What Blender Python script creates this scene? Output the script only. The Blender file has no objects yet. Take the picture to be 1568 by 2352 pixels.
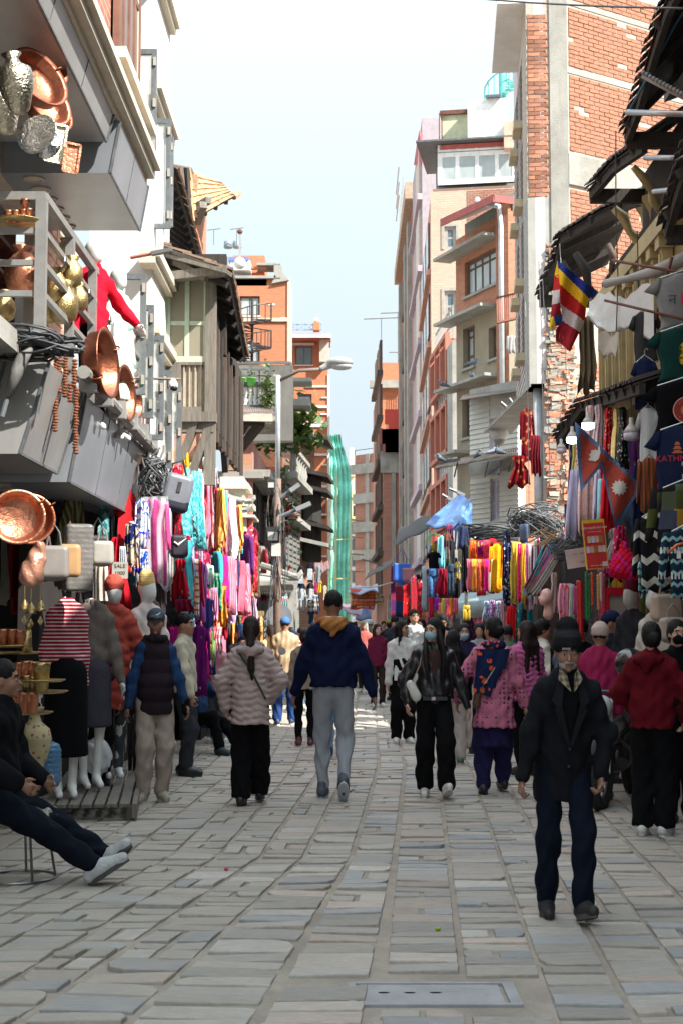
import bpy,math,random
import numpy as np
from mathutils import Vector,Matrix,noise
random.seed(7)
S=bpy.context.scene
# ---------------------------------------------------------------- camera
FPX,CX,CY=3267.0,784.0,1176.0        # the photograph measured on a 1568 x 2352 grid
CAMZ,HOR=1.56,1436.0
TH=math.atan((HOR-CY)/FPX)
CT,ST=math.cos(TH),math.sin(TH)
cam=bpy.data.objects.new('camera',bpy.data.cameras.new('camera'))
S.collection.objects.link(cam);S.camera=cam
cam.location=(0,0,CAMZ);cam.rotation_euler=(math.pi/2+TH,0,0)
cam.data.sensor_fit='VERTICAL';cam.data.sensor_height=36;cam.data.sensor_width=24
cam.data.lens=36*FPX/2352;cam.data.clip_end=3000;cam.data.clip_start=.1
cam.data.dof.use_dof=True;cam.data.dof.focus_distance=12.5;cam.data.dof.aperture_fstop=7.1
S.render.resolution_x,S.render.resolution_y=682,1024
# ---------------------------------------------------------------- light
SUN_EL,SUN_AZ=math.radians(43),math.radians(128)   # azimuth clockwise from +Y (north)
w=bpy.data.worlds.new('World');S.world=w;w.use_nodes=True
nt=w.node_tree;nt.nodes.clear()
sky=nt.nodes.new('ShaderNodeTexSky');sky.sky_type='NISHITA';sky.sun_disc=False
sky.sun_elevation=SUN_EL;sky.sun_rotation=SUN_AZ
sky.air_density=1.0;sky.dust_density=3.5;sky.ozone_density=1.0;sky.altitude=1300
hs=nt.nodes.new('ShaderNodeHueSaturation');hs.inputs['Saturation'].default_value=.42
# thin high cloud, whiter in soft patches
tcw=nt.nodes.new('ShaderNodeTexCoord');nz=nt.nodes.new('ShaderNodeTexNoise')
nz.inputs['Scale'].default_value=2.2;nz.inputs['Detail'].default_value=5
rp=nt.nodes.new('ShaderNodeValToRGB');rp.color_ramp.elements[0].position=.25;rp.color_ramp.elements[1].position=.75
rp.color_ramp.elements[0].color=(.9,.9,.9,1);rp.color_ramp.elements[1].color=(.98,.98,.98,1)
mx=nt.nodes.new('ShaderNodeMix');mx.data_type='RGBA'
# overcast veil: brightening smoothly towards the zenith
sxz=nt.nodes.new('ShaderNodeSeparateXYZ');mz=nt.nodes.new('ShaderNodeMath');mz.operation='MULTIPLY_ADD';mz.use_clamp=False
mz.inputs[2].default_value=.9;mq_=nt.nodes.new('ShaderNodeMath');mq_.operation='MULTIPLY_ADD';mq_.inputs[1].default_value=2.5;mq_.inputs[2].default_value=1.;mz0=nt.nodes.new('ShaderNodeMath');mz0.operation='MAXIMUM';mz0.inputs[1].default_value=0
vc=nt.nodes.new('ShaderNodeVectorMath');vc.operation='SCALE';vc.inputs[0].default_value=(1.1,1.3,1.42)
bg=nt.nodes.new('ShaderNodeBackground');bg.inputs['Strength'].default_value=.1
ow=nt.nodes.new('ShaderNodeOutputWorld')
L=nt.links
L.new(tcw.outputs['Generated'],sxz.inputs[0]);L.new(sxz.outputs[2],mz0.inputs[0]);L.new(mz0.outputs[0],mz.inputs[0]);L.new(mz0.outputs[0],mq_.inputs[0]);L.new(mq_.outputs[0],mz.inputs[1]);L.new(mz.outputs[0],vc.inputs['Scale']);L.new(vc.outputs[0],mx.inputs[7])
L.new(sky.outputs[0],hs.inputs['Color']);L.new(tcw.outputs['Generated'],nz.inputs['Vector'])
L.new(nz.outputs[0],rp.inputs[0]);L.new(rp.outputs[0],mx.inputs[0]);L.new(hs.outputs[0],mx.inputs[6])
L.new(mx.outputs[2],bg.inputs[0]);L.new(bg.outputs[0],ow.inputs[0])
sd=bpy.data.lights.new('sun','SUN');sd.energy=2.0;sd.angle=math.radians(.5);sd.color=(1,.95,.87)
sun=bpy.data.objects.new('sun',sd);S.collection.objects.link(sun)
tosun=Vector((math.sin(SUN_AZ)*math.cos(SUN_EL),math.cos(SUN_AZ)*math.cos(SUN_EL),math.sin(SUN_EL)))
sun.rotation_euler=tosun.to_track_quat('Z','Y').to_euler();sun.location=(20,-20,30)
S.view_settings.view_transform='Standard';S.view_settings.look='None'
S.view_settings.exposure=2.42;S.view_settings.gamma=1;S.view_settings.use_curve_mapping=False

# ---------------------------------------------------------------- pixels to places
def ray(x,y):
    r,u=(x-CX)/FPX,(CY-y)/FPX
    return Vector((r,CT-u*ST,u*CT+ST))
def at(x,y,d):
    v=ray(x,y);return Vector((0,0,CAMZ))+v*(d/v.y)
def gnd(x,y,z=0):
    v=ray(x,y);return Vector((0,0,CAMZ))+v*((z-CAMZ)/v.z)
def onx(x,y,X):
    v=ray(x,y);return Vector((0,0,CAMZ))+v*(X/v.x)
def mpp(d):return d/FPX            # metres in one grid pixel at depth d
def gd(y):return gnd(CX,y).y

# ---------------------------------------------------------------- materials
MATS={}
def _n(t,kind,**kw):
    n=t.nodes.new('ShaderNode'+kind)
    for k,v in kw.items():
        if k in n.inputs:n.inputs[k].default_value=v
        else:setattr(n,k,v)
    return n
def rgb(c,f=1.):return (min(c[0]*f,1),min(c[1]*f,1),min(c[2]*f,1),1)
def mixc(t,fac,a,b,blend='MIX'):
    m=t.nodes.new('ShaderNodeMix');m.data_type='RGBA';m.blend_type=blend
    for i,v in ((0,fac),(6,a),(7,b)):
        if isinstance(v,(tuple,list,float,int)):m.inputs[i].default_value=v
        else:t.links.new(v,m.inputs[i])
    return m.outputs[2]
def mth(t,op,a,b=None,c=None):
    m=t.nodes.new('ShaderNodeMath');m.operation=op
    for i,v in enumerate((a,b,c)):
        if v is None:continue
        if isinstance(v,(float,int)):m.inputs[i].default_value=v
        else:t.links.new(v,m.inputs[i])
    return m.outputs[0]
def base(name,rough,metal,spec=.5):
    m=bpy.data.materials.new(name);m.use_nodes=True;t=m.node_tree
    p=t.nodes['Principled BSDF'];p.inputs['Roughness'].default_value=rough;p.inputs['Metallic'].default_value=metal
    if spec!=.5:p.inputs['Specular IOR Level'].default_value=spec
    return m,t,p
def mat(col,rough=.75,metal=0,var=.18,vs=5,bump=.0,bs=60,dirt=0,dcol=(.08,.07,.06),ds=2.2,stretch=None,spec=.5,rnd=0):
    key=('m',col,rough,metal,var,vs,bump,bs,dirt,dcol,ds,stretch,spec,rnd)
    if key in MATS:return MATS[key]
    m,t,p=base('mat',rough,metal,spec)
    tc=_n(t,'TexCoord');co=tc.outputs['Object']
    if stretch:
        mp=_n(t,'Mapping');mp.inputs['Scale'].default_value=stretch;t.links.new(co,mp.inputs[0]);co=mp.outputs[0]
    n=_n(t,'TexNoise',Scale=vs,Detail=6,Roughness=.62);t.links.new(co,n.inputs['Vector'])
    r=_n(t,'MapRange');r.inputs[1].default_value=.3;r.inputs[2].default_value=.7;t.links.new(n.outputs[0],r.inputs[0])
    c=mixc(t,r.outputs[0],rgb(col,1-var),rgb(col,1+var))
    if dirt and metal<.5:          # rain streaks and grime running down
        ms=_n(t,'Mapping');ms.inputs['Scale'].default_value=(6,6,.5);t.links.new(tc.outputs['Object'],ms.inputs[0]);ns=_n(t,'TexNoise',Scale=1.6,Detail=7,Roughness=.7);t.links.new(ms.outputs[0],ns.inputs['Vector'])
        rs_=_n(t,'MapRange');rs_.inputs[1].default_value=.5;rs_.inputs[2].default_value=.8;rs_.inputs[4].default_value=dirt*.8;t.links.new(ns.outputs[0],rs_.inputs[0]);c=mixc(t,rs_.outputs[0],c,rgb(dcol))
    if rnd:
        oi=_n(t,'ObjectInfo');h=_n(t,'HueSaturation');t.links.new(c,h.inputs['Color'])
        t.links.new(mth(t,'MULTIPLY_ADD',oi.outputs['Random'],rnd*2,1-rnd),h.inputs['Value']);c=h.outputs[0]
    if dirt:
        n2=_n(t,'TexNoise',Scale=ds,Detail=8,Roughness=.7);t.links.new(co,n2.inputs['Vector'])
        r2=_n(t,'MapRange');r2.inputs[1].default_value=.52;r2.inputs[2].default_value=.72;r2.inputs[4].default_value=dirt
        t.links.new(n2.outputs[0],r2.inputs[0]);c=mixc(t,r2.outputs[0],c,rgb(dcol))
    t.links.new(c,p.inputs['Base Color'])
    if bump:
        nb=_n(t,'TexNoise',Scale=bs,Detail=5);t.links.new(co,nb.inputs['Vector'])
        b=_n(t,'Bump',Strength=bump,Distance=.02);t.links.new(nb.outputs[0],b.inputs['Height']);t.links.new(b.outputs[0],p.inputs['Normal'])
    MATS[key]=m;return m
def brick(c1,c2,mor=(.32,.29,.25),bw=.23,rh=.075,ms=.009,dirt=.25,rough=.9,dcol=(.12,.1,.085),off=.5):
    key=('b',c1,c2,mor,bw,rh,ms,dirt,off)
    if key in MATS:return MATS[key]
    m,t,p=base('brickwork',rough,0,.3)
    tc=_n(t,'TexCoord');sx=_n(t,'SeparateXYZ');cb=_n(t,'CombineXYZ')
    t.links.new(tc.outputs['Object'],sx.inputs[0]);t.links.new(mth(t,'ADD',sx.outputs[0],sx.outputs[1]),cb.inputs[0]);t.links.new(sx.outputs[2],cb.inputs[1])
    b=_n(t,'TexBrick',Scale=1.,Color1=rgb(c1),Color2=rgb(c2),Mortar=rgb(mor));b.offset=off
    b.inputs['Mortar Size'].default_value=ms;b.inputs['Brick Width'].default_value=bw;b.inputs['Row Height'].default_value=rh
    b.inputs['Bias'].default_value=0;t.links.new(cb.outputs[0],b.inputs['Vector'])
    n2=_n(t,'TexNoise',Scale=1.3,Detail=9,Roughness=.72);t.links.new(tc.outputs['Object'],n2.inputs['Vector'])
    r2=_n(t,'MapRange');r2.inputs[1].default_value=.5;r2.inputs[2].default_value=.75;r2.inputs[4].default_value=dirt
    t.links.new(n2.outputs[0],r2.inputs[0]);c=mixc(t,r2.outputs[0],b.outputs[0],rgb(dcol));t.links.new(c,p.inputs['Base Color'])
    bp=_n(t,'Bump',Strength=.6,Distance=.01);bp.invert=True;t.links.new(b.outputs['Fac'],bp.inputs['Height']);t.links.new(bp.outputs[0],p.inputs['Normal'])
    MATS[key]=m;return m
def fab(c1,kind='plain',c2=(.8,.8,.8),s=1.,rough=.9,c3=None,sheen=0,spec=.1):
    key=('f',c1,kind,c2,s,rough,c3)
    if key in MATS:return MATS[key]
    m,t,p=base('cloth',rough,0,spec)
    tc=_n(t,'TexCoord');co=tc.outputs['Object'];sx=_n(t,'SeparateXYZ');t.links.new(co,sx.inputs[0])
    X,Y,Z=sx.outputs
    n=_n(t,'TexNoise',Scale=9,Detail=4);t.links.new(co,n.inputs['Vector'])
    ca=mixc(t,n.outputs[0],rgb(c1,.82),rgb(c1,1.18));c=ca
    def band(v,f,th):return mth(t,'LESS_THAN',mth(t,'FRACT',mth(t,'MULTIPLY',v,f)),th)
    if kind=='hs':c=mixc(t,band(Z,22*s,.35),ca,rgb(c2))
    elif kind=='vs':c=mixc(t,band(X,14*s,.4),ca,rgb(c2))
    elif kind=='ck':
        k=mth(t,'MULTIPLY',mth(t,'ADD',band(X,7*s,.5),band(Z,7*s,.5)),.5);c=mixc(t,k,ca,rgb(c2))
    elif kind in ('fl','dot','seq','ikat'):
        v=_n(t,'TexVoronoi',Scale={'fl':11,'dot':9,'seq':45,'ikat':14}[kind]*s,Randomness={'fl':.85,'dot':.25,'seq':1.,'ikat':.15}[kind])
        v.distance='MANHATTAN' if kind=='ikat' else 'EUCLIDEAN'
        t.links.new(co,v.inputs['Vector'])
        nn=_n(t,'TexNoise',Scale=30,Detail=2);t.links.new(co,nn.inputs['Vector'])
        dd=mth(t,'ADD',v.outputs['Distance'],mth(t,'MULTIPLY',nn.outputs[0],.35))
        c=mixc(t,mth(t,'LESS_THAN',dd,{'fl':.48,'dot':.42,'seq':.45,'ikat':.62}[kind]),ca,rgb(c2))
        if c3:c=mixc(t,mth(t,'LESS_THAN',dd,{'fl':.3,'dot':.27,'seq':.3,'ikat':.38}[kind]),c,rgb(c3))
    elif kind=='tie':
        v=_n(t,'TexNoise',Scale=7*s,Detail=3,Distortion=2.);t.links.new(co,v.inputs['Vector'])
        c=mixc(t,mth(t,'GREATER_THAN',v.outputs[0],.52),ca,rgb(c2))
        if c3:c=mixc(t,mth(t,'GREATER_THAN',v.outputs[0],.62),c,rgb(c3))
    elif kind=='patch':
        v=_n(t,'TexVoronoi',Scale=6*s,Randomness=.2);v.distance='CHEBYCHEV';t.links.new(co,v.inputs['Vector'])
        sp=_n(t,'SeparateColor');t.links.new(v.outputs['Color'],sp.inputs[0])
        r=_n(t,'ValToRGB');r.color_ramp.interpolation='CONSTANT';t.links.new(sp.outputs[0],r.inputs[0])
        cols=[c1,c2,c3 or (.3,.08,.06),(.07,.09,.05),(.05,.06,.09)]
        e=r.color_ramp.elements;e[0].color=rgb(cols[0]);e[1].position=.8;e[1].color=rgb(cols[4])
        for i in (1,2,3):q=e.new(.2*i);q.color=rgb(cols[i])
        c=r.outputs[0]
    elif kind=='fair':          # knitted bands of zigzags and stars
        zz=mth(t,'PINGPONG',mth(t,'MULTIPLY',X,14*s),.5);bz=mth(t,'FRACT',mth(t,'ADD',mth(t,'MULTIPLY',Z,9*s),mth(t,'MULTIPLY',zz,.5)))
        c=mixc(t,mth(t,'LESS_THAN',bz,.3),ca,rgb(c2))
        if c3:c=mixc(t,mth(t,'MULTIPLY',band(Z,4*s,.25),band(X,30*s,.5)),c,rgb(c3))
    t.links.new(c,p.inputs['Base Color'])
    nb=_n(t,'TexNoise',Scale=7,Detail=5,Roughness=.6,Distortion=.8);t.links.new(co,nb.inputs['Vector'])
    b=_n(t,'Bump',Strength=.35,Distance=.05);t.links.new(nb.outputs[0],b.inputs['Height']);t.links.new(b.outputs[0],p.inputs['Normal'])
    if kind=='seq':p.inputs['Roughness'].default_value=.4
    MATS[key]=m;return m
def clear(col=(.9,.95,.95),alpha=.25,rough=.12):
    key=('c',col,alpha)
    if key in MATS:return MATS[key]
    m,t,p=base('clear_film',rough,0);p.inputs['Base Color'].default_value=rgb(col);p.inputs['Alpha'].default_value=alpha
    MATS[key]=m;return m
def glow(col,k):
    m,t,p=base('lit_bulb',.4,0);p.inputs['Base Color'].default_value=rgb(col);p.inputs['Emission Color'].default_value=rgb(col);p.inputs['Emission Strength'].default_value=k
    return m

# ---------------------------------------------------------------- meshes
class MB:
    def __init__(s):s.v=[];s.f=[];s.m=[];s.k=0
    def q(s,pts,k=None):
        i=len(s.v);s.v+=[tuple(p) for p in pts];s.f.append(tuple(range(i,i+len(pts))));s.m.append(s.k if k is None else k)
    def box(s,x0,x1,y0,y1,z0,z1,M=None,k=None):
        x0,x1=min(x0,x1),max(x0,x1);y0,y1=min(y0,y1),max(y0,y1);z0,z1=min(z0,z1),max(z0,z1)
        c=[(x0,y0,z0),(x1,y0,z0),(x1,y1,z0),(x0,y1,z0),(x0,y0,z1),(x1,y0,z1),(x1,y1,z1),(x0,y1,z1)]
        if M is not None:c=[M @ Vector(p) for p in c]
        s.hexa(c,k);return s
    def hexa(s,c,k=None):
        i=len(s.v);s.v+=[tuple(p) for p in c]
        for f in ((0,3,2,1),(4,5,6,7),(0,1,5,4),(1,2,6,5),(2,3,7,6),(3,0,4,7)):
            s.f.append(tuple(i+a for a in f));s.m.append(s.k if k is None else k)
    def bar(s,a,b,w=.05,h=None,k=None):          # square bar
        a,b=Vector(a),Vector(b);d=(b-a).normalized();h=h or w
        up=Vector((0,0,1)) if abs(d.z)<.95 else Vector((0,1,0))
        u=d.cross(up).normalized()*w/2;n=u.cross(d).normalized()*h/2
        s.hexa([a-u-n,a+u-n,b+u-n,b-u-n,a-u+n,a+u+n,b+u+n,b-u+n],k)
        return s
    def tube(s,pts,r,n=8,k=None,caps=True,closed=False):
        pts=[Vector(p) for p in pts];N=len(pts);rs=r if isinstance(r,(list,tuple)) else [r]*N
        i0=len(s.v);prev=None
        for i,p in enumerate(pts):
            if closed:d=pts[(i+1) % N]-pts[i-1]
            else:d=pts[min(i+1,N-1)]-pts[max(i-1,0)]
            if d.length<1e-9:d=Vector((0,0,1))
            d.normalize()
            if prev is None:
                up=Vector((0,0,1)) if abs(d.z)<.9 else Vector((1,0,0));u=d.cross(up).normalized()
            else:u=(prev-d*prev.dot(d));u=u.normalized() if u.length>1e-6 else d.orthogonal().normalized()
            prev=u;w_=d.cross(u)
            for j in range(n):
                a=2*math.pi*j/n;s.v.append(tuple(p+(u*math.cos(a)+w_*math.sin(a))*rs[i]))
        kk=s.k if k is None else k
        for i in range(N if closed else N-1):
            for j in range(n):
                a=i0+i*n+j;b=i0+i*n+(j+1) % n;i2=(i+1) % N
                s.f.append((a,b,i0+i2*n+(j+1) % n,i0+i2*n+j));s.m.append(kk)
        if caps and not closed:
            s.f.append(tuple(i0+j for j in reversed(range(n))));s.m.append(kk)
            s.f.append(tuple(i0+(N-1)*n+j for j in range(n)));s.m.append(kk)
        return s
    def lathe(s,prof,n=20,M=None,k=None,cap=True):     # prof: (r, z)
        i0=len(s.v);M=M or Matrix()
        for r,z in prof:
            for j in range(n):
                a=2*math.pi*j/n;s.v.append(tuple(M @ Vector((r*math.cos(a),r*math.sin(a),z))))
        kk=s.k if k is None else k
        for i in range(len(prof)-1):
            for j in range(n):
                s.f.append((i0+i*n+j,i0+i*n+(j+1) % n,i0+(i+1)*n+(j+1) % n,i0+(i+1)*n+j));s.m.append(kk)
        if cap:
            s.f.append(tuple(i0+j for j in reversed(range(n))));s.m.append(kk)
            s.f.append(tuple(i0+(len(prof)-1)*n+j for j in range(n)));s.m.append(kk)
        return s
    def prism(s,poly,y0,y1,M=None,k=None):     # poly in x,z extruded along y
        M=M or Matrix();n=len(poly);i=len(s.v);kk=s.k if k is None else k
        s.v+=[tuple(M @ Vector((p[0],y0,p[1]))) for p in poly]+[tuple(M @ Vector((p[0],y1,p[1]))) for p in poly]
        s.f.append(tuple(range(i,i+n)));s.f.append(tuple(reversed(range(i+n,i+2*n))));s.m+=[kk,kk]
        for j in range(n):
            s.f.append((i+j,i+n+j,i+n+(j+1) % n,i+(j+1) % n));s.m.append(kk)
        return s
    def ball(s,c,r,n=10,k=None,sz=1.):
        M=Matrix.Translation(c);prof=[(max(.001,r*math.sin(math.pi*i/(n//2+2))),-r*sz*math.cos(math.pi*i/(n//2+2))) for i in range(n//2+3)]
        return s.lathe(prof,n,M,k)
    def mesh(s,name,mats,smooth=False):
        me=bpy.data.meshes.new(name);me.from_pydata(s.v,[],s.f)
        for m in (mats if isinstance(mats,(list,tuple)) else [mats]):me.materials.append(m)
        if any(s.m):me.polygons.foreach_set('material_index',s.m)
        if smooth:me.polygons.foreach_set('use_smooth',[True]*len(s.f))
        me.validate();me.update();return me
    def build(s,name,mats,parent=None,smooth=False,**kw):
        return link(name,s.mesh(name,mats,smooth),parent,**kw)
def link(name,me,parent=None,loc=None,rz=None,**kw):
    o=bpy.data.objects.new(name,me);S.collection.objects.link(o)
    if parent:o.parent=parent
    if loc is not None:o.location=loc
    if rz is not None:o.rotation_euler.z=rz
    for k,v in kw.items():o[k]=v
    return o
def T(o,label,cat,group=None):
    o['label']=label;o['category']=cat
    if group:o['group']=group
    return o
def thing(name,label,cat,loc=(0,0,0),rz=0,group=None):
    return T(link(name,None,None,loc,rz),label,cat,group)
def struct(o):o['kind']='structure';return o
def stuff(o):o['kind']='stuff';return o
def kids(o,cache={}):return [c for c in S.collection.objects if c.parent==o]
def copy_tree(o,parent=None,top=True):
    c=o.copy();S.collection.objects.link(c);c.parent=parent
    for ch in o.children:copy_tree(ch,c)
    return c

# ---------------------------------------------------------------- smooth solids from distance fields
class SDF:
    """capsules and ellipsoids melted together, surfaced by naive surface nets"""
    def __init__(s):s.p=[]
    def cap(s,a,b,ra,rb=None,k=.02,sc=(1,1,1)):s.p.append(('c',np.array(a,float),np.array(b,float),ra,rb if rb is not None else ra,k,np.array(sc,float),1));return s
    def ell(s,c,r,k=.02,sign=1,M=None):s.p.append(('e',np.array(c,float),np.array(r,float),0,M,k,None,sign));return s
    def clip(s,z):s.p.append(('z',np.zeros(3),np.zeros(3),z,0,.01,None,0));return s
    def box(s,c,h,r=.02,k=.01,M=None):s.p.append(('b',np.array(c,float),np.array(h,float),r,M,k,None,1));return s
    def chain(s,pts,rs,k=.02,sc=(1,1,1)):
        for i in range(len(pts)-1):s.cap(pts[i],pts[i+1],rs[i],rs[i+1],k,sc)
        return s
    def mesh(s,vox,warp=None):
        lo=np.full(3,1e9);hi=-lo
        bb=[]
        for t,a,b,ra,rb,k,sc,sg in s.p:
            if t=='c':
                r=max(ra,rb)*sc;l,h=np.minimum(a,b)-r,np.maximum(a,b)+r
            elif t=='z':bb.append((a,b));continue
            elif t=='e':
                r=b if rb is None else np.full(3,max(b));l,h=a-r,a+r
            else:
                r=b+ra if rb is None else np.full(3,np.linalg.norm(b)+ra);l,h=a-r,a+r
            bb.append((l,h))
            if sg>0:lo=np.minimum(lo,l);hi=np.maximum(hi,h)
        lo=lo-3*vox-.012;hi=hi+3*vox+.012
        n=np.ceil((hi-lo)/vox).astype(int)+1
        ax=[lo[i]+vox*np.arange(n[i]) for i in range(3)]
        f=np.full(n,1.,np.float32)
        for (t,a,b,ra,rb,k,sc,sg),(l,h) in zip(s.p,bb):
            if t=='z':
                Zf=ax[2][None,None,:];near0=f<.5;f=np.where(near0,np.maximum(f,(ra-Zf)),f).astype(np.float32);continue
            m=k+2.5*vox
            i0=np.clip(((l-m-lo)/vox).astype(int),0,n-1);i1=np.clip(((h+m-lo)/vox).astype(int)+2,0,n)
            X,Y,Z=np.meshgrid(*[ax[i][i0[i]:i1[i]] for i in range(3)],indexing='ij',sparse=True)
            if t=='c':
                d=(b-a)/sc;px,py,pz=(X-a[0])/sc[0],(Y-a[1])/sc[1],(Z-a[2])/sc[2]
                tt=np.clip((px*d[0]+py*d[1]+pz*d[2])/max(float(d@d),1e-9),0,1)
                D=np.sqrt((px-tt*d[0])**2+(py-tt*d[1])**2+(pz-tt*d[2])**2)-(ra+(rb-ra)*tt)
                D=D*min(sc)
            elif t=='e':
                px,py,pz=X-a[0],Y-a[1],Z-a[2]
                if rb is not None:
                    R=rb;px,py,pz=px*R[0][0]+py*R[0][1]+pz*R[0][2],px*R[1][0]+py*R[1][1]+pz*R[1][2],px*R[2][0]+py*R[2][1]+pz*R[2][2]
                D=(np.sqrt((px/b[0])**2+(py/b[1])**2+(pz/b[2])**2)-1)*min(b)
            else:
                px,py,pz=X-a[0],Y-a[1],Z-a[2]
                if rb is not None:
                    R=rb;px,py,pz=px*R[0][0]+py*R[0][1]+pz*R[0][2],px*R[1][0]+py*R[1][1]+pz*R[1][2],px*R[2][0]+py*R[2][1]+pz*R[2][2]
                qx,qy,qz=abs(px)-b[0],abs(py)-b[1],abs(pz)-b[2]
                D=np.sqrt(np.maximum(qx,0)**2+np.maximum(qy,0)**2+np.maximum(qz,0)**2)+np.minimum(np.maximum(qx,np.maximum(qy,qz)),0)-ra
            sl=f[i0[0]:i1[0],i0[1]:i1[1],i0[2]:i1[2]]
            if sg>0:
                hh=np.maximum(k-abs(sl-D),0)/k;sl[...]=np.minimum(sl,D)-hh*hh*k*.25
            else:
                hh=np.maximum(k-abs(sl+D),0)/k;sl[...]=np.maximum(sl,-D)+hh*hh*k*.25
        if warp is not None:
            X,Y,Z=np.meshgrid(*ax,indexing='ij',sparse=True)
            near=np.abs(f)<.08
            f=f+np.where(near,warp(X,Y,Z),0).astype(np.float32)
        f[0]=f[-1]=1;f[:,0]=f[:,-1]=1;f[:,:,0]=f[:,:,-1]=1
        ins=f<0
        C=[ins[a:n[0]-1+a,b:n[1]-1+b,c:n[2]-1+c] for a in (0,1) for b in (0,1) for c in (0,1)]
        cnt=sum(c.astype(np.int8) for c in C);act=(cnt>0) & (cnt<8)
        idx=-np.ones(act.shape,np.int64);I,J,K=np.nonzero(act);idx[I,J,K]=np.arange(len(I))
        acc=np.zeros((len(I),3));num=np.zeros(len(I))
        for axn in range(3):
            for u in (0,1):
                for v in (0,1):
                    o=[0,0,0];oth=[q for q in range(3) if q!=axn];o[oth[0]]=u;o[oth[1]]=v
                    e=list(o);e[axn]=1
                    fa=f[I+o[0],J+o[1],K+o[2]];fb=f[I+e[0],J+e[1],K+e[2]]
                    c=(fa<0)!=(fb<0);tt=np.where(c,fa/np.where(c,fa-fb,1),0)
                    P_=np.stack([np.full(len(I),float(q)) for q in o],1);P_[:,axn]=tt
                    acc[c]+=P_[c];num[c]+=1
        V=lo+vox*(np.stack([I,J,K],1)+acc/num[:,None])
        F=[]
        for axn in range(3):
            o1,o2=[(1,2),(2,0),(0,1)][axn]
            sa=[slice(1,-1)]*3;sb=[slice(1,-1)]*3;sa[axn]=slice(0,-1);sb[axn]=slice(1,None)
            A,B=ins[tuple(sa)],ins[tuple(sb)]
            for flip,msk in ((0,A & ~B),(1,~A & B)):
                i,j,k_=np.nonzero(msk);base_=np.stack([i,j,k_],1);add=np.ones(3,int);add[axn]=0;base_=base_+add
                def cell(d1,d2):
                    q=base_.copy();q[:,o1]+=d1;q[:,o2]+=d2;return idx[q[:,0],q[:,1],q[:,2]]
                qd=[cell(-1,-1),cell(0,-1),cell(0,0),cell(-1,0)]
                if flip:qd=qd[::-1]
                F.append(np.stack(qd,1))
        F=np.concatenate(F);F=F[(F>=0).all(1)]
        return V,F
def sdfmesh(name,V,F,mats,smooth=True):
    me=bpy.data.meshes.new(name);me.vertices.add(len(V));me.vertices.foreach_set('co',V.astype(np.float32).ravel())
    me.loops.add(len(F)*4);me.loops.foreach_set('vertex_index',F.astype(np.int32).ravel())
    me.polygons.add(len(F));me.polygons.foreach_set('loop_start',np.arange(0,len(F)*4,4,dtype=np.int32));me.polygons.foreach_set('loop_total',np.full(len(F),4,np.int32))
    me.update(calc_edges=True)
    for m in (mats if isinstance(mats,(list,tuple)) else [mats]):me.materials.append(m)
    me.polygons.foreach_set('use_smooth',[smooth]*len(F));me.validate();return me
def blob(name,sdf,vox,m,parent=None,warp=None,loc=None,rz=None,**kw):
    V,F=sdf.mesh(vox,warp);return link(name,sdfmesh(name,V,F,m),parent,loc,rz,**kw)

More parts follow.
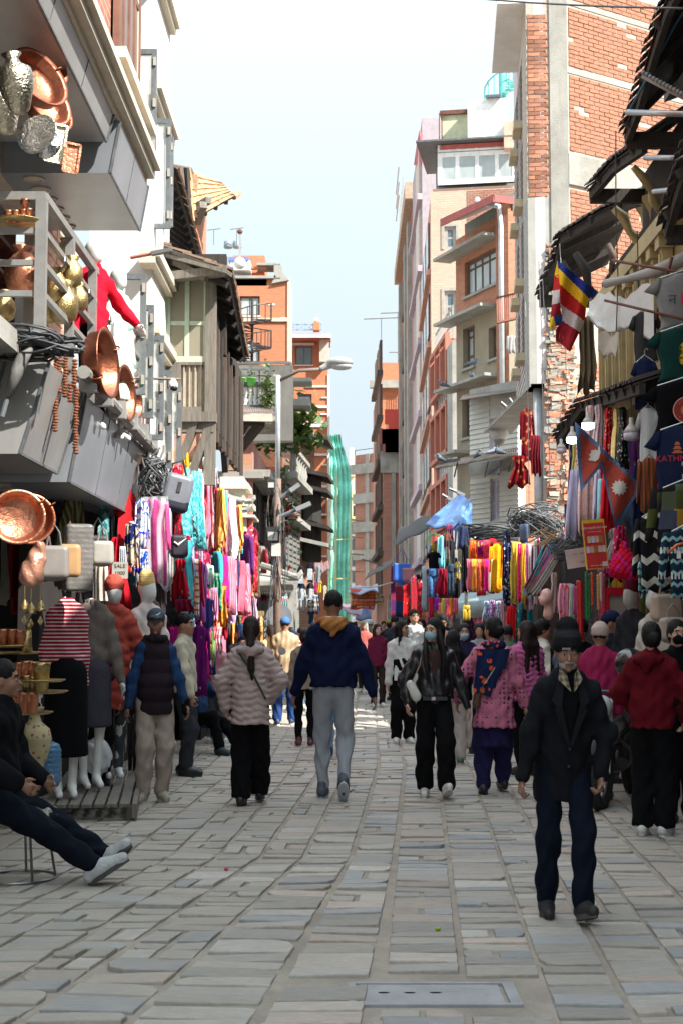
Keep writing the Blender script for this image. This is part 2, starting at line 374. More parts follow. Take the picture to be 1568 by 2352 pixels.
# ---------------------------------------------------------------- facades
class Fac:
    """a vertical wall plane; A is its left end seen from outside, local -y looks outwards"""
    def __init__(s,A,B,label,cat='building',name='building',par=None):
        s.A,s.B=Vector(A),Vector(B);d=s.B-s.A;s.L=d.length;s.d=d/s.L;s.n=Vector((-s.d.y,s.d.x))
        if par is None:
            s.o=thing(name,label,cat,(s.A.x,s.A.y,0),math.atan2(s.d.y,s.d.x))
            s.M=Matrix()
        else:               # another side of the same building
            s.o=par.o;s.M=par.o_inv @ (Matrix.Translation((s.A.x,s.A.y,0)) @ Matrix.Rotation(math.atan2(s.d.y,s.d.x),4,'Z'))
        s.W=Matrix.Translation((s.A.x,s.A.y,0)) @ Matrix.Rotation(math.atan2(s.d.y,s.d.x),4,'Z')
        s.o_inv=s.W.inverted() if par is None else par.o_inv
    def hit(s,x,y,off=0):
        """local s,z of a pixel on the plane pushed out by off"""
        v=ray(x,y);P0=s.A-s.n*off
        den=v.x*s.n.x+v.y*s.n.y;t=((P0.x)*s.n.x+(P0.y)*s.n.y)/den
        p=Vector((0,0,CAMZ))+v*t;return ((p.xy-P0).dot(s.d),p.z)
    def rect(s,x0,x1,y0,y1,off=0):
        xm,ym=(x0+x1)/2,(y0+y1)/2
        return (s.hit(x0,ym,off)[0],s.hit(x1,ym,off)[0],s.hit(xm,y1,off)[1],s.hit(xm,y0,off)[1])
    def put(s,mb,name,m,parent=None,smooth=False,**kw):
        o=mb.build(name,m,parent or s.o,smooth,**kw)
        if parent is None and s.M!=Matrix():o.matrix_local=s.M
        return o
    def wall(s,s0,s1,z0,z1,m,holes=(),t=.3,name='wall',off=0,**kw):
        xs=sorted({s0,s1,*[h[i] for h in holes for i in (0,1) if s0<h[i]<s1]});zs=sorted({z0,z1,*[h[i] for h in holes for i in (2,3) if z0<h[i]<z1]})
        mb=MB()
        for j in range(len(zs)-1):
            run=None;zc=(zs[j]+zs[j+1])/2
            for i in range(len(xs)-1):
                xc=(xs[i]+xs[i+1])/2;hole=any(h[0]<xc<h[1] and h[2]<zc<h[3] for h in holes)
                if hole:
                    if run is not None:mb.box(run,xs[i],-off,t-off,zs[j],zs[j+1]);run=None
                elif run is None:run=xs[i]
            if run is not None:mb.box(run,xs[-1],-off,t-off,zs[j],zs[j+1])
        return s.put(mb,name,m,**kw)
    def win(s,r,nx=2,ny=2,fm=None,gm=None,fw=.06,dep=.1,sill=None,mid=None,name='window',surround=None):
        s0,s1,z0,z1=r;fm=fm or WOOD;gm=gm or GLASS;a,b=dep,dep+.06
        mb=MB();mb.box(s0,s0+fw,a,b,z0,z1);mb.box(s1-fw,s1,a,b,z0,z1);mb.box(s0+fw,s1-fw,a,b,z0,z0+fw);mb.box(s0+fw,s1-fw,a,b,z1-fw,z1)
        for i in range(1,nx):c=s0+(s1-s0)*i/nx;mb.box(c-fw*.4,c+fw*.4,a+.005,b-.005,z0+fw,z1-fw)
        rows=mid or [j/ny for j in range(1,ny)]
        for j in rows:c=z0+(z1-z0)*j;mb.box(s0+fw,s1-fw,a+.01,b-.01,c-fw*.35,c+fw*.35)
        w_=s.put(mb,name,fm)
        ed=[0]+list(rows)+[1]
        for i in range(nx):
            for j in range(len(ed)-1):
                pm=MB().box(s0+(s1-s0)*i/nx+fw*.3,s0+(s1-s0)*(i+1)/nx-fw*.3,a+.02,a+.03,z0+(z1-z0)*ed[j]+fw*.2,z0+(z1-z0)*ed[j+1]-fw*.2)
                pm.build('pane',gm,w_)
        MB().box(s0,s1,b+.12,b+.14,z0,z1).build('room_shade_panel',ROOM_SHADE,w_)  # thin dark panel stands in for the unlit room
        if sill:MB().box(s0-.06,s1+.06,-.07,a,z0-.07,z0-.004).build('sill',sill,w_)
        if surround:
            q=MB();e=.1;q.box(s0-e,s0-.004,-.03,.02,z0-.0,z1+e);q.box(s1+.004,s1+e,-.03,.02,z0,z1+e);q.box(s0-.004,s1+.004,-.03,.02,z1+.004,z1+e);q.build('surround',surround,w_)
        return w_
ROOM_SHADE=mat((.02,.019,.018),.9)  # near-black colour for the shade behind windows
GLASS=mat((.10,.13,.15),.08,var=.3,vs=1.2,spec=.8)
GLASS_PALE=mat((.38,.42,.42),.15,var=.2,vs=1.5,spec=.8)
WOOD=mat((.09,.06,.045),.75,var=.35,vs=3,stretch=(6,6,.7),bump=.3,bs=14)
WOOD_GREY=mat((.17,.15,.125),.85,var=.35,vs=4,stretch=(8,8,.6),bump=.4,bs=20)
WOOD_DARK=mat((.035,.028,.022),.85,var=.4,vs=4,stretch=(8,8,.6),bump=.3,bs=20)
CONC=mat((.33,.32,.29),.92,var=.22,vs=1.6,bump=.25,bs=30,dirt=.55,dcol=(.1,.095,.085),ds=1.1)
CONC_L=mat((.31,.30,.27),.9,var=.2,vs=1.6,bump=.3,bs=30,dirt=.55,dcol=(.15,.14,.12),ds=.9)
WHITE=mat((.72,.71,.68),.8,var=.08,vs=2,dirt=.25,dcol=(.35,.33,.3),ds=1.5)
CREAM=mat((.62,.56,.45),.75,var=.1,vs=3,dirt=.25,dcol=(.3,.25,.18),ds=2)
STEEL=mat((.3,.3,.29),.32,1,var=.25,vs=8,dirt=.3,dcol=(.12,.1,.08),ds=5)
STEELP=mat((.36,.36,.35),.42,.35,var=.15,vs=6)
BLACKM=mat((.03,.03,.032),.5,var=.3)
DGREY=mat((.12,.13,.14),.5,.3,var=.2,vs=9,dirt=.3,dcol=(.35,.33,.3),ds=9)
RUST=mat((.14,.055,.035),.75,.2,var=.35,vs=12)
COPPER=mat((.55,.22,.13),.36,.9,var=.3,vs=9,bump=.35,bs=38)
COPPERD=mat((.34,.12,.07),.42,.9,var=.4,vs=6,bump=.3,bs=30)
BRASS=mat((.42,.31,.14),.34,.9,var=.3,vs=10,bump=.4,bs=55)
SILV=mat((.42,.38,.3),.3,1,var=.3,vs=10,bump=.6,bs=45)
TIN=mat((.07,.06,.055),.8,.1,var=.5,vs=3,dirt=.5,dcol=(.12,.06,.035),ds=4)
BRK_O=brick((.54,.195,.1),(.45,.15,.075),mor=(.5,.27,.16),dirt=.22,dcol=(.3,.12,.07))
BRK_OLD=brick((.38,.15,.09),(.28,.1,.065),dirt=.55)
BRK_R=brick((.42,.15,.095),(.33,.11,.07),mor=(.36,.3,.26),dirt=.35)
# ================================================================ ground and paving
def stone_mat(c,name):
    m,t,p=base(name,.62,0,.4)
    tc=_n(t,'TexCoord');ge=_n(t,'NewGeometry');oi=_n(t,'ObjectInfo')
    mp=_n(t,'Mapping');mp.inputs['Scale'].default_value=(1,5,1);t.links.new(ge.outputs['Position'],mp.inputs[0])
    n=_n(t,'TexNoise',Scale=9,Detail=12,Roughness=.78,Distortion=.8);t.links.new(mp.outputs[0],n.inputs['Vector'])
    r=_n(t,'MapRange');r.inputs[1].default_value=.3;r.inputs[2].default_value=.7;t.links.new(n.outputs[0],r.inputs[0])
    cc=mixc(t,r.outputs[0],rgb(c,.68),rgb(c,1.25))
    h=_n(t,'HueSaturation');t.links.new(cc,h.inputs['Color']);t.links.new(mth(t,'MULTIPLY_ADD',oi.outputs['Random'],.42,.8),h.inputs['Value'])
    # trodden dust, thicker along the left shop fronts
    sx=_n(t,'SeparateXYZ');t.links.new(ge.outputs['Position'],sx.inputs[0])
    n2=_n(t,'TexNoise',Scale=2.3,Detail=12,Roughness=.8);t.links.new(ge.outputs['Position'],n2.inputs['Vector'])
    lf=_n(t,'MapRange');lf.inputs[1].default_value=.2;lf.inputs[2].default_value=-2.2;lf.inputs[4].default_value=.2;t.links.new(sx.outputs[0],lf.inputs[0])
    lr=_n(t,'MapRange');lr.inputs[1].default_value=1.3;lr.inputs[2].default_value=2.6;lr.inputs[4].default_value=.14;t.links.new(sx.outputs[0],lr.inputs[0])
    r2=_n(t,'MapRange');r2.inputs[1].default_value=.5;r2.inputs[2].default_value=.72;r2.inputs[4].default_value=.85
    t.links.new(mth(t,'ADD',mth(t,'ADD',n2.outputs[0],lf.outputs[0]),lr.outputs[0]),r2.inputs[0])
    c2=mixc(t,r2.outputs[0],h.outputs[0],(.42,.37,.31,1));t.links.new(c2,p.inputs['Base Color'])
    b=_n(t,'Bump',Strength=.9,Distance=.014);t.links.new(n.outputs[0],b.inputs['Height']);t.links.new(b.outputs[0],p.inputs['Normal'])
    rr=_n(t,'MapRange');rr.inputs[3].default_value=.42;rr.inputs[4].default_value=.85;t.links.new(n2.outputs[0],rr.inputs[0]);t.links.new(rr.outputs[0],p.inputs['Roughness'])
    return m
STONES=[stone_mat(c,'flagstone') for c in ((.42,.38,.335),(.38,.345,.31),(.46,.395,.34),(.43,.38,.325),(.35,.345,.345),(.47,.38,.32),(.5,.455,.405),(.39,.35,.305))]
dustm=mat((.32,.27,.22),.95,var=.3,vs=2.5,bump=.7,bs=45,dirt=.6,dcol=(.26,.23,.2),ds=1.7)
g=MB();g.q([(-400,-60,-.03),(400,-60,-.03),(400,900,-.03),(-400,900,-.03)])
ground=struct(g.build('ground',dustm))
pave=MB();pave.q([(-7,-4,-.013),(7,-4,-.013),(9,120,-.013),(-9,120,-.013)])
pavement=struct(pave.build('pavement',dustm))
rs=random.Random(11)
def bend(u,Y):
    f=.055*(Y-11) if Y<16 else .275+.02*(Y-16)
    return u+f-max(0,9.8-Y)*.13*min(1,max(0,(.5-u)))-max(0,Y-14)*.012*min(1,max(0,-u))
def stone_geo(cx,cy,lx,ly,r,rich=True):
    pts=[]
    n=[(-1,-1),(-.35,-1),(.3,-1),(1,-1),(1,0),(1,1),(.4,1),(-.3,1),(-1,1),(-1,0)] if rich else [(-1,-1),(1,-1),(1,1),(-1,1)]
    z=r.uniform(-.005,.006)+max(0,r.random()-.88)*.08;tx,ty=r.uniform(-.012,.012),r.uniform(-.02,.02)
    top,mid=[],[]
    chip=r.random()<.3;ck=r.choice([0,3,5,8])
    for i,(a,b) in enumerate(n):
        j=.035 if rich else .03
        x,y=a*lx*(.99+r.uniform(-j,j*.2)),b*ly*(.96+r.uniform(-j*3,j))
        if chip and i==ck:x*=.8;y*=.7
        top.append((x*.985,y*.955));mid.append((x,y))
    P1=[(cx+x+.0,cy+y,z+tx*x*3+ty*y*3) for x,y in top];P2=[(cx+x,cy+y,z-.005+tx*x*3+ty*y*3) for x,y in mid];P3=[(cx+x,cy+y,-.03) for x,y in mid]
    return P1,P2,P3
def add_stone(mb,P1,P2,P3,k):
    n=len(P1);i=len(mb.v);mb.v+=P1+P2+P3;mb.f.append(tuple(range(i,i+n)));mb.m.append(k)
    for a in range(n):
        b=(a+1) % n
        mb.f.append((i+n+a,i+n+b,i+b,i+a));mb.f.append((i+2*n+a,i+2*n+b,i+n+b,i+n+a));mb.m+=[k,k]
cands=[]
us=-4.2
while us<5.2:
    wd=rs.choice([.27,.29,.31,.34,.25,.3]);Y=3.8+rs.random()*.2
    while Y<62:
        ly=rs.choice([.12,.14,.15,.17,.18,.2,.22,.28]) if Y<30 else .4
        gap=rs.uniform(.004,.013) if us>-1 else .004
        sp=rs.random()<.2 and Y<30
        cols=[(us,wd)] if not sp else [(us,wd*.45),(us+wd*.5,wd*.5)]
        for u0,w0 in cols:
            cands.append((u0+w0/2,Y+ly/2,w0/2-.008,ly/2-gap/2))
        Y+=ly
        if rs.random()<.012:Y+=.06
    us+=wd+.004+rs.random()*.018
hx0,hx1,hy0,hy1=.03,.75,5.98,6.42       # the metal cover's place
near_,rest=[],[]
for u,Y,lx,ly in cands:
    x=bend(u,Y)
    if abs(x)>.25*Y+1.5 and Y<30 or x<-3.3 or x>4.6:continue
    if hx0-.1<x<hx1+.1 and hy0-.05<Y<hy1+.05:continue
    lx*=(bend(u+.05,Y)-bend(u-.05,Y))*10*1.012
    vis=abs(x)<.24*Y+.25 and Y>5.45
    (near_ if vis else rest).append((Y,x,u,lx,ly))
near_.sort();rest+=near_[300:];near_=near_[:300]
for Y,x,u,lx,ly in near_:
    sh=(bend(u,Y+.1)-bend(u,Y-.1))/.2
    P1,P2,P3=stone_geo(0,0,lx,ly,rs)
    mb=MB();add_stone(mb,P1,P2,P3,0)
    mb.v=[(a+sh*b,b,c) for a,b,c in mb.v]
    o=mb.build('paving_stone',rs.choice(STONES),pavement);o.location=(x,Y,0)
mb=MB()
for Y,x,u,lx,ly in rest:
    sh=(bend(u,Y+.1)-bend(u,Y-.1))/.2;i=len(mb.v)
    P1,P2,P3=stone_geo(0,0,lx,ly,rs,Y<24)
    add_stone(mb,P1,P2,P3,rs.randrange(8))
    mb.v[i:]=[(x+a+sh*b,Y+b,c) for a,b,c in mb.v[i:]]
stuff(mb.build('paving_stones',STONES,pavement))
# metal chamber cover in the foreground
cv=thing('manhole_cover','bluish grey metal chamber cover with three lifting slots set in the foreground paving','manhole cover',(.38,6.2,-.004))
mm=mat((.3,.295,.3),.7,0,var=.25,vs=5,dirt=.4,dcol=(.2,.17,.14),ds=3,bump=.2)
q=MB();a,b=.3,.17
q.box(-a-.05,a+.07,-b-.02,-b+.01,-.01,.004);q.box(-a-.05,a+.07,b-.01,b+.02,-.01,.004);q.box(-a-.05,-a-.02,-b+.01,b-.01,-.01,.004);q.box(a+.02,a+.07,-b+.01,b-.01,-.01,.004);q.build('frame',mm,cv)
MB().box(-a,a,-b+.02,b-.02,-.01,.001).build('plate',mm,cv)
for i in (-1,0,1):
    q=MB();q.lathe([(.001,.0),(.018,.0)],12,Matrix.Translation((-.04+i*.11-.05,.01,.0025)) @ Matrix.Diagonal((1.4,.55,1,1)));q.build('lifting_slot',BLACKM,cv)
# dark kerb step along the left shops
st=MB();st.box(-5,-2.75,2,14.2,-.03,.12);struct(st.build('shop_step',CONC))

def fascia(name_label,fac,s0,s1,zb,zt,out_b,out_t,inb,mseg,nl,label):
    """a sheet-metal sign box leaning out at its top, with downlights in its soffit (facade-local coordinates)"""
    th=thing('sign_box',label,'sign box',(fac.A.x,fac.A.y,0),math.atan2(fac.d.y,fac.d.x))
    q=MB();q.hexa([(s0,-out_b,zb),(s1,-out_b,zb),(s1,inb,zb),(s0,inb,zb),(s0,-out_t,zt),(s1,-out_t,zt),(s1,inb,zt),(s0,inb,zt)]);q.build('casing',mseg,th)
    e=MB()
    for s in (s0,s1):
        e.bar((s,-out_b-.004,zb),(s,-out_t-.004,zt),.022)
    e.bar((s0,-out_b-.004,zb),(s1,-out_b-.004,zb),.02);e.build('edge_trim',DGREY,th)
    for i in range(1,int((s1-s0)/1.3)+1):
        s=s0+(s1-s0)*i/(int((s1-s0)/1.3)+1);MB().bar((s,-out_b-.002,zb),(s,-out_t-.002,zt),.008).build('seam',DGREY,th)
    dm=mat((.42,.36,.3),.5,var=.1)
    for i in range(nl):
        s=s0+(s1-s0)*(i+.5)/nl
        q=MB();q.lathe([(.095,0),(.095,-.012),(.078,-.014),(.074,-.006),(.001,-.006)],18,Matrix.Translation((s,-out_b*.35+inb*.1,zb-.001)),cap=False);q.build('downlight',dm,th)
    return th

# ================================================================ left shop building (nearest)
F1=Fac((-3.05,2.5),(-3.05,15.6),'brick and cream shop building with metal sign boxes and open gallery, nearest on the left')
CREAMW=mat((.66,.6,.48),.8,var=.08,vs=3,dirt=.3,dcol=(.4,.3,.2),ds=2)
BRK_P=mat((.50,.25,.18),.9,var=.2,vs=14,bump=.3,bs=60,dirt=.3,dcol=(.55,.4,.32),ds=6,rnd=.18)
MORT=mat((.42,.36,.3),.95,var=.15,vs=12,bump=.3)
F1.wall(0,13.1,0,2.72,mat((.02,.016,.015),.9),t=.2,name='shop_back_wall',off=-1.1)  # back and end walls near-black, standing in for the shop's shade
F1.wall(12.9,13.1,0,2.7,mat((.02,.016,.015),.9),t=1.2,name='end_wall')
q=MB();q.box(12.98,13.12,-.0,1.1,3.62,5.8);F1.put(q,'alcove_end',MORT)
q=MB();q.box(0,13.1,-.78,1.2,3.47,3.62);F1.put(q,'gallery_floor',CONC)
# upper wall with alcoves
h0=[F1.hit(x,600)[0] for x in (-100,108,178,243,262)]
ups=Fac((-2.98,2.5),(-2.98,15.6),'',par=F1)
hs_=[ups.hit(x,600)[0] for x in (-200,106,176,240,262,300)]
ups.wall(0,13.1,3.62,5.8,MORT,holes=[(0,hs_[1],3.62,5.5),(hs_[2],hs_[3],3.62,5.45),(hs_[4],hs_[5],3.7,5.3)],t=.22,name='upper_wall')
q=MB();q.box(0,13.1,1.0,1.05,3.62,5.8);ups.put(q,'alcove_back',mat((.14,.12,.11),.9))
q=MB();q.box(ups.hit(150,500)[0],ups.hit(172,500)[0],-.05,.22,3.62,5.8);q.box(ups.hit(262,600)[0],ups.hit(268,600)[0],-.05,.2,3.62,5.8);ups.put(q,'cream_pilaster',CREAMW)
def brick_run(fac,s0,s1,z0,z1,bw,bh,parent,out=.012,holes=(),rnd=random.Random(3),limit=10**9,m=BRK_P,skip=0.):
    """single bricks standing proud of their mortar; returns the overflow as one mesh"""
    k=0;z=z0;over=MB();row=0;cache=[]
    for v in range(6):
        j=[rnd.uniform(-.006,.006) for _ in range(12)];w2,h2=bw/2-.006,bh/2-.006
        mb=MB();P1=[(-w2*.96+j[0],-out,-h2*.9+j[1]),(w2*.96+j[2],-out,-h2*.9+j[3]),(w2*.96+j[4],-out,h2*.9+j[5]),(-w2*.96+j[6],-out,h2*.9+j[7])]
        P2=[(-w2,-out*.4,-h2),(w2,-out*.4,-h2),(w2,-out*.4,h2),(-w2,-out*.4,h2)];P3=[(a,.03,c) for a,b,c in P2]
        add_stone(mb,P1,P2,P3,0);cache.append((mb,mb.mesh('brick',m)))
    items=[]
    while z+bh<z1+.001:
        s=s0+(0 if row % 2 else -bw/2)
        while s<s1:
            a,b=max(s,s0),min(s+bw,s1)
            if b-a>bw*.3:
                c,zz=(a+b)/2,z+bh/2
                if not any(h[0]<c<h[1] and h[2]<zz<h[3] for h in holes) and rnd.random()>skip:items.append((c,zz,(b-a)/bw))
            s+=bw
        z+=bh;row+=1
    for c,zz,f in items:
        v=rnd.choice(cache);o_=rnd.uniform(-.006,.006)
        if k<limit:
            o=link('brick',v[1],parent);o.location=(c,o_,zz);o.scale=(f,1,1);o.rotation_euler.y=rnd.uniform(-.02,.02)
        else:
            i=len(over.v);over.v+=[(x*f+c,y+o_,zq+zz) for x,y,zq in v[0].v];over.f+=[tuple(i+t for t in ff) for ff in v[0].f];over.m+=[0]*len(v[0].f)
        k+=1
    return k,over
upo=link('brick_pier',None,F1.o);upo.matrix_local=ups.M
brick_run(ups,hs_[1]+.01,ups.hit(148,500)[0],3.7,5.7,.24,.125,upo)
brick_run(ups,hs_[3],hs_[4]-.04,3.7,5.7,.24,.125,upo)
upo2=ups
# shelves in the near alcove
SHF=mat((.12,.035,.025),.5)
sh=MB()
for z in (4.62,4.98,5.3):sh.box(0,hs_[1]-.02,.3,.9,z-.02,z+.02)
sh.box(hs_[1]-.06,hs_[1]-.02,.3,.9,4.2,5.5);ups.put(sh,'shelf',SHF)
# storey above the cornice
F1u=Fac((-2.12,6.0),(-2.12,15.0),'',par=F1)
wl=[F1u.hit(x,120)[0] for x in (254,306)]
F1u.wall(0,8.1,6.2,11,brick((.4,.17,.12),(.33,.13,.09),mor=(.42,.32,.25),bw=.24,rh=.085),holes=[(wl[0],wl[1],6.75,9.9)],t=1.,name='upper_brick_wall')
F1u.win((wl[0],wl[1],6.75,9.9),4,3,mat((.2,.09,.06),.7,var=.25),mat((.16,.12,.1),.3),fw=.1,dep=-.08)
q=MB();q.box(F1u.hit(318,200)[0]-.5,8.1,-.07,.3,6.25,11);F1u.put(q,'cream_corner',CREAMW)
q=MB()
for z0,z1,o_ in ((6.0,6.05,.16),(6.05,6.13,.24),(6.13,6.2,.3)):q.box(0,8.05,-o_+.0,.3,z0,z1)
F1u.put(q,'cornice',CREAM)
q=MB()
for s in (wl[0]-.35,):q.box(s,wl[1]+.35,-.2,.0,6.62,6.72);q.box(s+.1,wl[1]+.25,-.13,0,6.55,6.62)
F1u.put(q,'sill_ledge',CREAM)
# sign boxes
SG1=mat((.32,.32,.315),.42,.25,var=.14,vs=2.2,dirt=.35,dcol=(.26,.24,.2),ds=1.8,stretch=(1,1,.35))
SG2=mat((.27,.29,.32),.35,.3,var=.12,vs=1.5,dirt=.3,dcol=(.22,.2,.17),ds=2.5,stretch=(1,1,.35))
# local s on F1 = world Y - 2.5 ; out is measured from X=-3.05
fascia('',F1,7.75,9.1,2.80,3.47,.72,.92,1.0,SG1,4,'lilac grey metal sign box under the gallery, behind the strings of rudraksha beads')
fascia('',F1,9.2,12.95,2.74,3.46,.80,.93,1.0,SG2,9,'long pale grey metal sign box with soffit downlights above the mannequins')
fascia('',F1,5.2,7.72,2.80,3.47,.42,.6,1.0,SG1,4,'stained bluish sign box end panel at the left picture edge above the big copper basin')
fascia('',F1,3.5,9.6,5.76,6.14,1.0,1.1,.4,SG1,12,'long grey metal sign box with a row of downlights at the top left')
fascia('',F1,9.72,11.55,5.52,5.98,1.02,1.1,.4,SG2,6,'shorter grey sign box below the cornice, farther along the upper storey')
# steel railing of the gallery
rl=thing('gallery_railing','welded steel tube railing along the upper gallery full of brass and copper ware','railing',(-2.2,10.3,3.5))
RM=mat((.28,.28,.27),.42,.35,var=.18,vs=8,dirt=.35,dcol=(.32,.2,.14),ds=5)
zs_=[4.72,4.46,4.22,3.99]
for i,z in enumerate(zs_):
    tw=.06 if i==0 else .042
    MB().bar((0,0,z-3.5),(0,5.0,z-3.5),tw).build('rail',RM,rl)
    MB().bar((0.02,0,z-3.5),(-1.6,0,z-3.5),tw*1.03).build('rail',RM,rl)
for y in (0,1.05,2.1,3.1,4.1,5.0):
    MB().box(-.035 if y else -.05,.035 if y else .03,y-.035,y+.035,.0,1.2).build('post',RM,rl)
MB().bar((0.01,-.01,.12),(0.01,5,.12),.05).build('bottom_rail',RM,rl)
hk=MB()
for i in range(11):
    y=.7+i*.36;hk.tube([(0.03+math.cos(a)*.0,y+math.cos(a)*.03,.93+math.sin(a)*.045-.02) for a in [j*.8 for j in range(8)]],.006,5)
hk.build('hanging_hooks',STEEL,rl)
# pipe with cable clamps under the railing
pp=thing('cable_duct','grey pipe strapped along the top of the lower sign box','pipe',(-2.05,11.2,3.52))
MB().tube([(0,0,.05),(0,4.3,-.06)],.055,10).build('pipe',mat((.25,.24,.22),.6,var=.3,dirt=.5),pp)
for i in range(6):MB().box(-.075,.075,.2+i*.75,.3+i*.75,-.07,.09).build('clamp',STEELP,pp)
# tangle of cables and splice cases at left edge
CBL=mat((.035,.038,.042),.5,var=.4)
def tangle(label,c,rx,ry,rz_,n,seed,m=CBL,r=.012,name='cable_bundle'):
    rr=random.Random(seed);mb=MB()
    for i in range(n):
        cx,cy,cz=[rr.uniform(-.35,.35)*a for a in (rx,ry,rz_)];a0=rr.random()*6.28;a=rr.uniform(.4,1)*rx;b=rr.uniform(.2,.9)*rz_;dy=rr.uniform(.1,1)*ry
        sp=rr.uniform(2.5,6.5)
        mb.tube([(cx+math.cos(a0+t*sp/9)*a,cy+math.sin(a0+t*sp/9)*dy,cz+math.sin(a0*2+t*sp/9)*b) for t in range(10)],r*rr.uniform(.6,1.3),5)
    o=mb.build(name,m,None,True);o.location=c;return T(stuff(o),label,'cables')
tangle('tangle of black cables coiled in front of the gallery post at the left edge',at(62,790,10.0),.36,.15,.11,34,2)
q=thing('splice_case','grey taped cable splice hanging below the black cable tangle','cable splice',at(40,850,9.9))
MB().tube([(.1,0,.16),(.04,0,.09),(0,0,0),(-.06,0,-.19)],[.02,.045,.05,.03],9).build('case',mat((.13,.13,.125),.8,dirt=.6,dcol=(.35,.33,.3),ds=9),q,True)
MB().tube([(-.06,0,-.18),(-.1,0,-.33)],.018,8).build('tail',mat((.12,.14,.15),.6),q)
MB().tube([(.1,0,.15),(.09,0,.3),(.02,0,.33)],.014,6).build('lead',CBL,q)

# ================================================================ white building with swung-out steel casements
F2=Fac((-2.12,15.65),(-2.12,17.25),'white plastered building with steel casements swung open, left side')
WHT=mat((.62,.61,.58),.8,var=.05,vs=2)
F2.wall(0,1.6,3.2,11.5,WHT,t=.7,name='wall')
q=MB()
for z in (4.1,4.75,5.6,7.5,8.9):
    q=MB();q.box(-.3,1.4,-.13,.1,z,z+.09);q.box(-.3,1.4,-.08,.1,z-.07,z);F2.put(q,'ledge',CREAM)
FRM=mat((.13,.145,.155),.55,.2,var=.12,vs=12,dirt=.25,dcol=(.5,.5,.48),ds=14)
def casement(x0,x1,y0,y1,d,glassy=True,open_left=True,w=.055):
    a,b=at(x0,y0,d),at(x1,y1,d);c=link('casement',None,F2.o);c.matrix_local=F2.o_inv @ Matrix.Translation((a.x,d,b.z))
    W,H=b.x-a.x,a.z-b.z;q=MB()
    q.box(W-w,W,0,.05,0,H);q.box(0,W-w,0,.05,H-w,H);q.box(0,W-w,0,.05,0,w)
    if W>.35:q.box(0,W-w,.005,.045,H*.17,H*.17+w*.8)
    q.build('frame',FRM,c)
    for z in (.12,.5,.88):MB().box(W-.035,W-.005,-.02,-.002,H*z-.045,H*z+.045).build('hinge',mat((.5,.45,.38),.5,.5),c)
    if glassy:MB().box(.0,W-w,.02,.03,w,H-w).build('pane',clear((.85,.93,.92),.3),c)
casement(318,358,112,362,14.6);casement(328,391,271,524,15.8);casement(381,397,312,520,16.6)
casement(283,333,628,906,13.6,False);casement(330,351,700,960,14.2);casement(352,375,770,1010,14.8);casement(375,394,850,1075,15.4);casement(392,416,885,1100,16.0)

# ================================================================ old timber house with a jettied room
D3=17.0
a=at(380,800,D3);b=at(489,800,D3)
F3=Fac((a.x,D3),(b.x,D3),'old timber-framed house with a green wire-mesh window under a tiled roof, left side')
def R3(x0,x1,y0,y1):return F3.rect(x0,x1,y0,y1)
r=R3(388,472,628,822);zb=F3.hit(430,1095)[1]
F3.wall(0,F3.L,F3.hit(430,948)[1],F3.hit(430,610)[1],WOOD_GREY,holes=[(r[0]-.05,r[1]+.05,r[2]-.05,r[3]+.05),R3(416,468,838,934)],t=.08,name='timber_wall')
GREENP=mat((.42,.5,.38),.7,var=.15,vs=8,dirt=.5,dcol=(.3,.27,.2),ds=9,bump=.2)
g3=F3.win((r[0]-.05,r[1]+.05,r[2]-.05,r[3]+.05),2,1,GREENP,clear((.3,.27,.2),.72,.8),fw=.07,dep=0,mid=[.42])
q=MB()
for i in range(3):q.bar((r[0],.09,r[2]+.2+i*.38),(r[1],.09,r[2]+.2+i*.38),.03)
q.build('lace_rail',mat((.6,.55,.48),.9),g3)
q=MB()
for i in range(9):x=r[0]+.03+i*(r[1]-r[0]-.06)/8;q.box(x-.02,x+.025,.1,.11,r[2]+.05,r[3]-.12-.1*(i % 2))
q.build('lace_curtain',mat((.5,.44,.36),.95),g3)
q=MB();r2=R3(416,468,838,934)
for i in range(13):x=r2[0]+(r2[1]-r2[0])*(i+.5)/13;q.box(x-.02,x+.018,.05+.012*(i % 2),.07+.012*(i % 2),r2[2],r2[3])
F3.put(q,'shutter_board',mat((.42,.36,.27),.9,var=.25,dirt=.3))
q=MB()
for i in range(4):x=r2[0]+(r2[1]-r2[0])*(i+.5)/4;q.box(x-.008,x+.008,.02,.035,r2[2],r2[3])
F3.put(q,'window_bar',mat((.4,.33,.28),.8))
q=MB();s_=F3.hit(472,800)[0];q.box(s_,s_+.13,-.03,.08,zb-.1,F3.hit(480,600)[1]);F3.put(q,'corner_post',WOOD_GREY)
q=MB();z=F3.hit(430,948)[1];q.box(-.1,F3.L+.05,-.1,.1,z-.12,z);q.box(.0,F3.L+.02,-.04,.1,z-.24,z-.12);F3.put(q,'sill_beam',WOOD_GREY)
for x0,x1 in ((405,452),(440,488)):
    p0,p1=F3.hit(x0,1090),F3.hit(x1,965);q=MB().bar((p0[0],.02,p0[1]),(p1[0],-.02,p1[1]),.09);F3.put(q,'bracket',WOOD_GREY)
# street side of the same house, its wood coloured darker for the eave's shade
G3=Fac((b.x,D3),(-1.52,21.5),'',par=F3)
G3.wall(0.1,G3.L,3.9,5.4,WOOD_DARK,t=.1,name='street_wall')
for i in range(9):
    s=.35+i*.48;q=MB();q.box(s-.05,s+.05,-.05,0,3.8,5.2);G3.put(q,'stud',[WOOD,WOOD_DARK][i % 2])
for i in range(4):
    s=.2+i*.95;q=MB();q.box(s,s+.78,-.03,-.002,3.95+i*.02,4.9);G3.put(q,'shutter',WOOD_DARK)
